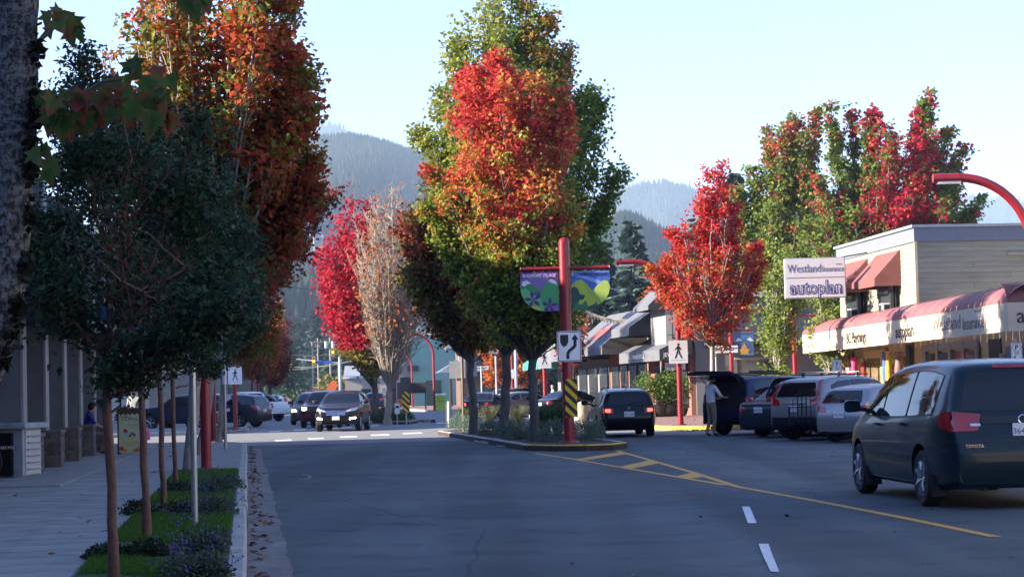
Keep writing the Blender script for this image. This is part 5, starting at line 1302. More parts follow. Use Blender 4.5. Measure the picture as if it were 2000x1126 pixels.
# white flexible post, sign backs on the island
b = G(877, 832, .13); q = post('delineator_post', b, .95, .045, WHITE, 'short white square backed post at the island tip', 'sign')
MB().box((0, .04, .55), (.24, .02, .75)).build('reflector_board', SIGNBACK, q)
b = at(906, 68, .13); q = post('sign_pole', b, 2.6, .05, WOOD, 'brown wooden pole with two pale sign backs at the island', 'sign')
for dx, zc in ((-.16, 2.15), (.34, 2.2)): MB().box((dx, .07, zc), (.60 if dx < 0 else .34, .012, .60)).build('sign_plate', M('pale_sign_back', (.42, .42, .40), .5), q)

# island trees
def t1_cols(t, u, cr, wv, g, n):
    f = (t - .47) * 2.4 - u * .42 + wv * .38
    rk = 1 / (1 + np.exp(-1.7 * cr)); p = 1 / (1 + np.exp(-5.5 * (f - .28)))
    c = pick([(.17, .24, .04), (.24, .29, .045), (.12, .18, .03), (.30, .28, .04)], [3, 3, 2, 1], g, n)
    red = rk < p; c[red] = pick([(.56, .075, .055), (.52, .045, .05), (.56, .13, .05), (.50, .035, .06)], [4, 3, 3, 2], g, red.sum())
    mid = (np.abs(rk - p) < .16) & (p > .06) & (p < .97); c[mid] = pick([(.52, .22, .04), (.44, .30, .05), (.54, .15, .045)], [3, 2, 2], g, mid.sum())
    return c
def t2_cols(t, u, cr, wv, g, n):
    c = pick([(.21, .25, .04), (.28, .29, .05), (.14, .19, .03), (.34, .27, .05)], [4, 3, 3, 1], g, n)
    r_ = (u > .15); c[r_] = pick([(.11, .18, .03), (.15, .22, .035), (.08, .14, .028)], [3, 3, 2], g, r_.sum())  # right-hand leaves darker: the side away from the sun, put into colour
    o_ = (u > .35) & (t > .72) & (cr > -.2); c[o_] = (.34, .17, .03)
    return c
def t3_cols(t, u, cr, wv, g, n):
    return np.where((wv + cr * .6 + t * .8 - .5)[:, None] > .1, pick([(.24, .05, .03), (.30, .08, .03), (.20, .04, .04)], [3, 2, 2], g, n), pick([(.10, .13, .03), (.15, .14, .03), (.18, .08, .03)], [3, 2, 2], g, n))
b = at(985, 57.5, .13)
maple('island_maple', b, None, [(640, 930, 1090), (580, 880, 1150), (520, 850, 1190), (440, 830, 1215), (360, 815, 1222), (300, 812, 1205), (240, 830, 1195), (190, 850, 1175), (140, 865, 1120), (90, 870, 1078), (45, 890, 1072), (10, 905, 1060), (-8, 930, 1040)], 57.5, 'tallest green maple on the island, behind the scarlet one', t2_cols, leaves=80000, leaf=.125, limbs=100, trunk_r=.15, fork=2.4, seed=101, spikes=[(1100, 105), (1098, 125), (1150, 185), (1170, 205), (888, 75), (1012, 0), (965, 2), (1066, 45), (860, 175), (1030, 8), (1072, 95), (1210, 330), (815, 260)], clump=.26, bark=BARKD, sub=5, inner=.45)
b = at(1043, 52.5, .13)
maple('island_maple', b, None, [(680, 1000, 1095), (630, 940, 1130), (570, 890, 1140), (500, 860, 1150), (430, 840, 1150), (370, 832, 1145), (310, 845, 1135), (260, 870, 1125), (215, 885, 1110), (175, 900, 1085), (150, 920, 1060), (122, 950, 990)], 52.5, 'scarlet topped maple with green skirt beside the banner post', t1_cols, leaves=62000, leaf=.115, limbs=84, trunk_r=.13, fork=2.2, seed=102, spikes=[(972, 122), (905, 150), (925, 160), (1012, 163), (1058, 172), (1108, 172), (838, 330), (832, 400)], clump=.20, bark=BARKD, sub=5, inner=.45)
b = at(925, 63.5, .13)
maple('island_maple', b, None, [(690, 870, 960), (650, 830, 965), (590, 790, 960), (530, 772, 960), (470, 768, 950), (420, 775, 930), (385, 800, 900), (362, 815, 870)], 63.5, 'dusky red and green maple at the far end of the island', t3_cols, leaves=34000, leaf=.125, limbs=64, trunk_r=.14, fork=2.3, seed=103, clump=.25, bark=BARKD, sub=5)
# planting on the island
LAV = ((.13, .185, .14), (.155, .21, .15), (.10, .15, .11))
for i, (px, py, rx, h, ll) in enumerate(((895, 836, .45, .36, 'rounded blue green lavender at the island tip'), (925, 842, .45, .36, 'rounded lavender second from the island tip'), (955, 850, .42, .34, 'low lavender in front of the middle island trunk'), (985, 852, .42, .36, 'lavender near the kerb between the island trunks'),
        (1012, 858, .42, .34, 'lavender at the kerb below the scarlet maple'), (1045, 856, .42, .40, 'lavender behind the yellow kerb'), (1072, 862, .45, .42, 'largest lavender mound left of the banner post'), (1142, 860, .42, .36, 'lavender right of the banner post'), (1160, 857, .30, .32, 'small lavender at the right end of the island'))):
    bush('lavender', G(px, py, .12), rx * 1.15, rx * 1.15, h * 2.0, ll, n=2600, leaf=.06, cols=LAV, shape=LANCE, seed=120 + i, group='lavender mounds on the island', up=.6)
for i, (px, py, h, n, c, ll) in enumerate(((905, 832, .62, 420, (.10, .13, .035), 'yellowish grass clump near the island tip'), (955, 838, .72, 520, (.15, .15, .085), 'pale feathery grass clump between two island trunks'), (1012, 840, .70, 520, (.13, .14, .07), 'pale grass clump left of the scarlet maple trunk'), (1065, 848, .80, 300, (.045, .105, .03), 'broad green sword leaved clump beside the banner post'), (1090, 852, .74, 240, (.045, .11, .03), 'green sword leaves close behind the banner post'))):
    grass_clump('grass_clump', G(px, py, .12), h * 1.25, n, ll, col=c, width=.006 if i < 3 else .016, spread=.75, seed=140 + i, group='grass clumps on the island')
# far island: bare vase shaped tree, crimson tree, ivy, shrubs, signs
def bare_cols(t, u, cr, wv, g, n): return pick([(.42, .13, .03), (.46, .17, .05), (.34, .09, .03)], [3, 2, 2], g, n)
b = at(757, 93, .13)
maple('bare_maple', b, None, [(640, 715, 835), (580, 690, 855), (520, 675, 850), (460, 672, 835), (420, 690, 815), (390, 715, 800), (368, 745, 785)], 93, 'nearly bare vase shaped tree with a few orange leaves', bare_cols, leaves=2200, leaf=.17, limbs=120, trunk_r=.17, limbr=.42, fork=1.5, seed=111, clump=.30, bark=BARKTWIG, sub=14, inner=.4, twigr=1.5)
def crim_cols(t, u, cr, wv, g, n):
    c = pick([(.46, .018, .045), (.40, .012, .035), (.50, .05, .05), (.34, .015, .03)], [4, 3, 2, 2], g, n); lo = t < .16; c[lo] = pick([(.16, .17, .04), (.28, .20, .04)], [1, 1], g, lo.sum()); return c
b = at(735, 99, .13)
maple('crimson_maple', b, None, [(735, 712, 745), (690, 690, 745), (650, 655, 745), (600, 625, 745), (550, 612, 745), (500, 614, 750), (450, 622, 760), (425, 645, 750), (404, 660, 720)], 99, 'crimson tree on the far island behind the bare one', crim_cols, leaves=24000, leaf=.19, limbs=60, trunk_r=.17, fork=1.6, seed=112, clump=.34, sub=5)
for i, (px, py, rx, h, ll) in enumerate(((735, 822, 1.0, .55, 'wide green shrub on the far island under the bare tree'), (765, 822, 1.0, .6, 'green shrub by the yellow striped board on the far island'), (722, 810, 1.3, .8, 'taller grassy shrub at the left of the far island'), (760, 808, 1.4, .75, 'grassy shrub at the back of the far island'))):
    bush('island_shrub', G(px, py, .12), rx, rx, h, ll, n=2600, leaf=.12, cols=((.05, .10, .045), (.045, .085, .05), (.06, .11, .04)), shape=LANCE, seed=150 + i, group='shrubs on the far island', up=.7)
b = G(794, 826, .13); q = post('hazard_marker', b, 1.25, .03, GALV, 'black and yellow striped board on the far island nose', 'sign'); hazard(q, (0, -.04, .98), .32, .95)
b = G(776, 829, .0); q = post('no_turn_sign', b, 2.55, .03, GALV, 'white sign with red ring forbidding U turns, over a small notice', 'sign')
s = sign_panel(q, .58, .58, (-.1, -.04, 2.32))
m = MB()
for a0 in np.linspace(0, 6.283, 24, endpoint=False):
    a1 = a0 + 6.283 / 24; m.add([(.20 * math.cos(a0), -.0145, .20 * math.sin(a0)), (.20 * math.cos(a1), -.0145, .20 * math.sin(a1)), (.245 * math.cos(a1), -.0145, .245 * math.sin(a1)), (.245 * math.cos(a0), -.0145, .245 * math.sin(a0))], [(0, 1, 2, 3)])
SIGNR = M('sign_red', (.50, .03, .03), .4, var=.05)
m.build('red_ring', SIGNR, s)
flat([(-.17, .14), (-.14, .17), (.17, -.14), (.14, -.17)], .001).build('red_bar', SIGNR, s, loc=(0, -.0165, 0))
MB().tube([(.07, -.0145, -.14)] + [(.07 * math.cos(a), -.0145, .02 + .07 * math.sin(a)) for a in np.linspace(0, 3.14, 9)] + [(-.07, -.0145, -.06)], .018, 4).build('turn_arrow', SIGNK, s)
flat([(-.12, -.06), (-.02, -.06), (-.07, -.14)], .001).build('arrow_head', SIGNK, s, loc=(0, -.0165, 0))
sign_panel(q, .26, .52, (.02, -.05, .78), border=.01); 
MB().box((.02, -.07, .86), (.16, .003, .12)).build('notice_print', SIGNK, q)

# ================================================================== people
def person(loc, rz, joints, label, shirt, legs_m, skin=(.42, .24, .16), hair=(.02, .014, .01), shoes=(.03, .03, .035), short=False, longhair=False, sleeve=.5, name='person', hairgrey=None):
    """joints: dict of overrides of the standing pose (x right, y forward, z up), figure 1.78 m"""
    J = dict(pelvis=(0, 0, .95), spine=(0, -.01, 1.15), chest=(0, 0, 1.36), neck=(0, .01, 1.50), head=(0, .03, 1.60), top=(0, .02, 1.73),
             ls=(-.18, 0, 1.42), le=(-.25, -.02, 1.14), lw=(-.26, .06, .90), lh=(-.26, .09, .80), rs=(.18, 0, 1.42), re=(.25, -.02, 1.14), rw=(.26, .06, .90), rh=(.26, .09, .80),
             lhip=(-.10, 0, .90), lk=(-.11, .03, .50), la=(-.11, -.03, .09), lt=(-.13, .14, .03), rhip=(.10, 0, .90), rk=(.11, .03, .50), ra=(.11, -.03, .09), rt=(.13, .14, .03))
    J.update(joints)
    Rr = dict(pelvis=.145, spine=.135, chest=.15, neck=.058, head=.088, top=.075, ls=.072, le=.048, lw=.034, lh=.036, rs=.072, re=.048, rw=.034, rh=.036, lhip=.10, lk=.066, la=.046, lt=.035, rhip=.10, rk=.066, ra=.046, rt=.035)
    E = [('pelvis', 'spine'), ('spine', 'chest'), ('chest', 'neck'), ('neck', 'head'), ('head', 'top'), ('chest', 'ls'), ('ls', 'le'), ('le', 'lw'), ('lw', 'lh'), ('chest', 'rs'), ('rs', 're'), ('re', 'rw'), ('rw', 'rh'),
         ('pelvis', 'lhip'), ('lhip', 'lk'), ('lk', 'la'), ('la', 'lt'), ('pelvis', 'rhip'), ('rhip', 'rk'), ('rk', 'ra'), ('ra', 'rt')]
    for s, w_, h_ in (('l', 'lw', 'lh'), ('r', 'rw', 'rh')):
        hd = (Vector(J[h_]) - Vector(J[w_])).normalized(); sd = hd.cross(Vector((0, 0, 1)) if abs(hd.z) < .8 else Vector((0, 1, 0))).normalized()
        for f in range(5):
            base_ = Vector(J[h_]) + sd * (.014 * (f - 1.5)) if f < 4 else Vector(J[w_]) + hd * .03 + sd * .04
            ln = (.06, .07, .065, .05, .045)[f]
            tip = base_ + (hd * ln if f < 4 else (hd + sd * .8).normalized() * ln) + Vector((0, .012, 0))
            J[s + 'f%d' % f] = tuple(tip); Rr[s + 'f%d' % f] = .009; E.append((h_ if f < 4 else w_, s + 'f%d' % f))
    names = list(J)
    me = bpy.data.meshes.new('body'); me.from_pydata([J[n] for n in names], [(names.index(a), names.index(b_)) for a, b_ in E], [])
    tmp = linkmesh('tmp', me); md = tmp.modifiers.new('s', 'SKIN'); sv = me.skin_vertices[0].data
    for i, n in enumerate(names):
        r_ = Rr[n]; sv[i].radius = (r_, r_ * (.72 if n in ('pelvis', 'spine', 'chest') else 1))
        sv[i].use_root = n == 'pelvis'
    ss = tmp.modifiers.new('ss', 'SUBSURF'); ss.levels = 2; ss.render_levels = 2
    dg = bpy.context.evaluated_depsgraph_get(); bm_ = bpy.data.meshes.new_from_object(tmp.evaluated_get(dg)); bpy.data.objects.remove(tmp)
    bm_.materials.clear()
    SK = M('skin_%d' % int(skin[0] * 100), skin, .55, var=.06)
    for mt in (SK, shirt, legs_m, M('shoe_%d' % int(shoes[0] * 99), shoes, .6)): bm_.materials.append(mt)
    segs = [(a, b_, Vector(J[a]), Vector(J[b_])) for a, b_ in E]
    for p in bm_.polygons:
        best = None
        for a, b_, A, B in segs:
            t = max(0, min(1, (p.center - A).dot(B - A) / (B - A).length_squared)); d = (p.center - A - (B - A) * t).length - (Rr[a] * (1 - t) + Rr[b_] * t)
            if best is None or d < best[0]: best = (d, a, b_, t)
        _, a, b_, t = best
        if b_ in ('spine', 'chest', 'ls', 'rs') or (a in ('ls', 'rs') and t < sleeve * 2) or (b_ == 'neck' and t < .45): mi = 1
        elif sleeve > .6 and a in ('le', 're') and t < (sleeve - .5) * 2: mi = 1
        elif b_ in ('lhip', 'rhip', 'lk', 'rk') : mi = 2
        elif a in ('lk', 'rk'): mi = 2 if (not short or t < .08) and t < .93 else 0
        elif a in ('la', 'ra'): mi = 3
        else: mi = 0
        if a == 'pelvis' and b_ == 'spine' and t < .15: mi = 2
        p.material_index = mi
    bm_.shade_smooth()
    o = empty(name, loc, rz, label, 'person')
    linkmesh('body', bm_, o)
    H = Vector(J['head']); T = Vector(J['top']); ax = (T - H).normalized(); fw = Vector((0, 1, 0)); fw = (fw - ax * fw.dot(ax)).normalized(); sdv = fw.cross(ax)
    if 'face' in joints: pass
    hm = MB(); n = 14
    HM = M('hair_%d' % int(hair[0] * 999), hair, .7, var=.3, scale=40)
    c = H + ax * .055
    for i in range(9):
        th = i / 8 * (2.05 if longhair else 1.75)
        for k in range(n):
            ph = 6.283 * k / n; d = ax * math.cos(th) + (sdv * math.cos(ph) + fw * math.sin(ph)) * math.sin(th)
            front = max(0, math.sin(ph)); th2 = th * (1 - .42 * front)
            d = ax * math.cos(th2) + (sdv * math.cos(ph) + fw * math.sin(ph)) * math.sin(th2)
            rr_ = .106 + random.uniform(-.003, .003) + (.012 if longhair and th > 1.3 else 0)
            q = c + d * rr_
            if longhair and th > 1.5 and front < .3: q -= ax * .10 * (th - 1.5)
            hm.v.append(tuple(q))
    for i in range(8):
        for k in range(n): hm.f.append((i * n + k, i * n + (k + 1) % n, (i + 1) * n + (k + 1) % n, (i + 1) * n + k)); hm.m.append(0)
    hm.build('hair', HM, o, smooth=60)
    fm = MB()
    fc = H + ax * .035
    fm.add([fc + fw * .088 + ax * .02, fc + fw * .118 - ax * .02, fc + fw * .085 - sdv * .016 - ax * .025, fc + fw * .085 + sdv * .016 - ax * .025], [(0, 1, 2), (0, 3, 1), (1, 3, 2)])
    fm.build('nose', SK, o)
    for s in (-1, 1):
        MB().lathe([(.001, -.006), (.012, 0), (.001, .006)], 8, tuple(fc + fw * .086 + sdv * s * .032 + ax * .028)).build('eye', SIGNK, o)
        MB().lathe([(.001, -.02), (.022, -.01), (.024, .012), (.001, .026)], 8, tuple(fc + sdv * s * .090 - fw * .005)).build('ear', SK, o)
    MB().box(tuple(fc + fw * .086 - ax * .045), (.04, .01, .008)).build('mouth', M('lips', (.28, .10, .08), .5), o)
    return o
TEE = lambda nm, c: M('cloth_' + nm, c, .85, var=.10, scale=8, bump=.25, bscale=12)
# man loading the car with the open tailgate (faces away and to the right)
b = at(1391, 57.6)
sc_ = 1.0
person(b, R(-58), dict(rw=(.13, .42, 1.10), re=(.27, .16, 1.14), rh=(.10, .50, 1.12), lw=(-.12, .40, 1.08), le=(-.26, .14, 1.14), lh=(-.08, .48, 1.10), chest=(0, .03, 1.36), head=(0, .07, 1.60), top=(0, .08, 1.73), la=(-.13, -.10, .09), lt=(-.15, .06, .03)),
       'man in pale tee and khaki trousers at the open car boot', TEE('white_tee', (.62, .65, .70)), TEE('khaki', (.24, .185, .11)), shoes=(.03, .03, .03)).scale = (1.02,) * 3
# two people crossing
b = at(1067, 112)
person(b, R(95), dict(lk=(-.1, .16, .52), la=(-.11, .14, .09), lt=(-.12, .30, .04), rk=(.1, .02, .50), ra=(.11, -.25, .14), rt=(.12, -.10, .06)), 'walker in black tee shirt and light trousers beyond the island', TEE('black_tee', (.015, .015, .018)), TEE('light_trousers', (.34, .31, .27)))
b = at(1081, 111.3)
person(b, R(100), dict(lk=(-.1, .10, .51), la=(-.11, .02, .09), rk=(.1, .06, .5), ra=(.11, -.15, .1)), 'white haired walker in a pale shirt and shorts beyond the island', TEE('pale_shirt', (.55, .58, .66)), TEE('pale_shorts', (.48, .40, .34)), hair=(.55, .53, .5), short=True, sleeve=.9)
# sitting person by the brick plinths
b = at(195, 49.3, .15)
person(b, R(-75), dict(pelvis=(0, -.32, .52), spine=(0, -.34, .74), chest=(0, -.27, .96), neck=(0, -.22, 1.10), head=(0, -.17, 1.19), top=(0, -.15, 1.32), ls=(-.18, -.26, 1.02), rs=(.18, -.26, 1.02), le=(-.23, -.12, .78), re=(.23, -.12, .78), lw=(-.14, .10, .68), rw=(.14, .10, .68), lh=(-.10, .18, .69), rh=(.10, .18, .69),
       lhip=(-.10, -.28, .50), rhip=(.10, -.28, .50), lk=(-.14, .14, .52), rk=(.14, .14, .52), la=(-.13, .02, .09), ra=(.13, .08, .09), lt=(-.14, .18, .03), rt=(.14, .24, .03)),
       'seated person in blue shirt and khaki shorts by the brick plinths', TEE('blue_shirt', (.015, .03, .22)), TEE('khaki_shorts', (.22, .18, .13)), short=True, longhair=True, hair=(.012, .008, .007))
q = empty('stool', b + Vector((-.32, -.06, 0)), R(-75), 'low dark stool under the seated person', 'stool')
MB().box((0, 0, .40), (.40, .40, .05)).build('seat', STUCCOD, q)
for sx in (-1, 1):
    for sy in (-1, 1): MB().cyl((sx * .15, sy * .15, 0), (sx * .15, sy * .15, .38), .02).build('leg', BLACK, q)
q = empty('shoulder_bag', G(214, 878, .15) + Vector((0, 0, 0)), 0, 'red orange bag standing on the pavement by the seated person', 'bag')
MB().lathe([(.10, 0), (.13, .04), (.10, .22), (.04, .34), (.001, .35)], 12).build('bag_body', M('orange_nylon', (.50, .07, .03), .6, var=.15), q, smooth=True)
MB().tube([(-.06, 0, .30), (0, 0, .46), (.06, 0, .30)], .012, 6).build('strap', BLACK, q)
b = at(263, 66, .15)
person(b, R(165), dict(lk=(-.1, .12, .52), la=(-.11, .05, .09)), 'dark haired walker in a white top past the sandwich board', TEE('white_top', (.30, .30, .32)), TEE('dark_trousers', (.03, .03, .04)))
q = empty('carrier_bag', at(284, 66, .15), 0, 'pink bag beside the walker in the white top', 'bag')
MB().lathe([(.13, .0), (.17, .05), (.16, .26), (.10, .36), (.06, .38)], 12).build('bag_body', M('pink', (.55, .06, .22), .6), q, smooth=True)
MB().tube([(-.1, 0, .36), (0, 0, .6), (.1, 0, .36)], .01, 6).build('handle', M('pink', (.55, .06, .22)), q)

# ================================================================== vehicles on the right
PT = dict(teal=paint('teal', (.008, .022, .029), .3), black=paint('black', (.005, .005, .008), .0), navy=paint('navy', (.012, .019, .050), .2), greyblue=paint('greyblue', (.03, .04, .055), .2), silver=paint('silver', (.25, .252, .255), .5), silver2=paint('silver2', (.29, .292, .295), .5),
          white=paint('white', (.70, .70, .69), 0), red=paint('red', (.32, .012, .02), .1), maroon=paint('maroon', (.10, .014, .018)), plum=paint('plum', (.075, .045, .050), .4), blue=paint('blue', (.012, .035, .30), .2), charcoal=paint('charcoal', (.012, .013, .018), .2), steel=paint('steel', (.032, .036, .052), .4))
rx = G(1815, 987.5)                                    # contact point of the left rear wheel
hd = -4.0
v = Vector((math.sin(R(hd)), math.cos(R(hd)), 0)); rt = Vector((v.y, -v.x, 0))
vc = rx + rt * (.982 - .11) + v * 1.47
van = car('minivan', PT['teal'], vc, hd, 'minivan', 'dark teal minivan driving away at the right edge', plate='364 CD', wiper=False)
body, parts, bvh, hb, hf = car_parts('minivan')
for s in 'LR': linkmesh('side_moulding', patch(bvh, [(-1.02, .535), (1.05, .535), (1.05, .575), (-1.02, .575)], s, .012, .08, .012, PT['teal'], 'side_moulding'), van)
for s in 'LR': linkmesh('sill_strip', patch(bvh, [(-1.0, .275), (1.05, .275), (1.05, .287), (-1.0, .287)], s, .006, .08, 0, CHROME, 'sill_strip'), van)
for s_ in (-1, 1): linkmesh('tailgate_gap', patch(bvh, [(s_ * .80, .78), (s_ * .808, .78), (s_ * .70, 1.60), (s_ * .692, 1.60)], 'B', .004, .05, 0, BLACK, 'tailgate_gap'), van)
linkmesh('bumper_gap', patch(bvh, [(-.93, .775), (.93, .775), (.93, .787), (-.93, .787)], 'B', .004, .05, 0, BLACK, 'bumper_gap'), van)
linkmesh('bumper_gap', patch(bvh, [(-.70, .60), (.70, .60), (.70, .606), (-.70, .606)], 'B', .004, .05, 0, BLACK, 'bumper_gap'), van)
for s in (-1, 1): linkmesh('reverse_light', patch(bvh, [(s * .52, .955), (s * .64, .955), (s * .64, .985), (s * .52, .985)], 'B', .014, .04, .008, CLEAR, 'reverse_light'), van)
linkmesh('high_brake_light', patch(bvh, [(-.28, 1.615), (.28, 1.615), (.28, 1.645), (-.28, 1.645)], 'B', .010, .05, .008, TAIL, 'high_brake_light'), van)
linkmesh('garnish', patch(bvh, [(-.50, .98), (.50, .98), (.50, 1.055), (-.50, 1.055)], 'B', .010, .05, .01, M('dark_garnish', (.008, .010, .012), .3), 'garnish'), van)
h_, *_ = bvh.ray_cast(Vector((-.62, -6, .70)), Vector((0, 1, 0)))
text('TOYOTA', .052, CHROME, van, (-.62, h_.y - .012, .73), extrude=.002, bold=.001)
h_, *_ = bvh.ray_cast(Vector((0, -6, 1.02)), Vector((0, 1, 0)))
MB().tube([(.075 * math.cos(a), h_.y - .018, 1.02 + .052 * math.sin(a)) for a in np.linspace(0, 6.3, 17)], .009, 5).build('emblem', CHROME, van)
for ay in CAR['minivan']['axle']:
    for s in (-1, 1): MB().box((s * .86, ay - .44, .27), (.20, .012, .26)).build('mud_flap', BLACK, van)
# black wagon by the island
wg = G(1213, 853.5)
wagon = car('wagon', PT['black'], wg + Vector((0.1, 2.1, 0)), -4, 'estate_car', 'black estate car with lit brake lights passing the island', plate='CF1 24M', rails=BLACK)
body, parts, bvh, hb, hf = car_parts('wagon')
for s in (-1, 1): linkmesh('brake_light', patch(bvh, [(s * .56, .76), (s * .72, .77), (s * .72, .86), (s * .56, .86)], 'B', .014, .04, .03, TAILON, 'brake_light'), wagon)
h_, *_ = bvh.ray_cast(Vector((0, -6, .87)), Vector((0, 1, 0)))
MB().tube([(.048 * math.cos(a), h_.y - .012, .87 + .048 * math.sin(a)) for a in np.linspace(0, 6.3, 15)], .006, 5).build('emblem', CHROME, wagon)
MB().tube([(-.03, h_.y - .014, .90), (-.015, h_.y - .014, .845), (0, h_.y - .014, .88), (.015, h_.y - .014, .845), (.03, h_.y - .014, .90)], .005, 4).build('emblem_letters', CHROME, wagon)
MB().tube([(0, -1.6, 1.44), (0, -1.72, 1.56)], [.012, .006], 5).build('aerial', BLACK, wagon)
# angle parked row
def parked(kind, pt, px, py, heading, name, label, **kw):
    """px, py: where the left rear tyre meets the road"""
    sp = CAR[kind]; c0 = G(px, py); v = Vector((math.sin(R(heading)), math.cos(R(heading)), 0)); rt = Vector((v.y, -v.x, 0))
    return car(kind, pt, c0 - rt * (sp['W'] / 2 - .11) + v * (-sp['axle'][1]), heading, name, label, **kw)
jeep = parked('boxsuv', PT['navy'], 1500, 848, 46, 'parked_suv', 'dark blue parked SUV with its tailgate raised', rails=BLACK, wiper=False)
for ch in list(jeep.children):
    if ch.name.startswith('rear_window') or (ch.name.startswith('number_plate') and ch.data.vertices[0].co.y < 0): bpy.data.objects.remove(ch)
# open boot: dark hold, raised tailgate
body, parts, bvh, hb, hf = car_parts('boxsuv')
linkmesh('boot_opening', patch(bvh, [(-.74, .78), (.74, .78), (.74, 1.15), (.62, 1.66), (-.62, 1.66), (-.74, 1.15)], 'B', .012, .06, .08, DARKIN, 'boot_opening'), jeep)
tg = empty('tailgate', (0, -2.16, 1.70)); tg.parent = jeep; tg.rotation_euler = (R(-86), 0, 0)
prof = [(.02, -.02), (-.10, -.30), (-.20, -.62), (-.22, -.74), (-.26, -1.0)]
m = MB()
for i, (yy, zz) in enumerate(prof):
    w_ = (.64, .68, .74, .75, .70)[i]
    m.v += [(-w_, yy, zz), (-w_ * .5, yy - .03, zz), (w_ * .5, yy - .03, zz), (w_, yy, zz), (w_ * .96, yy + .09, zz), (-w_ * .96, yy + .09, zz)]
for i in range(4):
    for k in range(6): m.f.append((i * 6 + k, i * 6 + (k + 1) % 6, i * 6 + 6 + (k + 1) % 6, i * 6 + 6 + k)); m.m.append(0)
m.f += [(0, 1, 2, 3, 4, 5), (24, 25, 26, 27, 28, 29)]; m.m += [0, 0]
m.build('tailgate_panel', PT['navy'], tg, smooth=50)
MB().add([(-.56, -.075, -.14), (.56, -.075, -.14), (.64, -.215, -.58), (-.64, -.215, -.58)], [(0, 1, 2, 3)]).build('tailgate_window', GLASS, tg)
for s in (-1, 1): MB().box((s * .62, -.24, -.78), (.2, .05, .16)).build('tail_light', TAIL, tg)
for s in (-1, 1): MB().cyl((s * .68, -2.12, 1.30), (s * .66, -2.62, 1.74), .012, n=6).build('gas_strut', BLACK, jeep)
for yy in (-.2, -1.25):
    MB().tube([(-.62, yy, 1.83), (.62, yy, 1.83)], .02, 6).build('roof_bar', BLACK, jeep)
MB().box((.2, -.7, 1.88), (.10, 1.3, .05)).build('bike_carrier', BLACK, jeep)
parked('sedan', PT['greyblue'], 1572, 852, 48, 'parked_sedan', 'grey blue parked saloon next to the open SUV', plate='BK4 71T', wiper=False)
parked('boxsuv', PT['charcoal'], 1630, 851, 48, 'parked_suv', 'charcoal parked SUV hidden between the saloon and silver SUV', plate='')
crv = parked('suv', PT['silver'], 1647, 858, 47, 'parked_suv', 'silver parked SUV with roof bars and tow bar rack', plate='CR4 2JV')
body, parts, bvh, hb, hf = car_parts('suv')
for s in (-1, 1): linkmesh('tail_light', patch(bvh, [(s * .70, 1.06), (s * .83, 1.06), (s * .66, 1.58), (s * .60, 1.56)], 'B', .012, .05, .02, TAIL, 'tail_light'), crv)
linkmesh('lower_bumper', patch(bvh, [(-.84, .40), (.84, .40), (.86, .62), (-.86, .62)], 'B', .008, .06, .03, BLACK, 'lower_bumper'), crv)
for yy in (-.35, -1.15):
    MB().tube([(-.66, yy, 1.77), (.66, yy, 1.77)], .017, 6).build('roof_bar', GALV, crv)
    for s in (-1, 1): MB().box((s * .58, yy, 1.71), (.05, .07, .12)).build('bar_foot', BLACK, crv)
for s in (-1, 1): MB().tube([(s * .60, .1, 1.70), (s * .60, -1.6, 1.72)], .018, 6).build('roof_rail', BLACK, crv)
h_ = hb
MB().tube([(-.40, h_.y - .02, .985), (.40, h_.y - .02, .985)], .018, 6).build('chrome_handle', CHROME, crv)
rk = empty('tow_bar_rack', (0, 0, 0)); rk.parent = crv
m = MB()
m.tube([(.1, -2.2, .42), (.1, -2.62, .42), (.1, -2.64, .9)], .028, 6)
for x in (.28, .42, .56, .70):
    m.tube([(x, -2.62, .45), (x, -2.70, .60), (x, -2.70, 1.02), (x + .02, -2.66, 1.16), (x + .07, -2.62, 1.16), (x + .09, -2.60, .95), (x + .07, -2.60, .5)], .011, 5)
m.tube([(.1, -2.64, .62), (.80, -2.64, .62)], .018, 6); m.tube([(.1, -2.64, .88), (.80, -2.64, .88)], .014, 6)
m.build('rack_hoops', BLACK, rk)
audi = parked('hatch', PT['silver2'], 1728, 862, 47, 'parked_hatchback', 'silver parked hatchback nearest of the angled row', plate='AT6 75N')
# orange and mint balloons tied in the row
for px, py, c, nm in ((1545, 742, (.62, .20, .02), 'orange balloon floating behind the parked silver SUV'), (1547, 753, (.10, .52, .40), 'mint green balloon just below the orange one')):
    c3 = P(px, py, 60.); q = empty('balloon', (c3.x, c3.y, .15), 0, nm, 'balloon', 'party balloons')
    MB().lathe([(.001, -.16), (.03, -.15), (.10, -.09), (.135, .0), (.12, .08), (.07, .13), (.001, .15)], 16, (0, 0, c3.z - .15)).build('skin', M('balloon_%d' % int(c[0] * 99), c, .3, var=.03), q, smooth=True)
    MB().cyl((0, 0, 0), (0, 0, c3.z - .31), .004, n=4).build('string', WHITE, q)
# ================================================================== right: insurance and toy shop building
SIDING = [M('cream_siding_%d' % i, c, .8, var=.18, scale=1.1, stretch=(.5, .5, 2)) for i, c in enumerate(((.30, .27, .19), (.32, .285, .20), (.28, .25, .175)))]
TRIMG = M('slate_trim', (.15, .165, .20), .6, var=.08)
CAPG = M('metal_cap', (.34, .36, .38), .5, metal=.3, var=.1)
MAROON = M('maroon_canvas', (.175, .058, .05), .8, var=.14, scale=3, bump=.15, bscale=8)
ROSE = M('faded_maroon_vinyl', (.235, .080, .085), .75, var=.10, scale=1.5, bump=.1, bscale=6)
FASCIA = M('cream_fascia', (.50, .43, .32), .6, var=.06, scale=1.2)
INK = M('ink_black', (.02, .018, .02), .6, var=.1); NAVYI = M('ink_navyblue', (.03, .03, .16), .6, var=.1); FADED = M('ink_faded', (.20, .17, .16), .7, var=.25)
LITWALL = M('ochre_wall', (.42, .32, .18), .8, var=.15)
WXA = lambda Y: 20.4 - .065 * Y                      # ground floor wall line
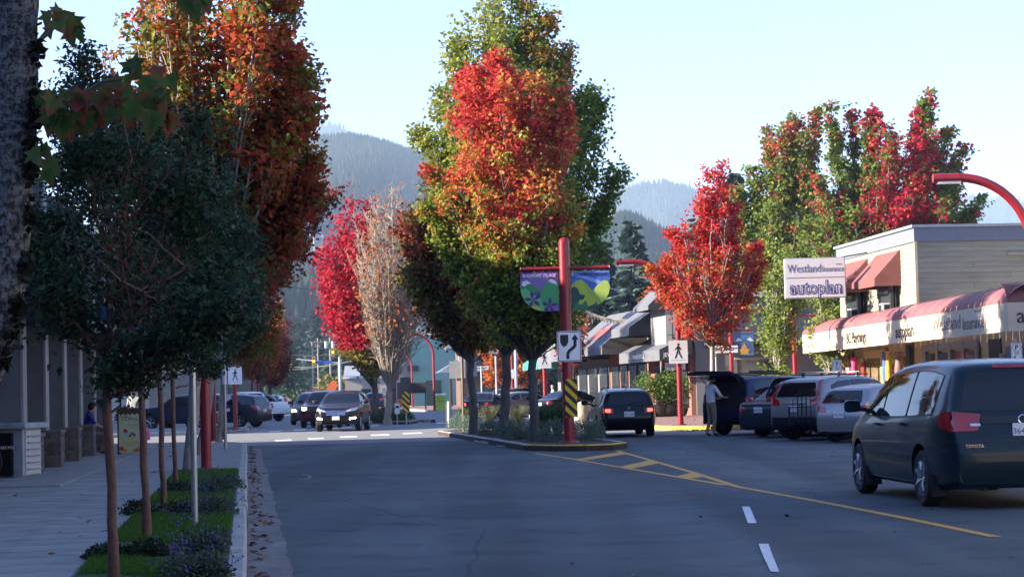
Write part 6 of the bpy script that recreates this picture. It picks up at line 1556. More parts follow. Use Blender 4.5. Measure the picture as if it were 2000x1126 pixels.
UXA = lambda Y: 22.56 - .105 * Y                     # upper floor wall line
a0, a1 = 54.8, 86.5
AX = lambda Y: FX(1975, 54.5, 3.0) + (FX(1565, 86.7, 3.0) - FX(1975, 54.5, 3.0)) * (Y - 54.5) / 32.2
shop = empty('shop_building', (0, 0, 0), 0, 'cream clapboard shop building with long rose barrel awning on the right', 'building')
# solid core of the two storeys
MB().prism([(WXA(57), 57), (WXA(88), 88), (30, 88), (30, 57)], lambda a, b, d: (a, b, .1 + d), 4.0).build('wall', LITWALL, shop)
MB().prism([(UXA(72) + .04, 72.04), (UXA(82.6) + .04, 82.6), (30, 82.6), (30, 74.05)], lambda a, b, d: (a, b, 4.1 + d), 3.0).build('upper_wall', SIDING[0], shop)
MB().prism([(UXA(72) - .05, 71.95), (UXA(82.6) - .05, 82.7), (30.1, 82.7), (30.1, 73.96)], lambda a, b, d: (a, b, 6.62 + d), .52).build('parapet_band', TRIMG, shop)
MB().prism([(UXA(72) - .14, 71.86), (UXA(82.6) - .14, 82.8), (30.2, 82.8), (30.2, 73.87)], lambda a, b, d: (a, b, 7.14 + d), .10).build('parapet_cap', CAPG, shop)
def board_prof(m, p0, p1, z, h, out):
    """lap board from p0 to p1 (x,y), leaning outwards at its lower edge"""
    o = Vector((out[0], out[1], 0)); A, B = Vector((*p0, z)), Vector((*p1, z)); up = Vector((0, 0, h + .02))
    vs = [A + o * .036, B + o * .036, B + up + o * .010, A + up + o * .010, A, B, B + up, A + up]
    return m.add(vs, [(0, 1, 2, 3), (4, 7, 6, 5), (0, 4, 5, 1), (3, 2, 6, 7), (0, 3, 7, 4), (1, 5, 6, 2)])
WY = lambda x: 72.04 + .134 * (x - 15.05)
for k in range(13):
    z = 4.10 + .194 * k
    cut = (17.2, 20.5, 18.6, 22.)[k % 4]
    for x0, x1 in ((UXA(72) + .05, cut - .006), (cut + .006, 29)):
        board_prof(MB(), (x0, WY(x0)), (x1, WY(x1)), z, .194, (.13, -.99)).build('siding_board', SIDING[random.randrange(3)], shop)
    for y0, y1 in ((72.06, 77.2 - .005 + (k % 3)), (77.2 + .005 + (k % 3), 82.5)):
        board_prof(MB(), (UXA(y0) + .03, y0), (UXA(y1) + .03, y1), z, .194, (-1, -.1)).build('siding_board', SIDING[random.randrange(3)], shop)
MB().box((UXA(72) + .0, 72.0, 5.36), (.10, .10, 2.52)).build('corner_trim', SIDING[1], shop)
MB().box((19.2, 72.52, 6.1), (1.4, .1, .10), rz=.133).build('wall_bracket', SIDING[1], shop)
def pent_awning(parent, y0, y1, X, z0, z1, proj, mat, val=.28, name='window_awning', endmat=None):
    m = MB(); e = .02
    a, b_ = [(X(y), y) for y in (y0, y1)]
    def pt(y, out, z): return (X(y) - out, y, z)
    vs = [pt(y0, 0, z1), pt(y1, 0, z1), pt(y1, proj, z0 + val), pt(y0, proj, z0 + val), pt(y1, proj, z0), pt(y0, proj, z0), pt(y1, 0, z0), pt(y0, 0, z0)]
    m.add(vs, [(0, 1, 2, 3), (3, 2, 4, 5)], 0); m.add(vs, [(0, 3, 5, 7), (1, 6, 4, 2)], 1)
    o = m.build(name, [mat, endmat or mat], parent)
    md = o.modifiers.new('solid', 'SOLIDIFY'); md.thickness = .015
    return o
pent_awning(shop, 73.9, 77.0, UXA, 5.10, 6.45, 1.0, MAROON)
pent_awning(shop, 78.2, 81.6, UXA, 5.10, 6.40, 1.0, MAROON)
for y0, y1 in ((74.1, 76.8), (78.4, 81.4)):
    yc = (y0 + y1) / 2
    w = MB().box((UXA(yc) - .02, yc, 4.65), (.12, y1 - y0, 1.45), rz=-.105 + .21 * 0).build('window', METALK, shop)
    for k in range(3):
        yy = y0 + .25 + (y1 - y0 - .5) * (k + .5) / 3
        MB().box((UXA(yy) - .10, yy, 4.66), (.04, (y1 - y0) / 3 - .14, 1.22), rz=.105).build('pane', WINGLASS, w)
    ac = MB().box((UXA(yc - .5) - .28, yc - .5, 4.25), (.45, .62, .45)).build('air_conditioner', WHITE, shop, bevel=.02)
    MB().box((UXA(yc - .5) - .51, yc - .5, 4.25), (.02, .5, .34)).build('grille', METALK, ac)
    MB().box((UXA(yc - .5) - .28, yc - .82, 4.25), (.30, .02, .34)).build('grille', METALK, ac)
# barrel awning along the street, turning the corner
aw = empty('barrel_awning', (0, 0, 0)); aw.parent = shop
arc = [(0, 3.60)] + [(1.15 - 1.15 * math.cos(t), 3.60 + .62 * math.sin(t)) for t in np.linspace(.15, math.pi / 2, 9)]
def awn_section(y, k): return [(AX(y) + dx * k, y, z) for dx, z in arc]
ys = list(np.linspace(a0, a1, 47))
for i in range(len(ys) - 1):
    m = MB(); A, B = awn_section(ys[i] + .006, 1), awn_section(ys[i + 1] - .006, 1)
    sag = -.012 * (i % 2)
    m.add(A + [(x, y, z + sag) for x, y, z in B], [(j, j + 1, len(A) + j + 1, len(A) + j) for j in range(len(A) - 1)])
    m.build('awning_panel', ROSE, aw, smooth=60)
MB().prism([(AX(a0), a0), (AX(a1), a1), (AX(a1) + .04, a1), (AX(a0) + .04, a0)], lambda a, b, d: (a, b, 2.80 + d), .81).build('fascia', FASCIA, aw)
MB().prism([(AX(a0), a0 - .02), (30, a0 - .02), (30, a0 + .02), (AX(a0), a0 + .02)], lambda a, b, d: (a, b, 2.80 + d), .81).build('fascia', FASCIA, aw)
m = MB()
m.add([(AX(a0), a0 - .01 + dx, z) for dx, z in arc] + [(30, a0 - .01 + dx, z) for dx, z in arc], [(j, j + 1, 10 + j + 1, 10 + j) for j in range(9)])
m.build('awning_panel', MAROON, aw, smooth=60)
MB().add(awn_section(a1, 1) + [(AX(a1), a1, 2.8), (AX(a1) + 1.15, a1, 2.8)], [tuple(list(range(len(arc))) + [len(arc) + 1, len(arc)])]).build('awning_end', ROSE, aw)
def solveY(px, X, z=3.):
    lo, hi = 50., 95.
    for _ in range(40):
        m_ = (lo + hi) / 2
        d = CAM - Vector((X(m_), m_, z)); vv = Vector((X(m_), m_, z)) - CAM
        q = 1000 + FOC * vv.dot(_r) / vv.dot(_f)
        if q > px: lo = m_
        else: hi = m_
    return lo
FA = -R(90) + math.atan((AX(86) - AX(56)) / -30) * -1 * 0
def fascia_text(body, px0, px1, size, mat, z=3.2, bold=0., dz=0):
    y0, y1 = solveY(px0, AX), solveY(px1, AX)
    me = text_mesh(body, size, mat, .004, 'CENTER', bold)
    xs = [v.co.x for v in me.vertices]; sc = abs(y0 - y1) / (max(xs) - min(xs))
    me.transform(Matrix.Diagonal((sc, 1, 1, 1)))
    yc = (y0 + y1) / 2
    o = linkmesh('lettering', me, aw, (AX(yc) - .012, yc, z + dz)); o.rotation_euler = (0, 0, -R(90) + math.atan((AX(86) - AX(56)) / 30) * -1)
    return o
fascia_text('BC Playthings', 1654, 1692, .60, INK, 3.18, .006)
fascia_text('autoplan', 1750, 1785, .66, INK, 3.18, .002)
fascia_text('Westland', 1822, 1877, .62, FADED, 3.24)
fascia_text('Insurance', 1881, 1922, .56, FADED, 3.16)
for k, (px, c) in enumerate(((1907, INK), (1911, INK), (1915, SIGNR))):
    yc = solveY(px, AX); MB().box((AX(yc) - .012, yc, 3.50), (.012, .10, .06)).build('logo_dot', c, aw)
fascia_text('(Edgemont)', 1578, 1605, .34, M('ink_ghost', (.54, .49, .38), .7, var=.1), 3.2)
fascia_text('Toys', 1626, 1635, .22, M('ink_ghost2', (.46, .40, .31), .7), 3.0)
text('autoplan', .62, INK, aw, (AX(a0) + 1.3, a0 - .03, 3.22), bold=.002)
# shop front below the awning: posts, windows, doors
def front(y0, y1, name, mat, z0, z1, out=.05, parent=shop, t=.08):
    yc = (y0 + y1) / 2
    return MB().box((WXA(yc) - out, yc, (z0 + z1) / 2), (t, abs(y1 - y0), z1 - z0), rz=.065).build(name, mat, parent)
YW = lambda px: solveY(px, WXA, 2.)
WARM = M('lit_display', (.50, .36, .18), .7, var=.5, scale=3)
FRAME = M('ochre_frame', (.48, .34, .13), .7, var=.12)
REDP = M('red_post', (.30, .03, .03), .5, var=.1)
GREYF = M('grey_frame', (.20, .19, .18), .6, var=.1)
for p0, p1, nm, mt, z0, z1, ot in ((1658, 1664, 'pilaster', CREAM, .15, 2.8, .10), (1665, 1671, 'pilaster', REDP, .15, 2.8, .12), (1690, 1695, 'door_post', REDP, .15, 2.3, .14), (1696, 1728, 'window_head', FRAME, 2.45, 2.8, .12), (1728, 1737, 'window_post', FRAME, .15, 2.8, .14), (1780, 1787, 'pilaster', METALK, .15, 2.9, .16),
        (1808, 1815, 'window_frame', GREYF, .15, 2.8, .10), (1835, 1840, 'window_frame', GREYF, .15, 2.8, .11), (1860, 1865, 'window_frame', GREYF, .15, 2.8, .11), (1886, 1891, 'window_frame', GREYF, .15, 2.8, .11), (1912, 1917, 'window_frame', GREYF, .15, 2.8, .11), (1808, 1917, 'window_head', GREYF, 2.55, 2.8, .09), (1935, 1958, 'recess', M('dark_recess', (.05, .045, .04), .9), .15, 2.8, .02), (1960, 1966, 'pilaster', CREAM, .15, 2.3, .10)):
    front(YW(p0), YW(p1), nm, mt, z0, z1, ot)
for p0, p1 in ((1672, 1690), (1697, 1727), (1738, 1779)): front(YW(p0), YW(p1), 'display_back', WARM, .3, 2.5, .03)
for p0, p1 in ((1697, 1727), (1738, 1779), (1816, 1834), (1841, 1859), (1866, 1885), (1892, 1911)): front(YW(p0), YW(p1), 'window_pane', WINGLASS if p0 > 1800 else M('clear_shop_glass', (.16, .12, .07), .08, var=.5, scale=2.5, spec=.7), .6, 2.45, .07)
front(YW(1972), YW(2000), 'door', M('blue_door', (.03, .13, .22), .5), .15, 2.5, .06)
# toys hung out under the awning
def hang(name, px, z0, z1, c, label, w=.22, out=.8):
    y = YW(px); q = empty(name, (WXA(y) - out, y, z0), 0, label, 'toy')
    MB().lathe([(w * .5, 0), (w * .55, (z1 - z0) * .3), (w * .4, (z1 - z0) * .7), (w * .5, z1 - z0)], 10).build('cloth', M('toy_%s' % name, c, .7, var=.5, scale=4), q, smooth=True)
    MB().cyl((0, 0, z1 - z0), (0, 0, 2.82 - z0), .006, n=5).build('cord', BLACK, q)
    return q
hang('pink_banner', 1706, 1.45, 2.5, (.55, .04, .16), 'bright pink windsock hanging at the toy shop door', .30)
hang('rainbow_windsock', 1770, 1.5, 2.65, (.05, .10, .40), 'blue windsock hanging beside the dark shop pillar', .30)
hang('yellow_windsock', 1776, 1.5, 2.65, (.50, .30, .03), 'yellow windsock hanging beside the dark shop pillar', .26)
hang('fish_windsock', 1683, 1.7, 2.6, (.50, .25, .18), 'pale orange fish shaped windsock at the shop corner', .22)
hang('rope_wreath', 1797, 1.6, 2.6, (.20, .10, .09), 'dark braided wreath hung between toy shop and office', .34)
for px, c, ll in ((1688, (.5, .42, .3), 'cream soft toy on a stand outside the toy shop'), (1712, (.48, .22, .08), 'tan soft toy on a stand outside the toy shop'), (1728, (.06, .05, .05), 'black soft toy on a stand outside the toy shop')):
    y = YW(px); q = empty('soft_toy', (WXA(y) - 1.0, y, .15), 0, ll, 'toy')
    MB().box((0, 0, .35), (.5, .5, .7)).build('crate', FRAME, q)
    MB().lathe([(.001, 0), (.17, .06), (.19, .2), (.12, .34), (.10, .40), (.15, .50), (.12, .62), (.001, .66)], 12, (0, 0, .7)).build('body', M('plush_%d' % px, c, .95, var=.3, bump=.8), q, smooth=True)
def fit_text(body, size, mat, parent, loc, width, bold=0.):
    me = text_mesh(body, size, mat, .002, 'CENTER', bold); xs = [v.co.x for v in me.vertices]
    me.transform(Matrix.Diagonal((width / (max(xs) - min(xs)), 1, 1, 1)))
    return linkmesh('lettering', me, parent, loc)
# hanging double sign
y = 76.; x0, x1 = FX(1533, y, 5.6), FX(1652, y, 5.6); z0, z1 = P(1590, 582, y).z, P(1590, 503, y).z
hs = empty('projecting_sign', ((x0 + x1) / 2, y, z0), 0, 'projecting double sign reading Westland Insurance above Autoplan', 'sign')
W_, H_ = x1 - x0, z1 - z0
SIGNP = M('sign_cream', (.62, .58, .56), .5, var=.04)
MB().box((0, .15, H_ / 2), (W_, .28, H_)).build('cabinet', CAPG, hs, bevel=.015)
for zc, hh in ((H_ * .26, H_ * .47), (H_ * .75, H_ * .46)):
    MB().box((.0, -.003, zc), (W_ - .08, .02, hh)).build('panel', SIGNP, hs)
fit_text('Westland', .46, M('ink_slate', (.10, .10, .14), .6), hs, (-W_ * .175, -.018, H_ * .73), W_ * .55)
fit_text('Insurance', .31, M('ink_slate', (.1, .1, .14)), hs, (W_ * .295, -.018, H_ * .71), W_ * .35)
for k, c in enumerate((INK, INK, SIGNR)): MB().box((W_ * .36 + .08 * k, -.016, H_ * .83), (.045, .006, .04)).build('logo_dot', c, hs)
fit_text('autoplan', .74, NAVYI, hs, (.02, -.018, H_ * .25), W_ * .86, .026)
fit_text('autoplan', .74, SIGNP, hs, (.02, -.0225, H_ * .25), W_ * .835, -.018)
MB().tube([(W_ / 2 - .1, .15, H_), (W_ / 2 + .9, .15, H_ + .15)], .025, 6).build('bracket', METALK, hs)
MB().tube([(-W_ / 2 + .2, .15, H_), (W_ / 2 + .9, .3, H_ + .75)], .014, 5).build('stay', METALK, hs)
MB().tube([(W_ / 2 - .1, .15, .3), (W_ / 2 + .9, .15, .3)], .03, 6).build('bracket', METALK, hs)
# parking signs
for px, py0, Y, ll in ((1984, 667, 55.2, 'white two hour parking sign on its post behind the minivan'), (1634, 701, 66, 'blue and white parking sign by the toy shop')):
    top = P(px, py0, Y); q = post('parking_sign', (top.x, top.y, .15), top.z - .1, .03, GALV, ll, 'sign')
    s = sign_panel(q, .31, .50, (0, -.04, top.z - .42), border=.008)
    text('P', .20, SIGNK if px > 1800 else M('park_blue', (.02, .10, .35), .5), s, (0, -.0145, .10), bold=.004)
    text('2H', .12, SIGNK, s, (0, -.0145, -.06)); text('<', .12, SIGNK, s, (-.06, -.0145, -.17), bold=.006)
    MB().tube([(.115 * math.cos(a), -.015, .11 + .115 * math.sin(a)) for a in np.linspace(0, 6.3, 21)], .007, 4).build('ring', M('park_green', (.03, .22, .12), .5), s)
    if px > 1800: sign_panel(q, .31, .16, (0, -.04, top.z - .78), border=.006)
# red poles on the right pavement
rl = G(1330, 829, .15)
lp_ = lamp_post(rl, R(180), 'sunlit red lamp post with a pedestrian sign at the brick corner'); lp_.rotation_euler = (0, 0, R(180))
s = ped_sign(lp_, (0.03, .13, 2.55), .66, .80, rz=R(180))
lamp_post((FX(2030, 42.5), 42.5, .15), R(180), 'nearest red lamp whose curved arm enters at the right edge')
q = at(1556, 80, .15)
lp2 = lamp_post(q, R(180), 'red lamp post with maple leaf banner in front of the toy shop', h=5.6)
MB().cyl((-.95, 0, 4.1), (.95, 0, 4.1), .045, n=10).build('banner_arm', RED, lp2)
def leaf_banner(parent, loc, rz, bg_, fg, word=True):
    sh = [(-.85, 0), (-.85, -.62)] + [(-.85 + .45 - .45 * math.cos(a), -.62 - .45 * math.sin(a)) for a in np.linspace(.15, math.pi / 2, 6)] + [(0, -1.07), (0, 0)]
    bn = flat(sh, .008).build('banner', M('banner_%02d%02d' % (int(bg_[0] * 99), int(bg_[2] * 99)), bg_, .6), parent, loc=loc, rz=rz)
    for k, (nm, c, pl) in enumerate((('hill', fg, [(-.85, -.50), (-.6, -.34), (-.3, -.36), (0, -.50), (0, -.9), (-.3, -1.0), (-.85, -.8)]), ('snow_cap', (.6, .6, .58), [(-.82, -.46), (-.66, -.28), (-.52, -.40), (-.6, -.42)]), ('snow_cap', (.6, .6, .58), [(-.30, -.38), (-.16, -.26), (0, -.42), (0, -.50)]), ('maple_leaf', (.48, .26, .03), [(-.42 + x_ * .5, -1.0 + z_ * .5) for x_, z_ in MAPLE.tolist()]))):
        pl2 = pl if nm == 'maple_leaf' else clip(pl, sh)
        if len(pl2) > 2: flat(pl2, .001).build(nm, M('bink%d%d' % (k, int(fg[0] * 99)), c, .6), bn, loc=(0, -.009 - .0015 * k, 0))
    if word: text('EDGEMONT VILLAGE', .09, M('bword', (.2, .12, .04), .6), bn, (-.425, -.012, -.10), xs=.8)
    return bn
leaf_banner(lp2, (.10, .03, 4.03), R(180), (.36, .22, .03), (.20, .07, .03))
q = at(1432, 86, .15); lp3 = lamp_post(q, R(180), 'red lamp post behind the crimson tree, blue banner on it', h=5.6)
MB().cyl((-1.0, 0, 3.75), (.3, 0, 3.75), .045, n=10).build('banner_arm', RED, lp3)
leaf_banner(lp3, (-1.0, .03, 3.7), R(180), (.05, .14, .30), (.03, .10, .22))
q = post('street_name_sign', at(1402, 82, .15), 3.1, .035, GALV, 'white street name plate reading Highland Blvd behind the man', 'sign')
s = sign_panel(q, 1.15, .30, (.35, -.05, 2.85), r=.02); text('HIGHLAND', .20, SIGNK, s, (-.12, -.0145, 0), bold=.004); text('BLVD', .09, SIGNK, s, (.46, -.0145, .04))
q = post('pedestrian_post', at(1066, 108, .15), 6.2, .12, RED, 'red post with pedestrian sign and pale banner past the island', 'sign post')
ped_sign(q, (0, -.16, 3.0), .75, .92)
MB().box((.34, 0, 5.0), (.16, .02, 1.6)).build('banner', M('pale_banner', (.55, .50, .22), .6, var=.4, scale=3), q)
q = lamp_post(at(1003, 124, .15), R(180), 'red lamp post seen between the island trunks', h=6.0); sign_panel(q, .35, .6, (0, .14, 2.4), rz=R(180), border=.01)

# ================================================================== shops beyond the corner
SF = lambda Y: 8.2 - .16 * (Y - 90)
CANV = M('grey_canvas', (.105, .11, .125), .75, var=.12, scale=1.2, bump=.1, bscale=5); CANVK = M('black_canvas', (.02, .02, .024), .8, var=.12); CANVG2 = M('pale_grey_canvas', (.21, .20, .19), .75, var=.12, scale=1.2); TEAL = M('teal_canvas', (.03, .28, .27), .75, var=.1)
WHITEW = M('white_stucco', (.28, .268, .245), .85, var=.08); GREYW = M('grey_wall', (.16, .17, .175), .9, var=.1, scale=2, bump=.2); NAVYW = M('navy_canopy', (.025, .032, .05), .6, var=.1)
BRICKW = brickmat('red_brick', (.20, .07, .05), (.25, .09, .06), (.22, .18, .15), 3.2)
gb = empty('grey_building', (SF(90), 90, .15), 0, 'grey rendered corner building behind the crimson maple', 'building')
MB().box((7.0, 6, 2.7), (13.6, 12, 5.4)).build('wall', GREYW, gb)
MB().box((7.0, 5.8, 5.5), (14, 12.4, .2)).build('roof', CAPG, gb)
MB().add([(.6, -.02, 4.5), (9, -.02, 4.5), (9, -1.2, 3.3), (.6, -1.2, 3.3), (9, -.02, 3.1), (.6, -.02, 3.1)], [(0, 1, 2, 3), (0, 3, 5), (1, 4, 2), (3, 2, 4, 5)]).build('canopy', NAVYW, gb)
MB().box((3.2, -.03, 1.7), (2.2, .1, 1.6)).build('window', WINGLASS, gb)
MB().box((3.2, -.06, 2.55), (2.4, .12, .1)).build('window_head', CREAM, gb)
js = empty('jeweller_shop', (0, 0, .15), 0, 'white bay shop with black awning lettered for a jeweller', 'building')
MB().prism([(SF(90.2), 90.2), (SF(98.4), 98.4), (12, 98.4), (12, 90.2)], lambda a, b, d: (a, b, d), 3.1).build('wall', BRICKW, js)
MB().prism([(SF(91) - .9, 91), (SF(94) - .9, 94), (9, 94), (9, 91)], lambda a, b, d: (a, b, 3.1 + d), 2.6).build('bay', WHITEW, js)
w = MB().box((SF(91) - .25, 90.97, 4.25), (.72, .08, 1.35)).build('window', METALK, js)
for dx in (-.175, .175):
    MB().box((SF(91) - .25 + dx, 90.92, 4.25), (.28, .06, 1.2)).build('pane', M('pale_pane', (.22, .24, .25), .1, spec=.8), w)
MB().tube([(SF(91) - .85, 90.9, 3.25), (SF(91) - .85, 90.5, 3.25), (SF(91) + .3, 90.5, 3.25), (SF(91) + .3, 90.9, 3.25)], .02, 5).build('balcony_rail', METALK, js)
for k in range(7): MB().cyl((SF(91) - .85 + .19 * k, 90.5, 3.25), (SF(91) - .85 + .19 * k, 90.5, 3.75), .012, n=5).build('baluster', METALK, js)
MB().tube([(SF(91) - .85, 90.5, 3.75), (SF(91) + .3, 90.5, 3.75)], .018, 5).build('balcony_rail', METALK, js)
pent_awning(js, 90.9, 94.1, lambda y: SF(y) - .85, 4.95, 5.95, .85, CANV, .2, 'upper_awning', CANVK)
pent_awning(js, 89.8, 98.5, SF, 2.55, 3.75, 1.5, CANV, .5, 'shop_awning', CANVK)
text('JEWELLERY', .26, SIGNW, js, (SF(90) - .72, 89.74, 2.80), xs=.9)
yv = 94.2; o_ = text('EYEWEAR & OPTICAL', .28, SIGNW, js, (SF(yv) - 1.53, yv, 2.80), rz=-R(90) + .16)
for k in range(3):
    yy = 91.5 + 2.3 * k; MB().box((SF(yy) - .03, yy, 1.35), (.08, 1.8, 2.0), rz=.16).build('window', WINGLASS, js)
MB().box((SF(91) - .6, 90.0, 2.28), (.95, .04, .36)).build('hanging_sign', M('pale_sign', (.52, .50, .46), .6), js)
text('ORANGE GROVE', .10, SIGNK, js, (SF(91) - .6, 89.97, 2.28))
MB().lathe([(.001, -.02), (.30, -.02), (.30, .02), (.001, .02)], 20, (SF(91) - 1.25, 90.0, 2.3), axis='X').build('round_sign', WOOD, js).rotation_euler = (0, 0, 0)
pent_awning(js, 94.3, 98.3, SF, 3.85, 5.5, 1.9, CANV, .4, 'sloping_awning', CANVK)
MB().prism([(SF(94.2), 94.2), (SF(98.4), 98.4), (12, 98.4), (12, 94.2)], lambda a, b, d: (a, b, 3.1 + d), 2.3).build('upper_wall', GREYW, js)
s2 = empty('awning_shop', (0, 0, .15), 0, 'shop with one very tall sloping grey awning and red oval mark', 'building')
MB().prism([(SF(98.6), 98.6), (SF(108), 108), (14, 108), (14, 98.6)], lambda a, b, d: (a, b, d), 5.2).build('wall', BRICKW, s2)
pent_awning(s2, 98.8, 108, SF, 3.05, 5.35, 2.3, CANV, .45, 'sloping_awning', M('dark_canvas_end', (.05, .045, .04), .85))
for k in range(4):
    yy = 99.8 + 2.2 * k; MB().box((SF(yy) - .03, yy, 1.4), (.08, 1.7, 2.2), rz=.16).build('window', WINGLASS, s2)
ov = []
m = MB(); yc = 103.2
for a in np.linspace(0, 6.283, 20, endpoint=False):
    t = .40 + .20 * math.sin(a); yy = yc + 1.5 * math.cos(a)
    m.v.append((SF(yy) - 2.3 * (1 - t) - .03, yy, 3.50 + (5.35 - 3.50) * t + .035))
m.f.append(tuple(range(20))); m.m.append(0); m.build('oval_mark', M('faded_red', (.38, .10, .09), .7, var=.3, scale=3), s2)
s3 = empty('teal_awning_shop', (0, 0, .15), 0, 'farthest shop with pale grey and teal awning', 'building')
MB().prism([(SF(108.2), 108.2), (SF(124), 124), (12, 124), (12, 108.2)], lambda a, b, d: (a, b, d), 4.4).build('wall', GREYW, s3)
pent_awning(s3, 108.2, 114.5, SF, 2.95, 4.6, 2.2, CANV, .8, 'sloping_awning', CANVK)
pent_awning(s3, 114.5, 117.5, SF, 2.95, 4.6, 2.2, CANVG2, .8, 'sloping_awning')
pent_awning(s3, 117.5, 124, SF, 2.6, 4.4, 2.2, TEAL, .4, 'sloping_awning')
for k in range(5):
    yy = 109.5 + 3 * k; MB().box((SF(yy) - .03, yy, 1.4), (.08, 2.2, 2.2), rz=.16).build('window', WINGLASS, s3)
# pots with bushes
for i, (px, py, h, ll) in enumerate(((1290, 808, 1.3, 'leafy bush in a dark round pot, left of the three'), (1309, 809, 1.5, 'tallest leafy bush in a dark pot, middle of the three'), (1329, 808, 1.3, 'leafy bush in a dark pot behind the sunlit red post'), (1262, 806, 1.5, 'leafy bush in a pot by the black estate car'))):
    b = G(px, py, .15); b.y = min(b.y, 88.); b = at(px, b.y, .15)
    q = empty('potted_bush', b, 0, ll, 'potted plant', 'potted bushes outside the jeweller')
    MB().lathe([(.20, 0), (.30, .10), (.36, .30), (.34, .50), (.37, .54), (.33, .54), (.30, .48)], 18).build('pot', M('glazed_pot', (.025, .022, .02), .25, var=.2), q, smooth=True)
    g_ = np.random.default_rng(i + 30); n_ = 800; d_ = g_.normal(size=(n_, 3)); d_ /= np.linalg.norm(d_, axis=1)[:, None]
    linkmesh('foliage', leaf_mesh('foliage', d_ * g_.uniform(.4, 1, (n_, 1)) * np.array([.62, .62, h * .55]) + np.array([0, 0, .6 + h * .5]), g_.uniform(.08, .15, n_), np.array(((.10, .18, .03), (.14, .22, .04)))[g_.integers(0, 2, n_)] * g_.uniform(.6, 1.4, (n_, 1)), KITE, leafmat('leaf42', .42), seed=i), q)['kind'] = 'stuff'
    linkmesh('red_flowers', leaf_mesh('red_flowers', g_.normal(size=(60, 3)) * np.array([.16, .16, .05]) + np.array([0, 0, .58]), np.full(60, .07), np.array([(.35, .02, .03)]) * np.ones((60, 1)), KITE, leafmat('petal', .3), seed=i), q)['kind'] = 'stuff'
# bunting over the street, wooden hanging banner, lamp on the pole
for k, (A_, B_, ll) in enumerate(((P(1130, 600, 100), P(1275, 612, 98), 'upper string of cream pennants over the shop roofs'), (P(1120, 645, 112), P(1225, 650, 110), 'lower string of cream pennants over the shop roofs'), (P(812, 640, 180), P(880, 645, 180), 'string of pennants above the teal building'))):
    q = empty('bunting', A_, 0, ll, 'bunting'); D = B_ - A_
    pts = [D * t - Vector((0, 0, .45 * math.sin(t * math.pi))) for t in np.linspace(0, 1, 24)]
    MB().tube(pts, .012, 4).build('cord', M('twine', (.45, .38, .26), .8), q)
    pm = MB().add([(-.12, 0, 0), (.12, 0, 0), (0, .01, -.28)], [(0, 1, 2)]).mesh('pennant', M('pennant_cream', (.55, .46, .30), .8))
    for j in range(1, 23): linkmesh('pennant', pm, q, pts[j])
q = empty('wooden_banner', P(1128, 632, 70), 0, 'pale slatted wooden banner hanging right of the banner post', 'banner')
for j in range(5): MB().box((-.22 + .105 * j, 0, .32), (.095, .02, .62)).build('slat', M('pale_wood', (.42, .27, .13), .7, var=.2), q)
MB().box((.04, 0, -.02), (.80, .04, .04)).build('rail', WHITE, q)
MB().box((.04, 0, .66), (.80, .04, .04)).build('rail', WHITE, q)
MB().cyl((-.30, .05, -q.location.z), (-.30, .05, .75), .04, n=8).build('pole', GALV, q)
# ================================================================== right trees
def r1_cols(t, u, cr, wv, g, n):
    c = pick([(.52, .03, .035), (.46, .02, .045), (.52, .10, .03), (.48, .05, .03)], [4, 3, 2, 3], g, n)
    o_ = (t < .55) & (cr > -.1); c[o_] = pick([(.46, .14, .025), (.40, .20, .035), (.46, .07, .03)], [3, 2, 3], g, o_.sum()); return c
b = at(1393, 67.5, .15)
maple('crimson_street_maple', b, None, [(690, 1370, 1430), (650, 1330, 1470), (590, 1285, 1490), (530, 1270, 1492), (470, 1300, 1480), (430, 1340, 1460), (400, 1352, 1440), (370, 1358, 1430), (345, 1365, 1418), (330, 1380, 1405)], 67.5, 'blazing red maple at the brick corner in full sun', r1_cols, leaves=22000, leaf=.11, limbs=46, trunk_r=.10, fork=2.7, seed=201, spikes=[(1408, 328), (1388, 340), (1312, 455), (1482, 478), (1300, 500), (1436, 400), (1372, 380), (1490, 520), (1272, 525)], clump=.17, bark=BARKL, sub=5)
def r2_cols(t, u, cr, wv, g, n):
    c = pick([(.13, .19, .035), (.18, .23, .04), (.09, .14, .03)], [3, 3, 2], g, n)
    r_ = (wv * .7 + cr * .6 + t * .9 + np.where(np.abs(u) < .5, .35, -.15)) > .85
    c[r_] = pick([(.50, .03, .06), (.44, .02, .05), (.44, .08, .04)], [3, 3, 2], g, r_.sum()); return c
def r2b_cols(t, u, cr, wv, g, n):
    c = pick([(.15, .21, .04), (.20, .25, .04), (.10, .16, .03), (.30, .30, .05)], [3, 3, 2, 1], g, n); r_ = (t > .8) & (cr > .2) | (cr > 1.4); c[r_] = (.40, .09, .04); return c
b = at(1700, 92, .15)
maple('garden_maple', b, None, [(560, 1590, 1830), (500, 1560, 1890), (440, 1560, 1920), (400, 1575, 1925), (360, 1605, 1890), (320, 1625, 1870), (280, 1640, 1845), (245, 1650, 1835)], 92, 'broad red and green maple rising behind the cream shop', r2_cols, leaves=84000, leaf=.18, limbs=120, trunk_r=.24, fork=2.8, seed=202, spikes=[(1622, 208), (1662, 210), (1706, 215), (1740, 262), (1818, 184), (1800, 205), (1852, 258), (1884, 290), (1922, 388), (1598, 350), (1690, 240)], clump=.24, sub=6, inner=.45, depth=.8)
b = at(1540, 88, .15); b.y = 99; b = at(1535, 99, .15)
maple('garden_maple', b, None, [(640, 1490, 1590), (560, 1450, 1640), (480, 1430, 1650), (420, 1440, 1640), (370, 1460, 1620), (320, 1475, 1605), (280, 1490, 1600), (245, 1500, 1595)], 99, 'green maple with rusty tips left of the broad one', r2b_cols, leaves=56000, leaf=.18, limbs=90, trunk_r=.2, fork=2.6, seed=203, spikes=[(1542, 222), (1594, 216), (1502, 250), (1468, 330), (1555, 240), (1440, 370)], clump=.25, sub=6, inner=.45)
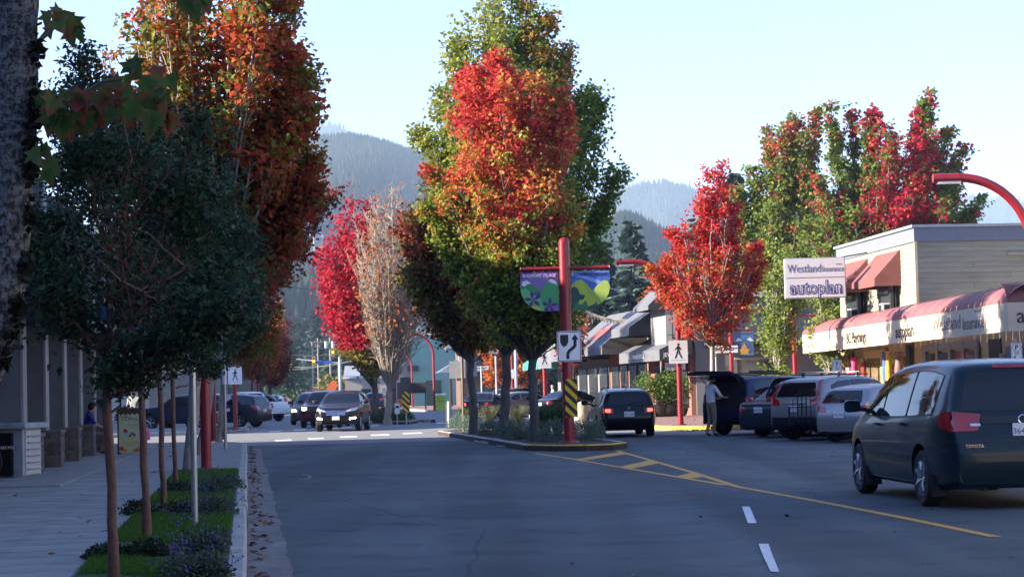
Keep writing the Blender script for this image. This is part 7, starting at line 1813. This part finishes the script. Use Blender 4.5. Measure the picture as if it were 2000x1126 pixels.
def yg_cols(t, u, cr, wv, g, n): return pick([(.19, .26, .04), (.14, .21, .04), (.26, .29, .05)], [3, 3, 2], g, n)
b = at(1519, 78, .15)
maple('young_maple', b, None, [(735, 1480, 1570), (690, 1480, 1560), (640, 1475, 1560), (590, 1480, 1575), (540, 1490, 1570), (500, 1500, 1550)], 78, 'slender pale trunked maple behind the parked saloon', yg_cols, leaves=4200, leaf=.15, limbs=34, trunk_r=.13, fork=1.9, seed=204, clump=.2, bark=BARKL)
b = at(1625, 84, .15)
maple('young_maple', b, None, [(720, 1600, 1655), (690, 1590, 1655), (640, 1580, 1650), (590, 1575, 1650), (550, 1590, 1640)], 84, 'young green maple under the projecting sign', yg_cols, leaves=4200, leaf=.16, limbs=34, trunk_r=.08, fork=1.5, seed=205, clump=.22, bark=BARKL)
def small_red(t, u, cr, wv, g, n): return pick([(.42, .05, .035), (.36, .03, .03), (.30, .10, .03)], [3, 2, 2], g, n)
b = at(1165, 104, .15)
maple('young_maple', at(1120, 104, .15), None, [(700, 1095, 1160), (670, 1085, 1165), (640, 1090, 1160), (615, 1095, 1150)], 104, 'thin red maple in front of the teal awning', small_red, leaves=1500, leaf=.17, limbs=30, trunk_r=.07, fork=2.0, seed=206, clump=.2)
maple('garden_maple', at(985, 142, .15), None, [(770, 950, 1060), (730, 935, 1065), (690, 930, 1060), (650, 930, 1050), (620, 945, 1030)], 142, 'rust orange maple behind the island trunks', orange_cols, leaves=9000, leaf=.26, limbs=50, trunk_r=.16, fork=1.6, seed=207, clump=.4)
maple('garden_maple', at(1285, 135, .15), None, [(640, 1255, 1300), (610, 1250, 1305), (575, 1258, 1300)], 135, 'small rusty tree above the shop roofs', orange_cols, leaves=1800, leaf=.22, limbs=24, trunk_r=.1, fork=3.0, seed=208, clump=.3)

# ================================================================== conifers behind the roofs
def con(px, Y, ytop, wpx, label, seed, col, **kw):
    b = at(px, Y, 0); H = P(px, ytop, Y).z; return conifer('spruce' if seed % 2 else 'fir', (b.x, b.y, 0), H, wpx / 2 * Y / FOC, label, seed=seed, col=col, group='conifers behind the roofs', **kw)
BL, DKG, MG = (.040, .066, .052), (.022, .042, .028), (.05, .08, .035)
con(1245, 150, 428, 150, 'blue spruce standing tallest above the shop roofs', 1, BL, n_whorl=34, spray=.6)
con(1185, 170, 470, 130, 'dark fir close left of the blue spruce', 2, DKG, n_whorl=30, spray=.7)
con(1310, 185, 520, 120, 'dark fir right of the blue spruce', 3, DKG, n_whorl=26, spray=.7)
con(1120, 190, 560, 120, 'dark fir behind the right banner', 4, DKG, n_whorl=24, spray=.7)
con(1448, 150, 335, 130, 'dark fir top between the red and green maples', 5, DKG, n_whorl=36, spray=.6)
con(1905, 180, 415, 90, 'faint spruce just above the cream shop roof', 7, BL, n_whorl=30, spray=.7)
con(1370, 160, 420, 90, 'slim spruce behind the crimson maple', 9, MG, n_whorl=30, spray=.6)
con(670, 330, 590, 90, 'tall dark spruce at the end of the street', 11, MG, n_whorl=26, spray=1.3)
con(625, 380, 600, 80, 'hazy spruce left of the utility poles', 13, BL, n_whorl=26, spray=1.4)
con(590, 420, 620, 80, 'hazy fir behind the traffic signals', 14, BL, n_whorl=24, spray=1.5)
con(712, 360, 640, 80, 'dark fir behind the crimson island tree', 15, DKG, n_whorl=24, spray=1.4)
con(860, 300, 600, 110, 'dark fir above the teal building', 16, DKG, n_whorl=24, spray=1.1)
con(800, 340, 615, 110, 'broad fir left of the teal building', 17, DKG, n_whorl=24, spray=1.2)
con(560, 300, 655, 80, 'fir at the end of the left parked row', 19, MG, n_whorl=22, spray=1.1)
con(1050, 230, 590, 120, 'fir hidden behind the island trees', 21, DKG, n_whorl=24, spray=.9)
con(1650, 170, 470, 120, 'fir behind the broad maple', 23, DKG, n_whorl=24, spray=.8)
for i in range(6):
    px = 1150 + 22 * i; con(px, 128 + i, 650 - 4 * (i % 3), 26, 'clipped cedar number %s in the row behind the awnings' % ('one', 'two', 'three', 'four', 'five', 'six')[i], 31 + 2 * i, (.035, .075, .025), n_whorl=22, spray=.32, power=.45, low=.02)
added_firs = tag(empty('forest', (0, -35, 0)), 'unseen firs added behind the viewer to darken reflections', 'forest', kind='stuff')  # unseen firs, put in so the cars mirror less bright sky
for i, (x_, y_, h_) in enumerate(((-12, -16, 20), (-22, -30, 24), (13.5, -14, 19), (15, -34, 25), (-8, -48, 24), (5, -54, 26), (-16, -52, 22), (12, -55, 23))):
    q = conifer('fir', (x_, y_ + 35, 0), h_, 4.2, None, None, DKG, 26, None, None, spray=1.2) if False else conifer('fir', (x_, y_ + 35, 0), h_, 4.2, None, seed=300 + i, col=DKG, n_whorl=26, spray=1.2, cat=None)
    q.parent = added_firs
# bushes at the end of the street
for i, (px, py, rx, h, c, ll) in enumerate(((660, 772, 2.6, 4.6, (.20, .18, .045), 'pale yellow bush at the end of the street'), (600, 772, 3.4, 2.6, (.05, .08, .03), 'green hedge bush at the far left of the crossing'), (690, 770, 2.6, 5.4, (.05, .09, .03), 'tall green hedge behind the traffic signal'), (735, 772, 2.6, 3.8, (.06, .10, .03), 'round green tree beside the white house'), (570, 772, 3.0, 2.2, (.05, .08, .03), 'low hedge behind the red hatchback'), (625, 772, 2.0, 2.8, (.30, .06, .03), 'red bush right of the far hedge'))):
    b = at(px, 235 + 6 * i); bush('far_bush', b, rx, rx, h, ll, n=1600, leaf=.5, cols=(c, tuple(x * .7 for x in c)), seed=170 + i, group='bushes at the end of the street', lumps=8)

# ================================================================== far buildings
tb = empty('teal_building', at(870, 205, .1), R(8), 'pale teal two storey building with a grey mansard roof', 'building')
TEALW = M('pale_teal', (.16, .34, .30), .85, var=.06)
MB().box((1.2, 5, 3.6), (9.6, 10, 7.2)).build('wall', TEALW, tb)
MB().add([(-3.6, 0, 7.3), (-3.6, 10, 7.3), (-5.9, 10, 3.2), (-5.9, 0, 3.2), (-3.6, 0, 3.2), (-3.6, 10, 3.2)], [(0, 1, 2, 3), (0, 3, 4), (1, 5, 2), (3, 2, 5, 4)]).build('mansard_roof', M('grey_shingle', (.20, .21, .22), .85, var=.2, scale=4), tb)
for k in range(6): MB().box((-4.8, .5 + 1.7 * k, 5.25), (2.4, .05, .06)).build('roof_seam', M('seam', (.12, .12, .13)), tb)
MB().box((1.2, 5, 7.3), (9.9, 10.3, .2)).build('parapet', CAPG, tb)
MB().box((-4.6, .1, 1.6), (2.2, .2, 3.0)).build('shop_window', WINGLASS, tb)
MB().box((-1.2, -.05, 1.4), (1.6, .2, 2.6)).build('shop_window', M('green_tint_glass', (.04, .10, .08), .1), tb)
MB().box((-3.4, -.3, 4.0), (1.2, .5, .6)).build('wall_box', METALK, tb)
MB().box((-2.5, 3, 7.9), (1.6, 1.6, 1.2)).build('roof_plant', CAPG, tb)
bb2 = empty('brick_pavilion', at(925, 188, .1), R(6), 'brown brick pavilion with flared grey roof and white window', 'building')
DKBR = brickmat('brown_brick', (.10, .055, .04), (.13, .07, .05), (.10, .08, .07), 3.0)
MB().box((1.4, 3, 3.0), (5.2, 6, 6.0)).build('wall', DKBR, bb2)
MB().add([(-3.4, -1.2, 3.3), (4.4, -1.2, 3.3), (4.0, 3, 4.3), (-1.2, 3, 4.6), (-3.4, 5, 3.3)], [(0, 1, 2, 3), (0, 3, 4)]).build('skirt_roof', M('blue_grey_metal', (.17, .19, .23), .55, metal=.3), bb2)
MB().add([(-2.6, -1.0, 5.6), (4.4, -1.0, 5.9), (4.4, 6, 6.4), (-2.6, 6, 6.1), (-2.6, -1.0, 5.4), (4.4, -1.0, 5.7), (4.4, 6, 6.2), (-2.6, 6, 5.9)], [(0, 1, 2, 3), (7, 6, 5, 4), (0, 4, 5, 1), (0, 3, 7, 4), (1, 5, 6, 2), (2, 6, 7, 3)]).build('flat_roof', M('dark_fascia', (.10, .10, .115), .6), bb2)
MB().box((-1.0, -.1, 4.9), (.7, .25, 1.2)).build('window', WHITE, bb2)
for dx in (-2.2, -.6, 1.2, 3.2): MB().box((dx, -.9, 1.6), (.25, .25, 3.2)).build('timber_post', M('timber', (.12, .045, .025), .7, var=.2), bb2)
MB().box((2.0, -.05, 1.5), (2.4, .15, 2.4)).build('shop_window', M('green_tint_glass', (.04, .1, .08)), bb2)
wh = empty('white_house', at(735, 235), 0, 'small white house at the end of the street', 'building')
MB().box((0, 0, 1.7), (7, 5, 3.4)).build('wall', WHITEW, wh)
MB().add([(-3.7, -2.8, 3.4), (3.7, -2.8, 3.4), (3.7, 2.8, 3.4), (-3.7, 2.8, 3.4), (-3.7, 0, 5.0), (3.7, 0, 5.0)], [(0, 1, 5, 4), (2, 3, 4, 5), (0, 4, 3), (1, 2, 5)]).build('roof', CAPG, wh)
MB().box((-1, -2.55, 1.6), (1.2, .1, 1.1)).build('window', WINGLASS, wh)
MB().box((1.4, -2.55, 1.2), (1.0, .1, 2.0)).build('door', GREYW, wh)
ls = empty('low_shop', at(470, 165, .1), STREET, 'low flat roofed shop behind the left parked row', 'building')
MB().box((-6, 6, 1.8), (10, 22, 3.6)).build('wall', GREYW, ls)
MB().add([(-1, -5, 3.0), (1.6, -5, 3.0), (1.6, 17, 3.0), (-1, 17, 3.0), (-1, -5, 4.4), (-1, 17, 4.4)], [(0, 1, 4), (1, 2, 5, 4), (2, 3, 5), (0, 3, 2, 1)]).build('awning', NAVYW, ls)
for k in range(5): MB().box((-.98, -3 + 4 * k, 1.4), (.1, 2.6, 2)).build('window', WINGLASS, ls)
# open sign, pink board
q = empty('open_sign', at(861, 140, .15), 0, 'bright green and white sandwich sign reading We are Open', 'sign')
MB().box((0, -.02, .62), (.70, .04, 1.1)).build('board', M('lime', (.42, .58, .06), .6), q)
MB().box((0, -.03, 1.22), (.74, .05, .12)).build('board_top', SIGNW, q)
text('We Are', .17, SIGNK, q, (0, -.05, .98)); text('Open', .24, SIGNK, q, (0, -.05, .74)); text('come in', .10, SIGNK, q, (0, -.05, .50))
for s in (-1, 1): MB().box((s * .30, .15, .5), (.04, .03, 1.05), rx=R(14)).build('leg', BLACK, q)
q = empty('street_board', at(960, 128, .15), 0, 'magenta notice board past the island', 'sign')
MB().box((0, 0, .75), (.75, .05, .75)).build('board', M('magenta', (.32, .03, .12), .6, var=.3, scale=8), q)
for s in (-1, 1): MB().box((s * .3, .02, .2), (.05, .05, .45)).build('leg', BLACK, q)
q = post('area_light', at(971, 118, .15), 3.7, .055, M('pale_pole', (.50, .52, .54), .5), 'slim pale pole with box lamp past the island', 'street lamp')
MB().box((-.12, 0, 3.72), (.55, .3, .22)).build('lamp_head', CAPG, q)
q = post('signal_pole', at(1010, 132, .15), 6.0, .11, M('pale_pole', (.5, .52, .54)), 'thick pale pole between the island trunks', 'pole')
q = post('street_name_post', at(942, 125, .15), 2.9, .05, M('pale_pole', (.5, .52, .54)), 'white tee shaped street name post past the island', 'sign')
MB().box((0, 0, 2.85), (.95, .05, .22)).build('name_plate', SIGNW, q)
for k in range(2): text('EDGEMONT', .13, SIGNK, q, (0, -.03, 2.85)) if k == 0 else None
q = empty('litter_bin', at(1142, 74, .0), 0, 'beige cylindrical litter bin left of the black estate car', 'bin')
MB().lathe([(.24, 0), (.26, .03), (.26, .85), (.28, .88), (.28, .95), (.14, 1.02), (.14, .98)], 18).build('bin_body', M('beige_aggregate', (.34, .28, .22), .9, var=.3, scale=20), q, smooth=True)
lamp_post(at(849, 146, .15), R(180), 'red arched lamp in front of the teal building')
lamp_post(at(806, 196, .15), R(180), 'smaller red arched lamp left of the teal building', h=5.6)
q = post('notice_post', at(832, 150, .0), 2.3, .05, BLACK, 'dark framed board beside the bare island tree', 'sign')
MB().box((-.55, 0, 1.9), (1.2, .08, .8)).build('board', M('dark_board', (.05, .025, .02), .6), q)
for j, (px, Y) in enumerate(((783, 128), (790, 131))):
    q = empty('traffic_barrel', at(px, Y, .13), 0, 'orange traffic barrel behind the far island, %s of two' % ('left', 'right')[j], 'traffic barrel')
    MB().lathe([(.34, 0), (.34, .06), (.28, .08), (.22, .95), (.08, 1.0), (.001, 1.0)], 14).build('drum', M('safety_orange', (.62, .12, .02), .5), q, smooth=True)
    MB().lathe([(.262, .35), (.252, .50)], 14).build('band', SIGNW, q)
for j, (px, py, ll) in enumerate(((556, 801, 'orange bollard in front of the red hatchback, left one'), (568, 801, 'orange bollard in front of the red hatchback, right one'))):
    q = empty('flexible_bollard', G(px, py), 0, ll, 'bollard', 'orange bollards')
    MB().lathe([(.22, 0), (.22, .04), (.10, .07), (.085, 1.15), (.06, 1.2), (.001, 1.21)], 12).build('tube', M('safety_orange', (.62, .12, .02)), q, smooth=True)

# ================================================================== moving and parked cars in the distance
sf = G(662, 841)
hy = car('suv', PT['charcoal'], G(664, 842) + Vector((0, 1.9, 0)), 180 + 3, 'oncoming_suv', 'dark grey oncoming SUV with lit fog lamps on the crossing')
body, parts, bvh, hb, hf = car_parts('suv')
for s in (-1, 1): linkmesh('fog_lamp', patch(bvh, [(s * .56, .49), (s * .80, .53), (s * .79, .59), (s * .58, .57)], 'F', .016, .05, .02, FOGON, 'fog_lamp'), hy)
for k in range(4): linkmesh('grille_bar', patch(bvh, [(-.40, .69 + .05 * k), (.40, .69 + .05 * k), (.40, .71 + .05 * k), (-.40, .71 + .05 * k)], 'F', .014, .06, 0, CHROME, 'grille_bar'), hy)
h_, *_ = bvh.ray_cast(Vector((0, 6, .79)), Vector((0, -1, 0)))
MB().tube([(.085 * math.cos(a), h_.y + .02, .79 + .05 * math.sin(a)) for a in np.linspace(0, 6.3, 17)], .008, 5).build('emblem', CHROME, hy)
MB().tube([(.035, h_.y + .02, .755), (.025, h_.y + .02, .825)], .008, 5).build('emblem', CHROME, hy); MB().tube([(-.025, h_.y + .02, .755), (-.035, h_.y + .02, .825)], .008, 5).build('emblem', CHROME, hy)
mv = car('minivan', PT['plum'], G(607, 829) + Vector((0, 2.2, 0)), 180 + 4, 'oncoming_van', 'dusky plum oncoming van with bright headlamps', far=True)
body, parts, bvh, hb, hf = car_parts('minivan')
for s in (-1, 1): linkmesh('lit_headlamp', patch(bvh, [(s * .56, .70), (s * .78, .70), (s * .78, .80), (s * .56, .80)], 'F', .016, .05, .04, LAMPON, 'lit_headlamp'), mv)
jp = car('boxsuv', PT['maroon'], G(628, 835) + Vector((.0, 2.4, 0)), 180 + 3, 'oncoming_suv', 'maroon oncoming SUV half hidden by the leading grey one', far=True)
body, parts, bvh, hb, hf = car_parts('boxsuv')
for s in (-1, 1): linkmesh('lit_headlamp', patch(bvh, [(s * .60, .84), (s * .80, .84), (s * .80, .96), (s * .60, .96)], 'F', .016, .05, .04, LAMPON, 'lit_headlamp'), jp)
FARC = [('suv', 'steel', 430, 836, -68, 'slate blue SUV parked left with its rear to the road', {}), ('boxsuv', 'navy', 352, 839, -72, 'dark SUV with sunlit bonnet parked by the left pavement', {}), ('pickup', 'white', 478, 824, -55, 'white parked pickup truck with red tail lamp', {}),
        ('boxsuv', 'charcoal', 506, 816, 20, 'dark SUV parked next to the white pickup', {}), ('sedan', 'greyblue', 521, 806, 195, 'dark saloon at the kerb behind the orange maple', {}), ('hatch', 'red', 546, 803, 180, 'bright red hatchback behind the orange bollards', {}), ('suv', 'charcoal', 527, 806, 183, 'black SUV beside the bright red hatchback', {}),
        ('sedan', 'charcoal', 578, 792, 178, 'dark oncoming saloon with headlamps far down the road', dict(lit=True)), ('suv', 'silver', 587, 784, 178, 'silver oncoming SUV far down the road', {}), ('wagon', 'navy', 566, 788, 178, 'navy estate car far down the road', {}), ('pickup', 'navy', 657, 796, 183, 'tall dark pickup queuing behind the maroon SUV', {}), ('sedan', 'silver', 640, 790, 182, 'pale saloon queuing far down the road', {}), ('suv', 'blue', 680, 788, 2, 'dark blue SUV driving away far down the road', dict(brake=True)),
        ('sedan', 'blue', 707, 797, -6, 'bright blue saloon driving away left of the far island', {}), ('suv', 'navy', 730, 800, -4, 'dark SUV behind the bare island tree', {}), ('sedan', 'white', 606, 778, 180, 'white saloon at the end of the street', {}), ('suv', 'greyblue', 625, 780, 180, 'grey SUV at the end of the street', {}), ('hatch', 'silver', 815, 790, 30, 'silver hatchback parked by the teal building', {}), ('suv', 'navy', 770, 787, 20, 'dark car parked beyond the far island', {})]
for kd, pt_, px, py, hdg, ll, kw in FARC:
    car(kd, PT[pt_], G(px, py) + Vector((0, 1.5, 0)), hdg, {'suv': 'parked_suv', 'boxsuv': 'parked_suv', 'pickup': 'pickup_truck', 'sedan': 'saloon_car', 'hatch': 'hatchback', 'wagon': 'estate_car'}[kd], ll, far=True, **kw)
bm = car('sedan', PT['black'], at(948, 108), 12, 'saloon_car', 'black saloon driving away behind the island trunks', plate='BX8 12K', wiper=False)
body, parts, bvh, hb, hf = car_parts('sedan')
linkmesh('brake_light', patch(bvh, [(-.76, .74), (-.56, .74), (-.56, .88), (-.76, .88)], 'B', .016, .04, .03, TAILON, 'brake_light'), bm)
car('suv', PT['maroon'], at(1022, 120), 40, 'parked_suv', 'dark red SUV parked past the island', far=True)
car('hatch', PT['silver'], at(1030, 108), 60, 'hatchback', 'silver hatchback parked past the island', far=True)
car('sedan', PT['charcoal'], at(1125, 100), 55, 'saloon_car', 'charcoal saloon parked left of the black estate car', far=True)

# ================================================================== signals, poles and wires at the end of the street
SIGY = M('signal_yellow', (.55, .33, .02), .5, var=.05)
def signal(parent, loc):
    h = MB().box((0, 0, 0), (.36, .25, 1.0)).build('signal_head', SIGY, parent, loc=loc)
    for k, c in enumerate(((.10, .01, .01), (.9, .35, .02), (.01, .08, .03))):
        MB().lathe([(.001, 0), (.12, 0), (.13, -.12)], 12, (0, 0, 0)).build('lens', M('lens_%d' % k, c, .3, emit=2. if k == 1 else 0.), h, loc=(0, -.13, .32 - .32 * k)).rotation_euler = (R(90), 0, 0)
    return h
for j, (px, Y, arm, ll) in enumerate(((666, 232, -5.2, 'pale signal mast whose long arm holds the amber signal'), (665 - 22 + 27, 226, .0, ''))):
    if j: continue
    q = post('signal_mast', at(666 - 23 + 23, Y), 6.6, .14, M('pale_pole', (.5, .52, .54)), ll, 'traffic signal')
    MB().tube([(0, 0, 5.3), (arm, 0, 5.9)], [.10, .06], 8).build('mast_arm', M('pale_pole', (.5, .52, .54)), q)
    signal(q, (-3.1, -.2, 5.6)); signal(q, (-.8, -.2, 6.6)) 
    MB().box((-1.9, -.15, 5.45), (1.8, .06, .34)).build('name_plate', M('blue_plate', (.03, .08, .38), .5), q)
q = post('signal_mast', at(663 + 2, 228), 5.9, .12, M('pale_pole', (.5, .52, .54)), 'slimmer pale pole beside the signal mast', 'pole'); 
q = post('signal_mast', at(662 + 0, 300), 6.4, .12, M('pale_pole', (.5, .52, .54)), 'distant pale pole behind the signals', 'pole')
q = post('corner_signal', at(659, 240), 3.6, .08, M('pale_pole', (.5, .52, .54)), 'low signal on the far corner', 'traffic signal'); signal(q, (0, -.2, 3.0))
poles = []
for j, (px, Y, yt, ll) in enumerate(((612, 300, 668, 'left utility pole at the end of the street'), (623, 318, 660, 'middle utility pole at the end of the street'), (647, 290, 645, 'tallest utility pole with transformers'), (586, 330, 698, 'short utility pole left of the signals'))):
    b = at(px, Y); H = P(px, yt, Y).z
    q = empty('utility_pole', b, 0, ll, 'utility pole', 'utility poles at the end of the street')
    MB().cyl((0, 0, 0), (0, 0, H), .17, .11, n=9).build('pole', M('weathered_pole', (.30, .25, .20), .9, var=.2), q, smooth=True)
    MB().box((0, -.12, H - .7), (2.6, .10, .12)).build('crossarm', WOOD, q)
    for s in (-1.1, -.5, .5, 1.1): MB().cyl((s, -.12, H - .64), (s, -.12, H - .44), .05, n=6).build('insulator', CAPG, q)
    if j == 2:
        for s in (-1, 1): MB().lathe([(.001, -.02), (.28, 0), (.28, .9), (.2, 1.0), (.001, 1.02)], 10, (s * .5, -.3, H - 2.6)).build('transformer', CAPG, q, smooth=True)
    poles.append((b, H))
def wire(name, A, B, sag, label, r=.022):
    q = empty(name, A, 0, label, 'cable', 'overhead cables')
    D = B - A
    MB().tube([D * t - Vector((0, 0, sag * 4 * t * (1 - t))) for t in np.linspace(0, 1, 14)], r, 4).build('strand', METALK, q)
wid = 0
for (px0, y0, Y0, px1, y1, Y1, ll) in ((560, 668, 300, 612, 672, 300, 'cable from the left to the left utility pole'), (612, 672, 300, 647, 654, 290, 'cable between left and tallest utility pole'), (647, 654, 290, 705, 676, 262, 'cable from the tallest pole to the right'), (560, 722, 260, 720, 694, 250, 'cable crossing above the signal heads'), (560, 716, 262, 700, 702, 254, 'cable just below the signal heads'), (647, 668, 290, 720, 690, 262, 'lower cable from the tallest pole'), (500, 545, 120, 700, 562, 125, 'dark cable crossing the hillside'), (647, 690, 290, 560, 690, 300, 'telephone cable left of the tallest pole'), (623, 664, 318, 690, 640, 300, 'cable from the middle pole up to the right')):
    wire('overhead_cable', P(px0, y0, Y0), P(px1, y1, Y1), .35, ll)
for j, (px, py, ll) in enumerate(((652, 752, 'orange diamond roadworks sign, right one'), (648, 758, 'orange diamond roadworks sign, lower one'))):
    b = at(px, 215 + j * 4); zc = P(px, py, 215).z
    q = empty('roadworks_sign', b, 0, ll, 'sign'); MB().box((0, 0, zc), (.85, .04, .85)).build('plate', M('safety_orange', (.62, .12, .02)), q).rotation_euler = (0, 0, 0)
    q.children[0].data.transform(Matrix.Translation((0, 0, zc)) @ Matrix.Rotation(R(45), 4, 'Y') @ Matrix.Translation((0, 0, -zc)))
    MB().cyl((0, .03, 0), (0, .03, zc), .03, n=6).build('stand', BLACK, q)

# ================================================================== hills, forest and the air
FOREST = M('forest_floor', (.022, .036, .022), .95, var=.4, scale=.02)
hillpts = []
def hill(name, sky_, Yr, Yf, n, seed, trees, th, col=(.020, .036, .024), label=''):
    g = np.random.default_rng(seed)
    xs = np.array([p[0] for p in sky_]); yv_ = np.array([p[1] for p in sky_])
    px = np.linspace(xs[0], xs[-1], n); py = np.interp(px, xs, yv_) + waves(np.c_[px / 18, px * 0, px * 0], g, 4, (.4, 2.)) * 2.0
    py = py + th * FOC / Yr * .7
    rows = 16; V = []
    for i in range(n):
        top = P(px[i], py[i], Yr)
        for j in range(rows + 1):
            t = j / rows
            Y = Yr + (Yf - Yr) * t
            z = top.z * (1 - t) ** 1.15 * (1 + .10 * math.sin(px[i] * .013 * (1 + seed % 3) + t * 5) * t * (1 - t) * 4) - 3 * t
            X = top.x * (.45 + .55 * Y / Yr) if False else top.x * (1 - .25 * t)
            V.append((X, Y + 40 * math.sin(px[i] * .02 + seed), z))
        V.append((top.x * 1.05, Yr * 1.25, -3.))
    R_ = rows + 2; F_ = []
    for i in range(n - 1):
        for j in range(rows): F_.append((i * R_ + j, i * R_ + j + 1, (i + 1) * R_ + j + 1, (i + 1) * R_ + j))
        F_.append((i * R_, (i + 1) * R_, (i + 1) * R_ + R_ - 1, i * R_ + R_ - 1))
    me = bpy.data.meshes.new(name); me.from_pydata(V, [], F_); me.materials.append(FOREST); me.shade_smooth()
    tag(linkmesh(name, me), kind='structure')
    Vn = np.array(V).reshape(n, R_, 3)
    a = g.uniform(0, n - 1.001, trees); b_ = g.uniform(0, 1, trees) ** 1.25 * (rows - .01)
    k = int(trees * .12); b_[:k] = g.uniform(0, .25, k)
    ia, ib = a.astype(int), b_.astype(int); fa, fb = (a - ia)[:, None], (b_ - ib)[:, None]
    p = (Vn[ia, ib] * (1 - fa) * (1 - fb) + Vn[ia + 1, ib] * fa * (1 - fb) + Vn[ia, ib + 1] * (1 - fa) * fb + Vn[ia + 1, ib + 1] * fa * fb)
    h = th * g.uniform(.5, 1.25, trees); r = h * g.uniform(.16, .24, trees); ph = g.uniform(0, 6.28, trees)
    ns = 5
    ang = ph[:, None] + np.arange(ns)[None, :] * 2 * np.pi / ns
    ring = np.stack([p[:, 0][:, None] + r[:, None] * np.cos(ang), p[:, 1][:, None] + r[:, None] * np.sin(ang), np.repeat((p[:, 2] - .1 * h)[:, None], ns, 1) + g.uniform(-.06, .06, (trees, ns)) * h[:, None]], 2)
    apex = np.c_[p[:, 0], p[:, 1], p[:, 2] + h][:, None, :]
    VV = np.concatenate([ring, apex], 1).reshape(-1, 3)
    idx = (np.arange(trees) * (ns + 1))[:, None, None]
    tri = np.array([[q_, (q_ + 1) % ns, ns] for q_ in range(ns)])[None]
    FF = (idx + tri).reshape(-1, 3)
    m2 = bpy.data.meshes.new(name + '_forest'); m2.vertices.add(len(VV)); m2.vertices.foreach_set('co', VV.astype(np.float32).reshape(-1))
    m2.loops.add(FF.size); m2.loops.foreach_set('vertex_index', FF.astype(np.int32).reshape(-1)); m2.polygons.add(len(FF)); m2.polygons.foreach_set('loop_start', np.arange(0, FF.size, 3, dtype=np.int32)); m2.update(calc_edges=True)
    ca = m2.color_attributes.new('leafcol', 'FLOAT_COLOR', 'POINT'); c4 = np.ones((trees, ns + 1, 4), np.float32); c4[:, :, :3] = (np.array(col)[None, :] * g.uniform(.65, 1.4, (trees, 1)))[:, None, :]; ca.data.foreach_set('color', c4.reshape(-1))
    m2.materials.append(leafmat('needle', .15, .7, .2))
    tag(linkmesh('forest', m2), label, 'forest', kind='stuff')
hill('hill_far_left', [(330, 260), (450, 252), (560, 250), (610, 240), (645, 243), (672, 256), (700, 273), (760, 300), (860, 345), (960, 380)], 3500, 2300, 70, 3, 7000, 22, label='hazy conifer forest on the farthest left ridge')
hill('hill_left', [(300, 340), (420, 320), (520, 292), (600, 281), (640, 277), (700, 272), (760, 273), (812, 288), (870, 312), (950, 360), (1050, 410), (1150, 450), (1260, 485), (1380, 520)], 1700, 620, 110, 4, 46000, 8.5, label='conifer forest on the wooded hill behind the street')
hill('hill_far_right', [(1060, 420), (1140, 396), (1190, 380), (1215, 368), (1250, 359), (1285, 355), (1325, 360), (1370, 364), (1430, 380), (1520, 402), (1640, 424), (1800, 440)], 3000, 2000, 70, 5, 7000, 15, label='hazy forest on the far central ridge')
hill('hill_right_spur', [(1110, 490), (1160, 465), (1200, 435), (1230, 432), (1280, 440), (1330, 440), (1400, 458), (1480, 485), (1600, 520), (1760, 545)], 1000, 480, 70, 6, 12000, 8, label='dark conifer forest on the nearer right spur')
hill('hill_far_edge', [(1740, 430), (1820, 396), (1880, 378), (1900, 380), (1935, 386), (1965, 378), (1985, 386), (2010, 402), (2100, 440)], 4200, 2900, 50, 7, 5000, 22, label='hazy forest on the ridge at the right edge')
hill('wooded_rise', [(300, 560), (450, 545), (600, 530), (720, 535), (850, 560), (1000, 575), (1120, 560), (1250, 545), (1400, 560), (1600, 585), (1850, 600), (2100, 600)], 620, 400, 110, 8, 7000, 11, col=(.026, .044, .026), label='dark belt of conifers behind the town')
for j, (px, py, ll) in enumerate(((588, 478, 'white house on the hillside, left of three'), (605, 476, 'white house on the hillside, middle of three'), (620, 480, 'white house on the hillside, right of three'))):
    p = P(px, py, 830); q = empty('hillside_house', p, .2 * j, ll, 'house', 'houses on the hillside')
    MB().box((0, 0, 0), (4.2, 4, 7)).build('wall', WHITEW, q)
    MB().add([(-2.4, -2.3, 3.5), (2.4, -2.3, 3.5), (2.4, 2.3, 3.5), (-2.4, 2.3, 3.5), (-2.4, 0, 4.8), (2.4, 0, 4.8)], [(0, 1, 5, 4), (2, 3, 4, 5), (0, 4, 3), (1, 2, 5)]).build('roof', CAPG, q)
hz = bpy.data.materials.new('haze_air'); hz.use_nodes = True; hz.node_tree.nodes.clear()
pv = hz.node_tree.nodes.new('ShaderNodeVolumePrincipled'); mo_ = hz.node_tree.nodes.new('ShaderNodeOutputMaterial')
pv.inputs['Density'].default_value = HAZE; pv.inputs['Color'].default_value = (.56, .76, 1.0, 1); pv.inputs['Anisotropy'].default_value = 0.0
hz.node_tree.links.new(pv.outputs[0], mo_.inputs['Volume'])
hb_ = MB().box((0, 4300, 264.0), (18600, 10200, 532)).build('haze', hz)
tag(hb_, 'pale even haze filling the air of the valley', 'haze', kind='stuff')
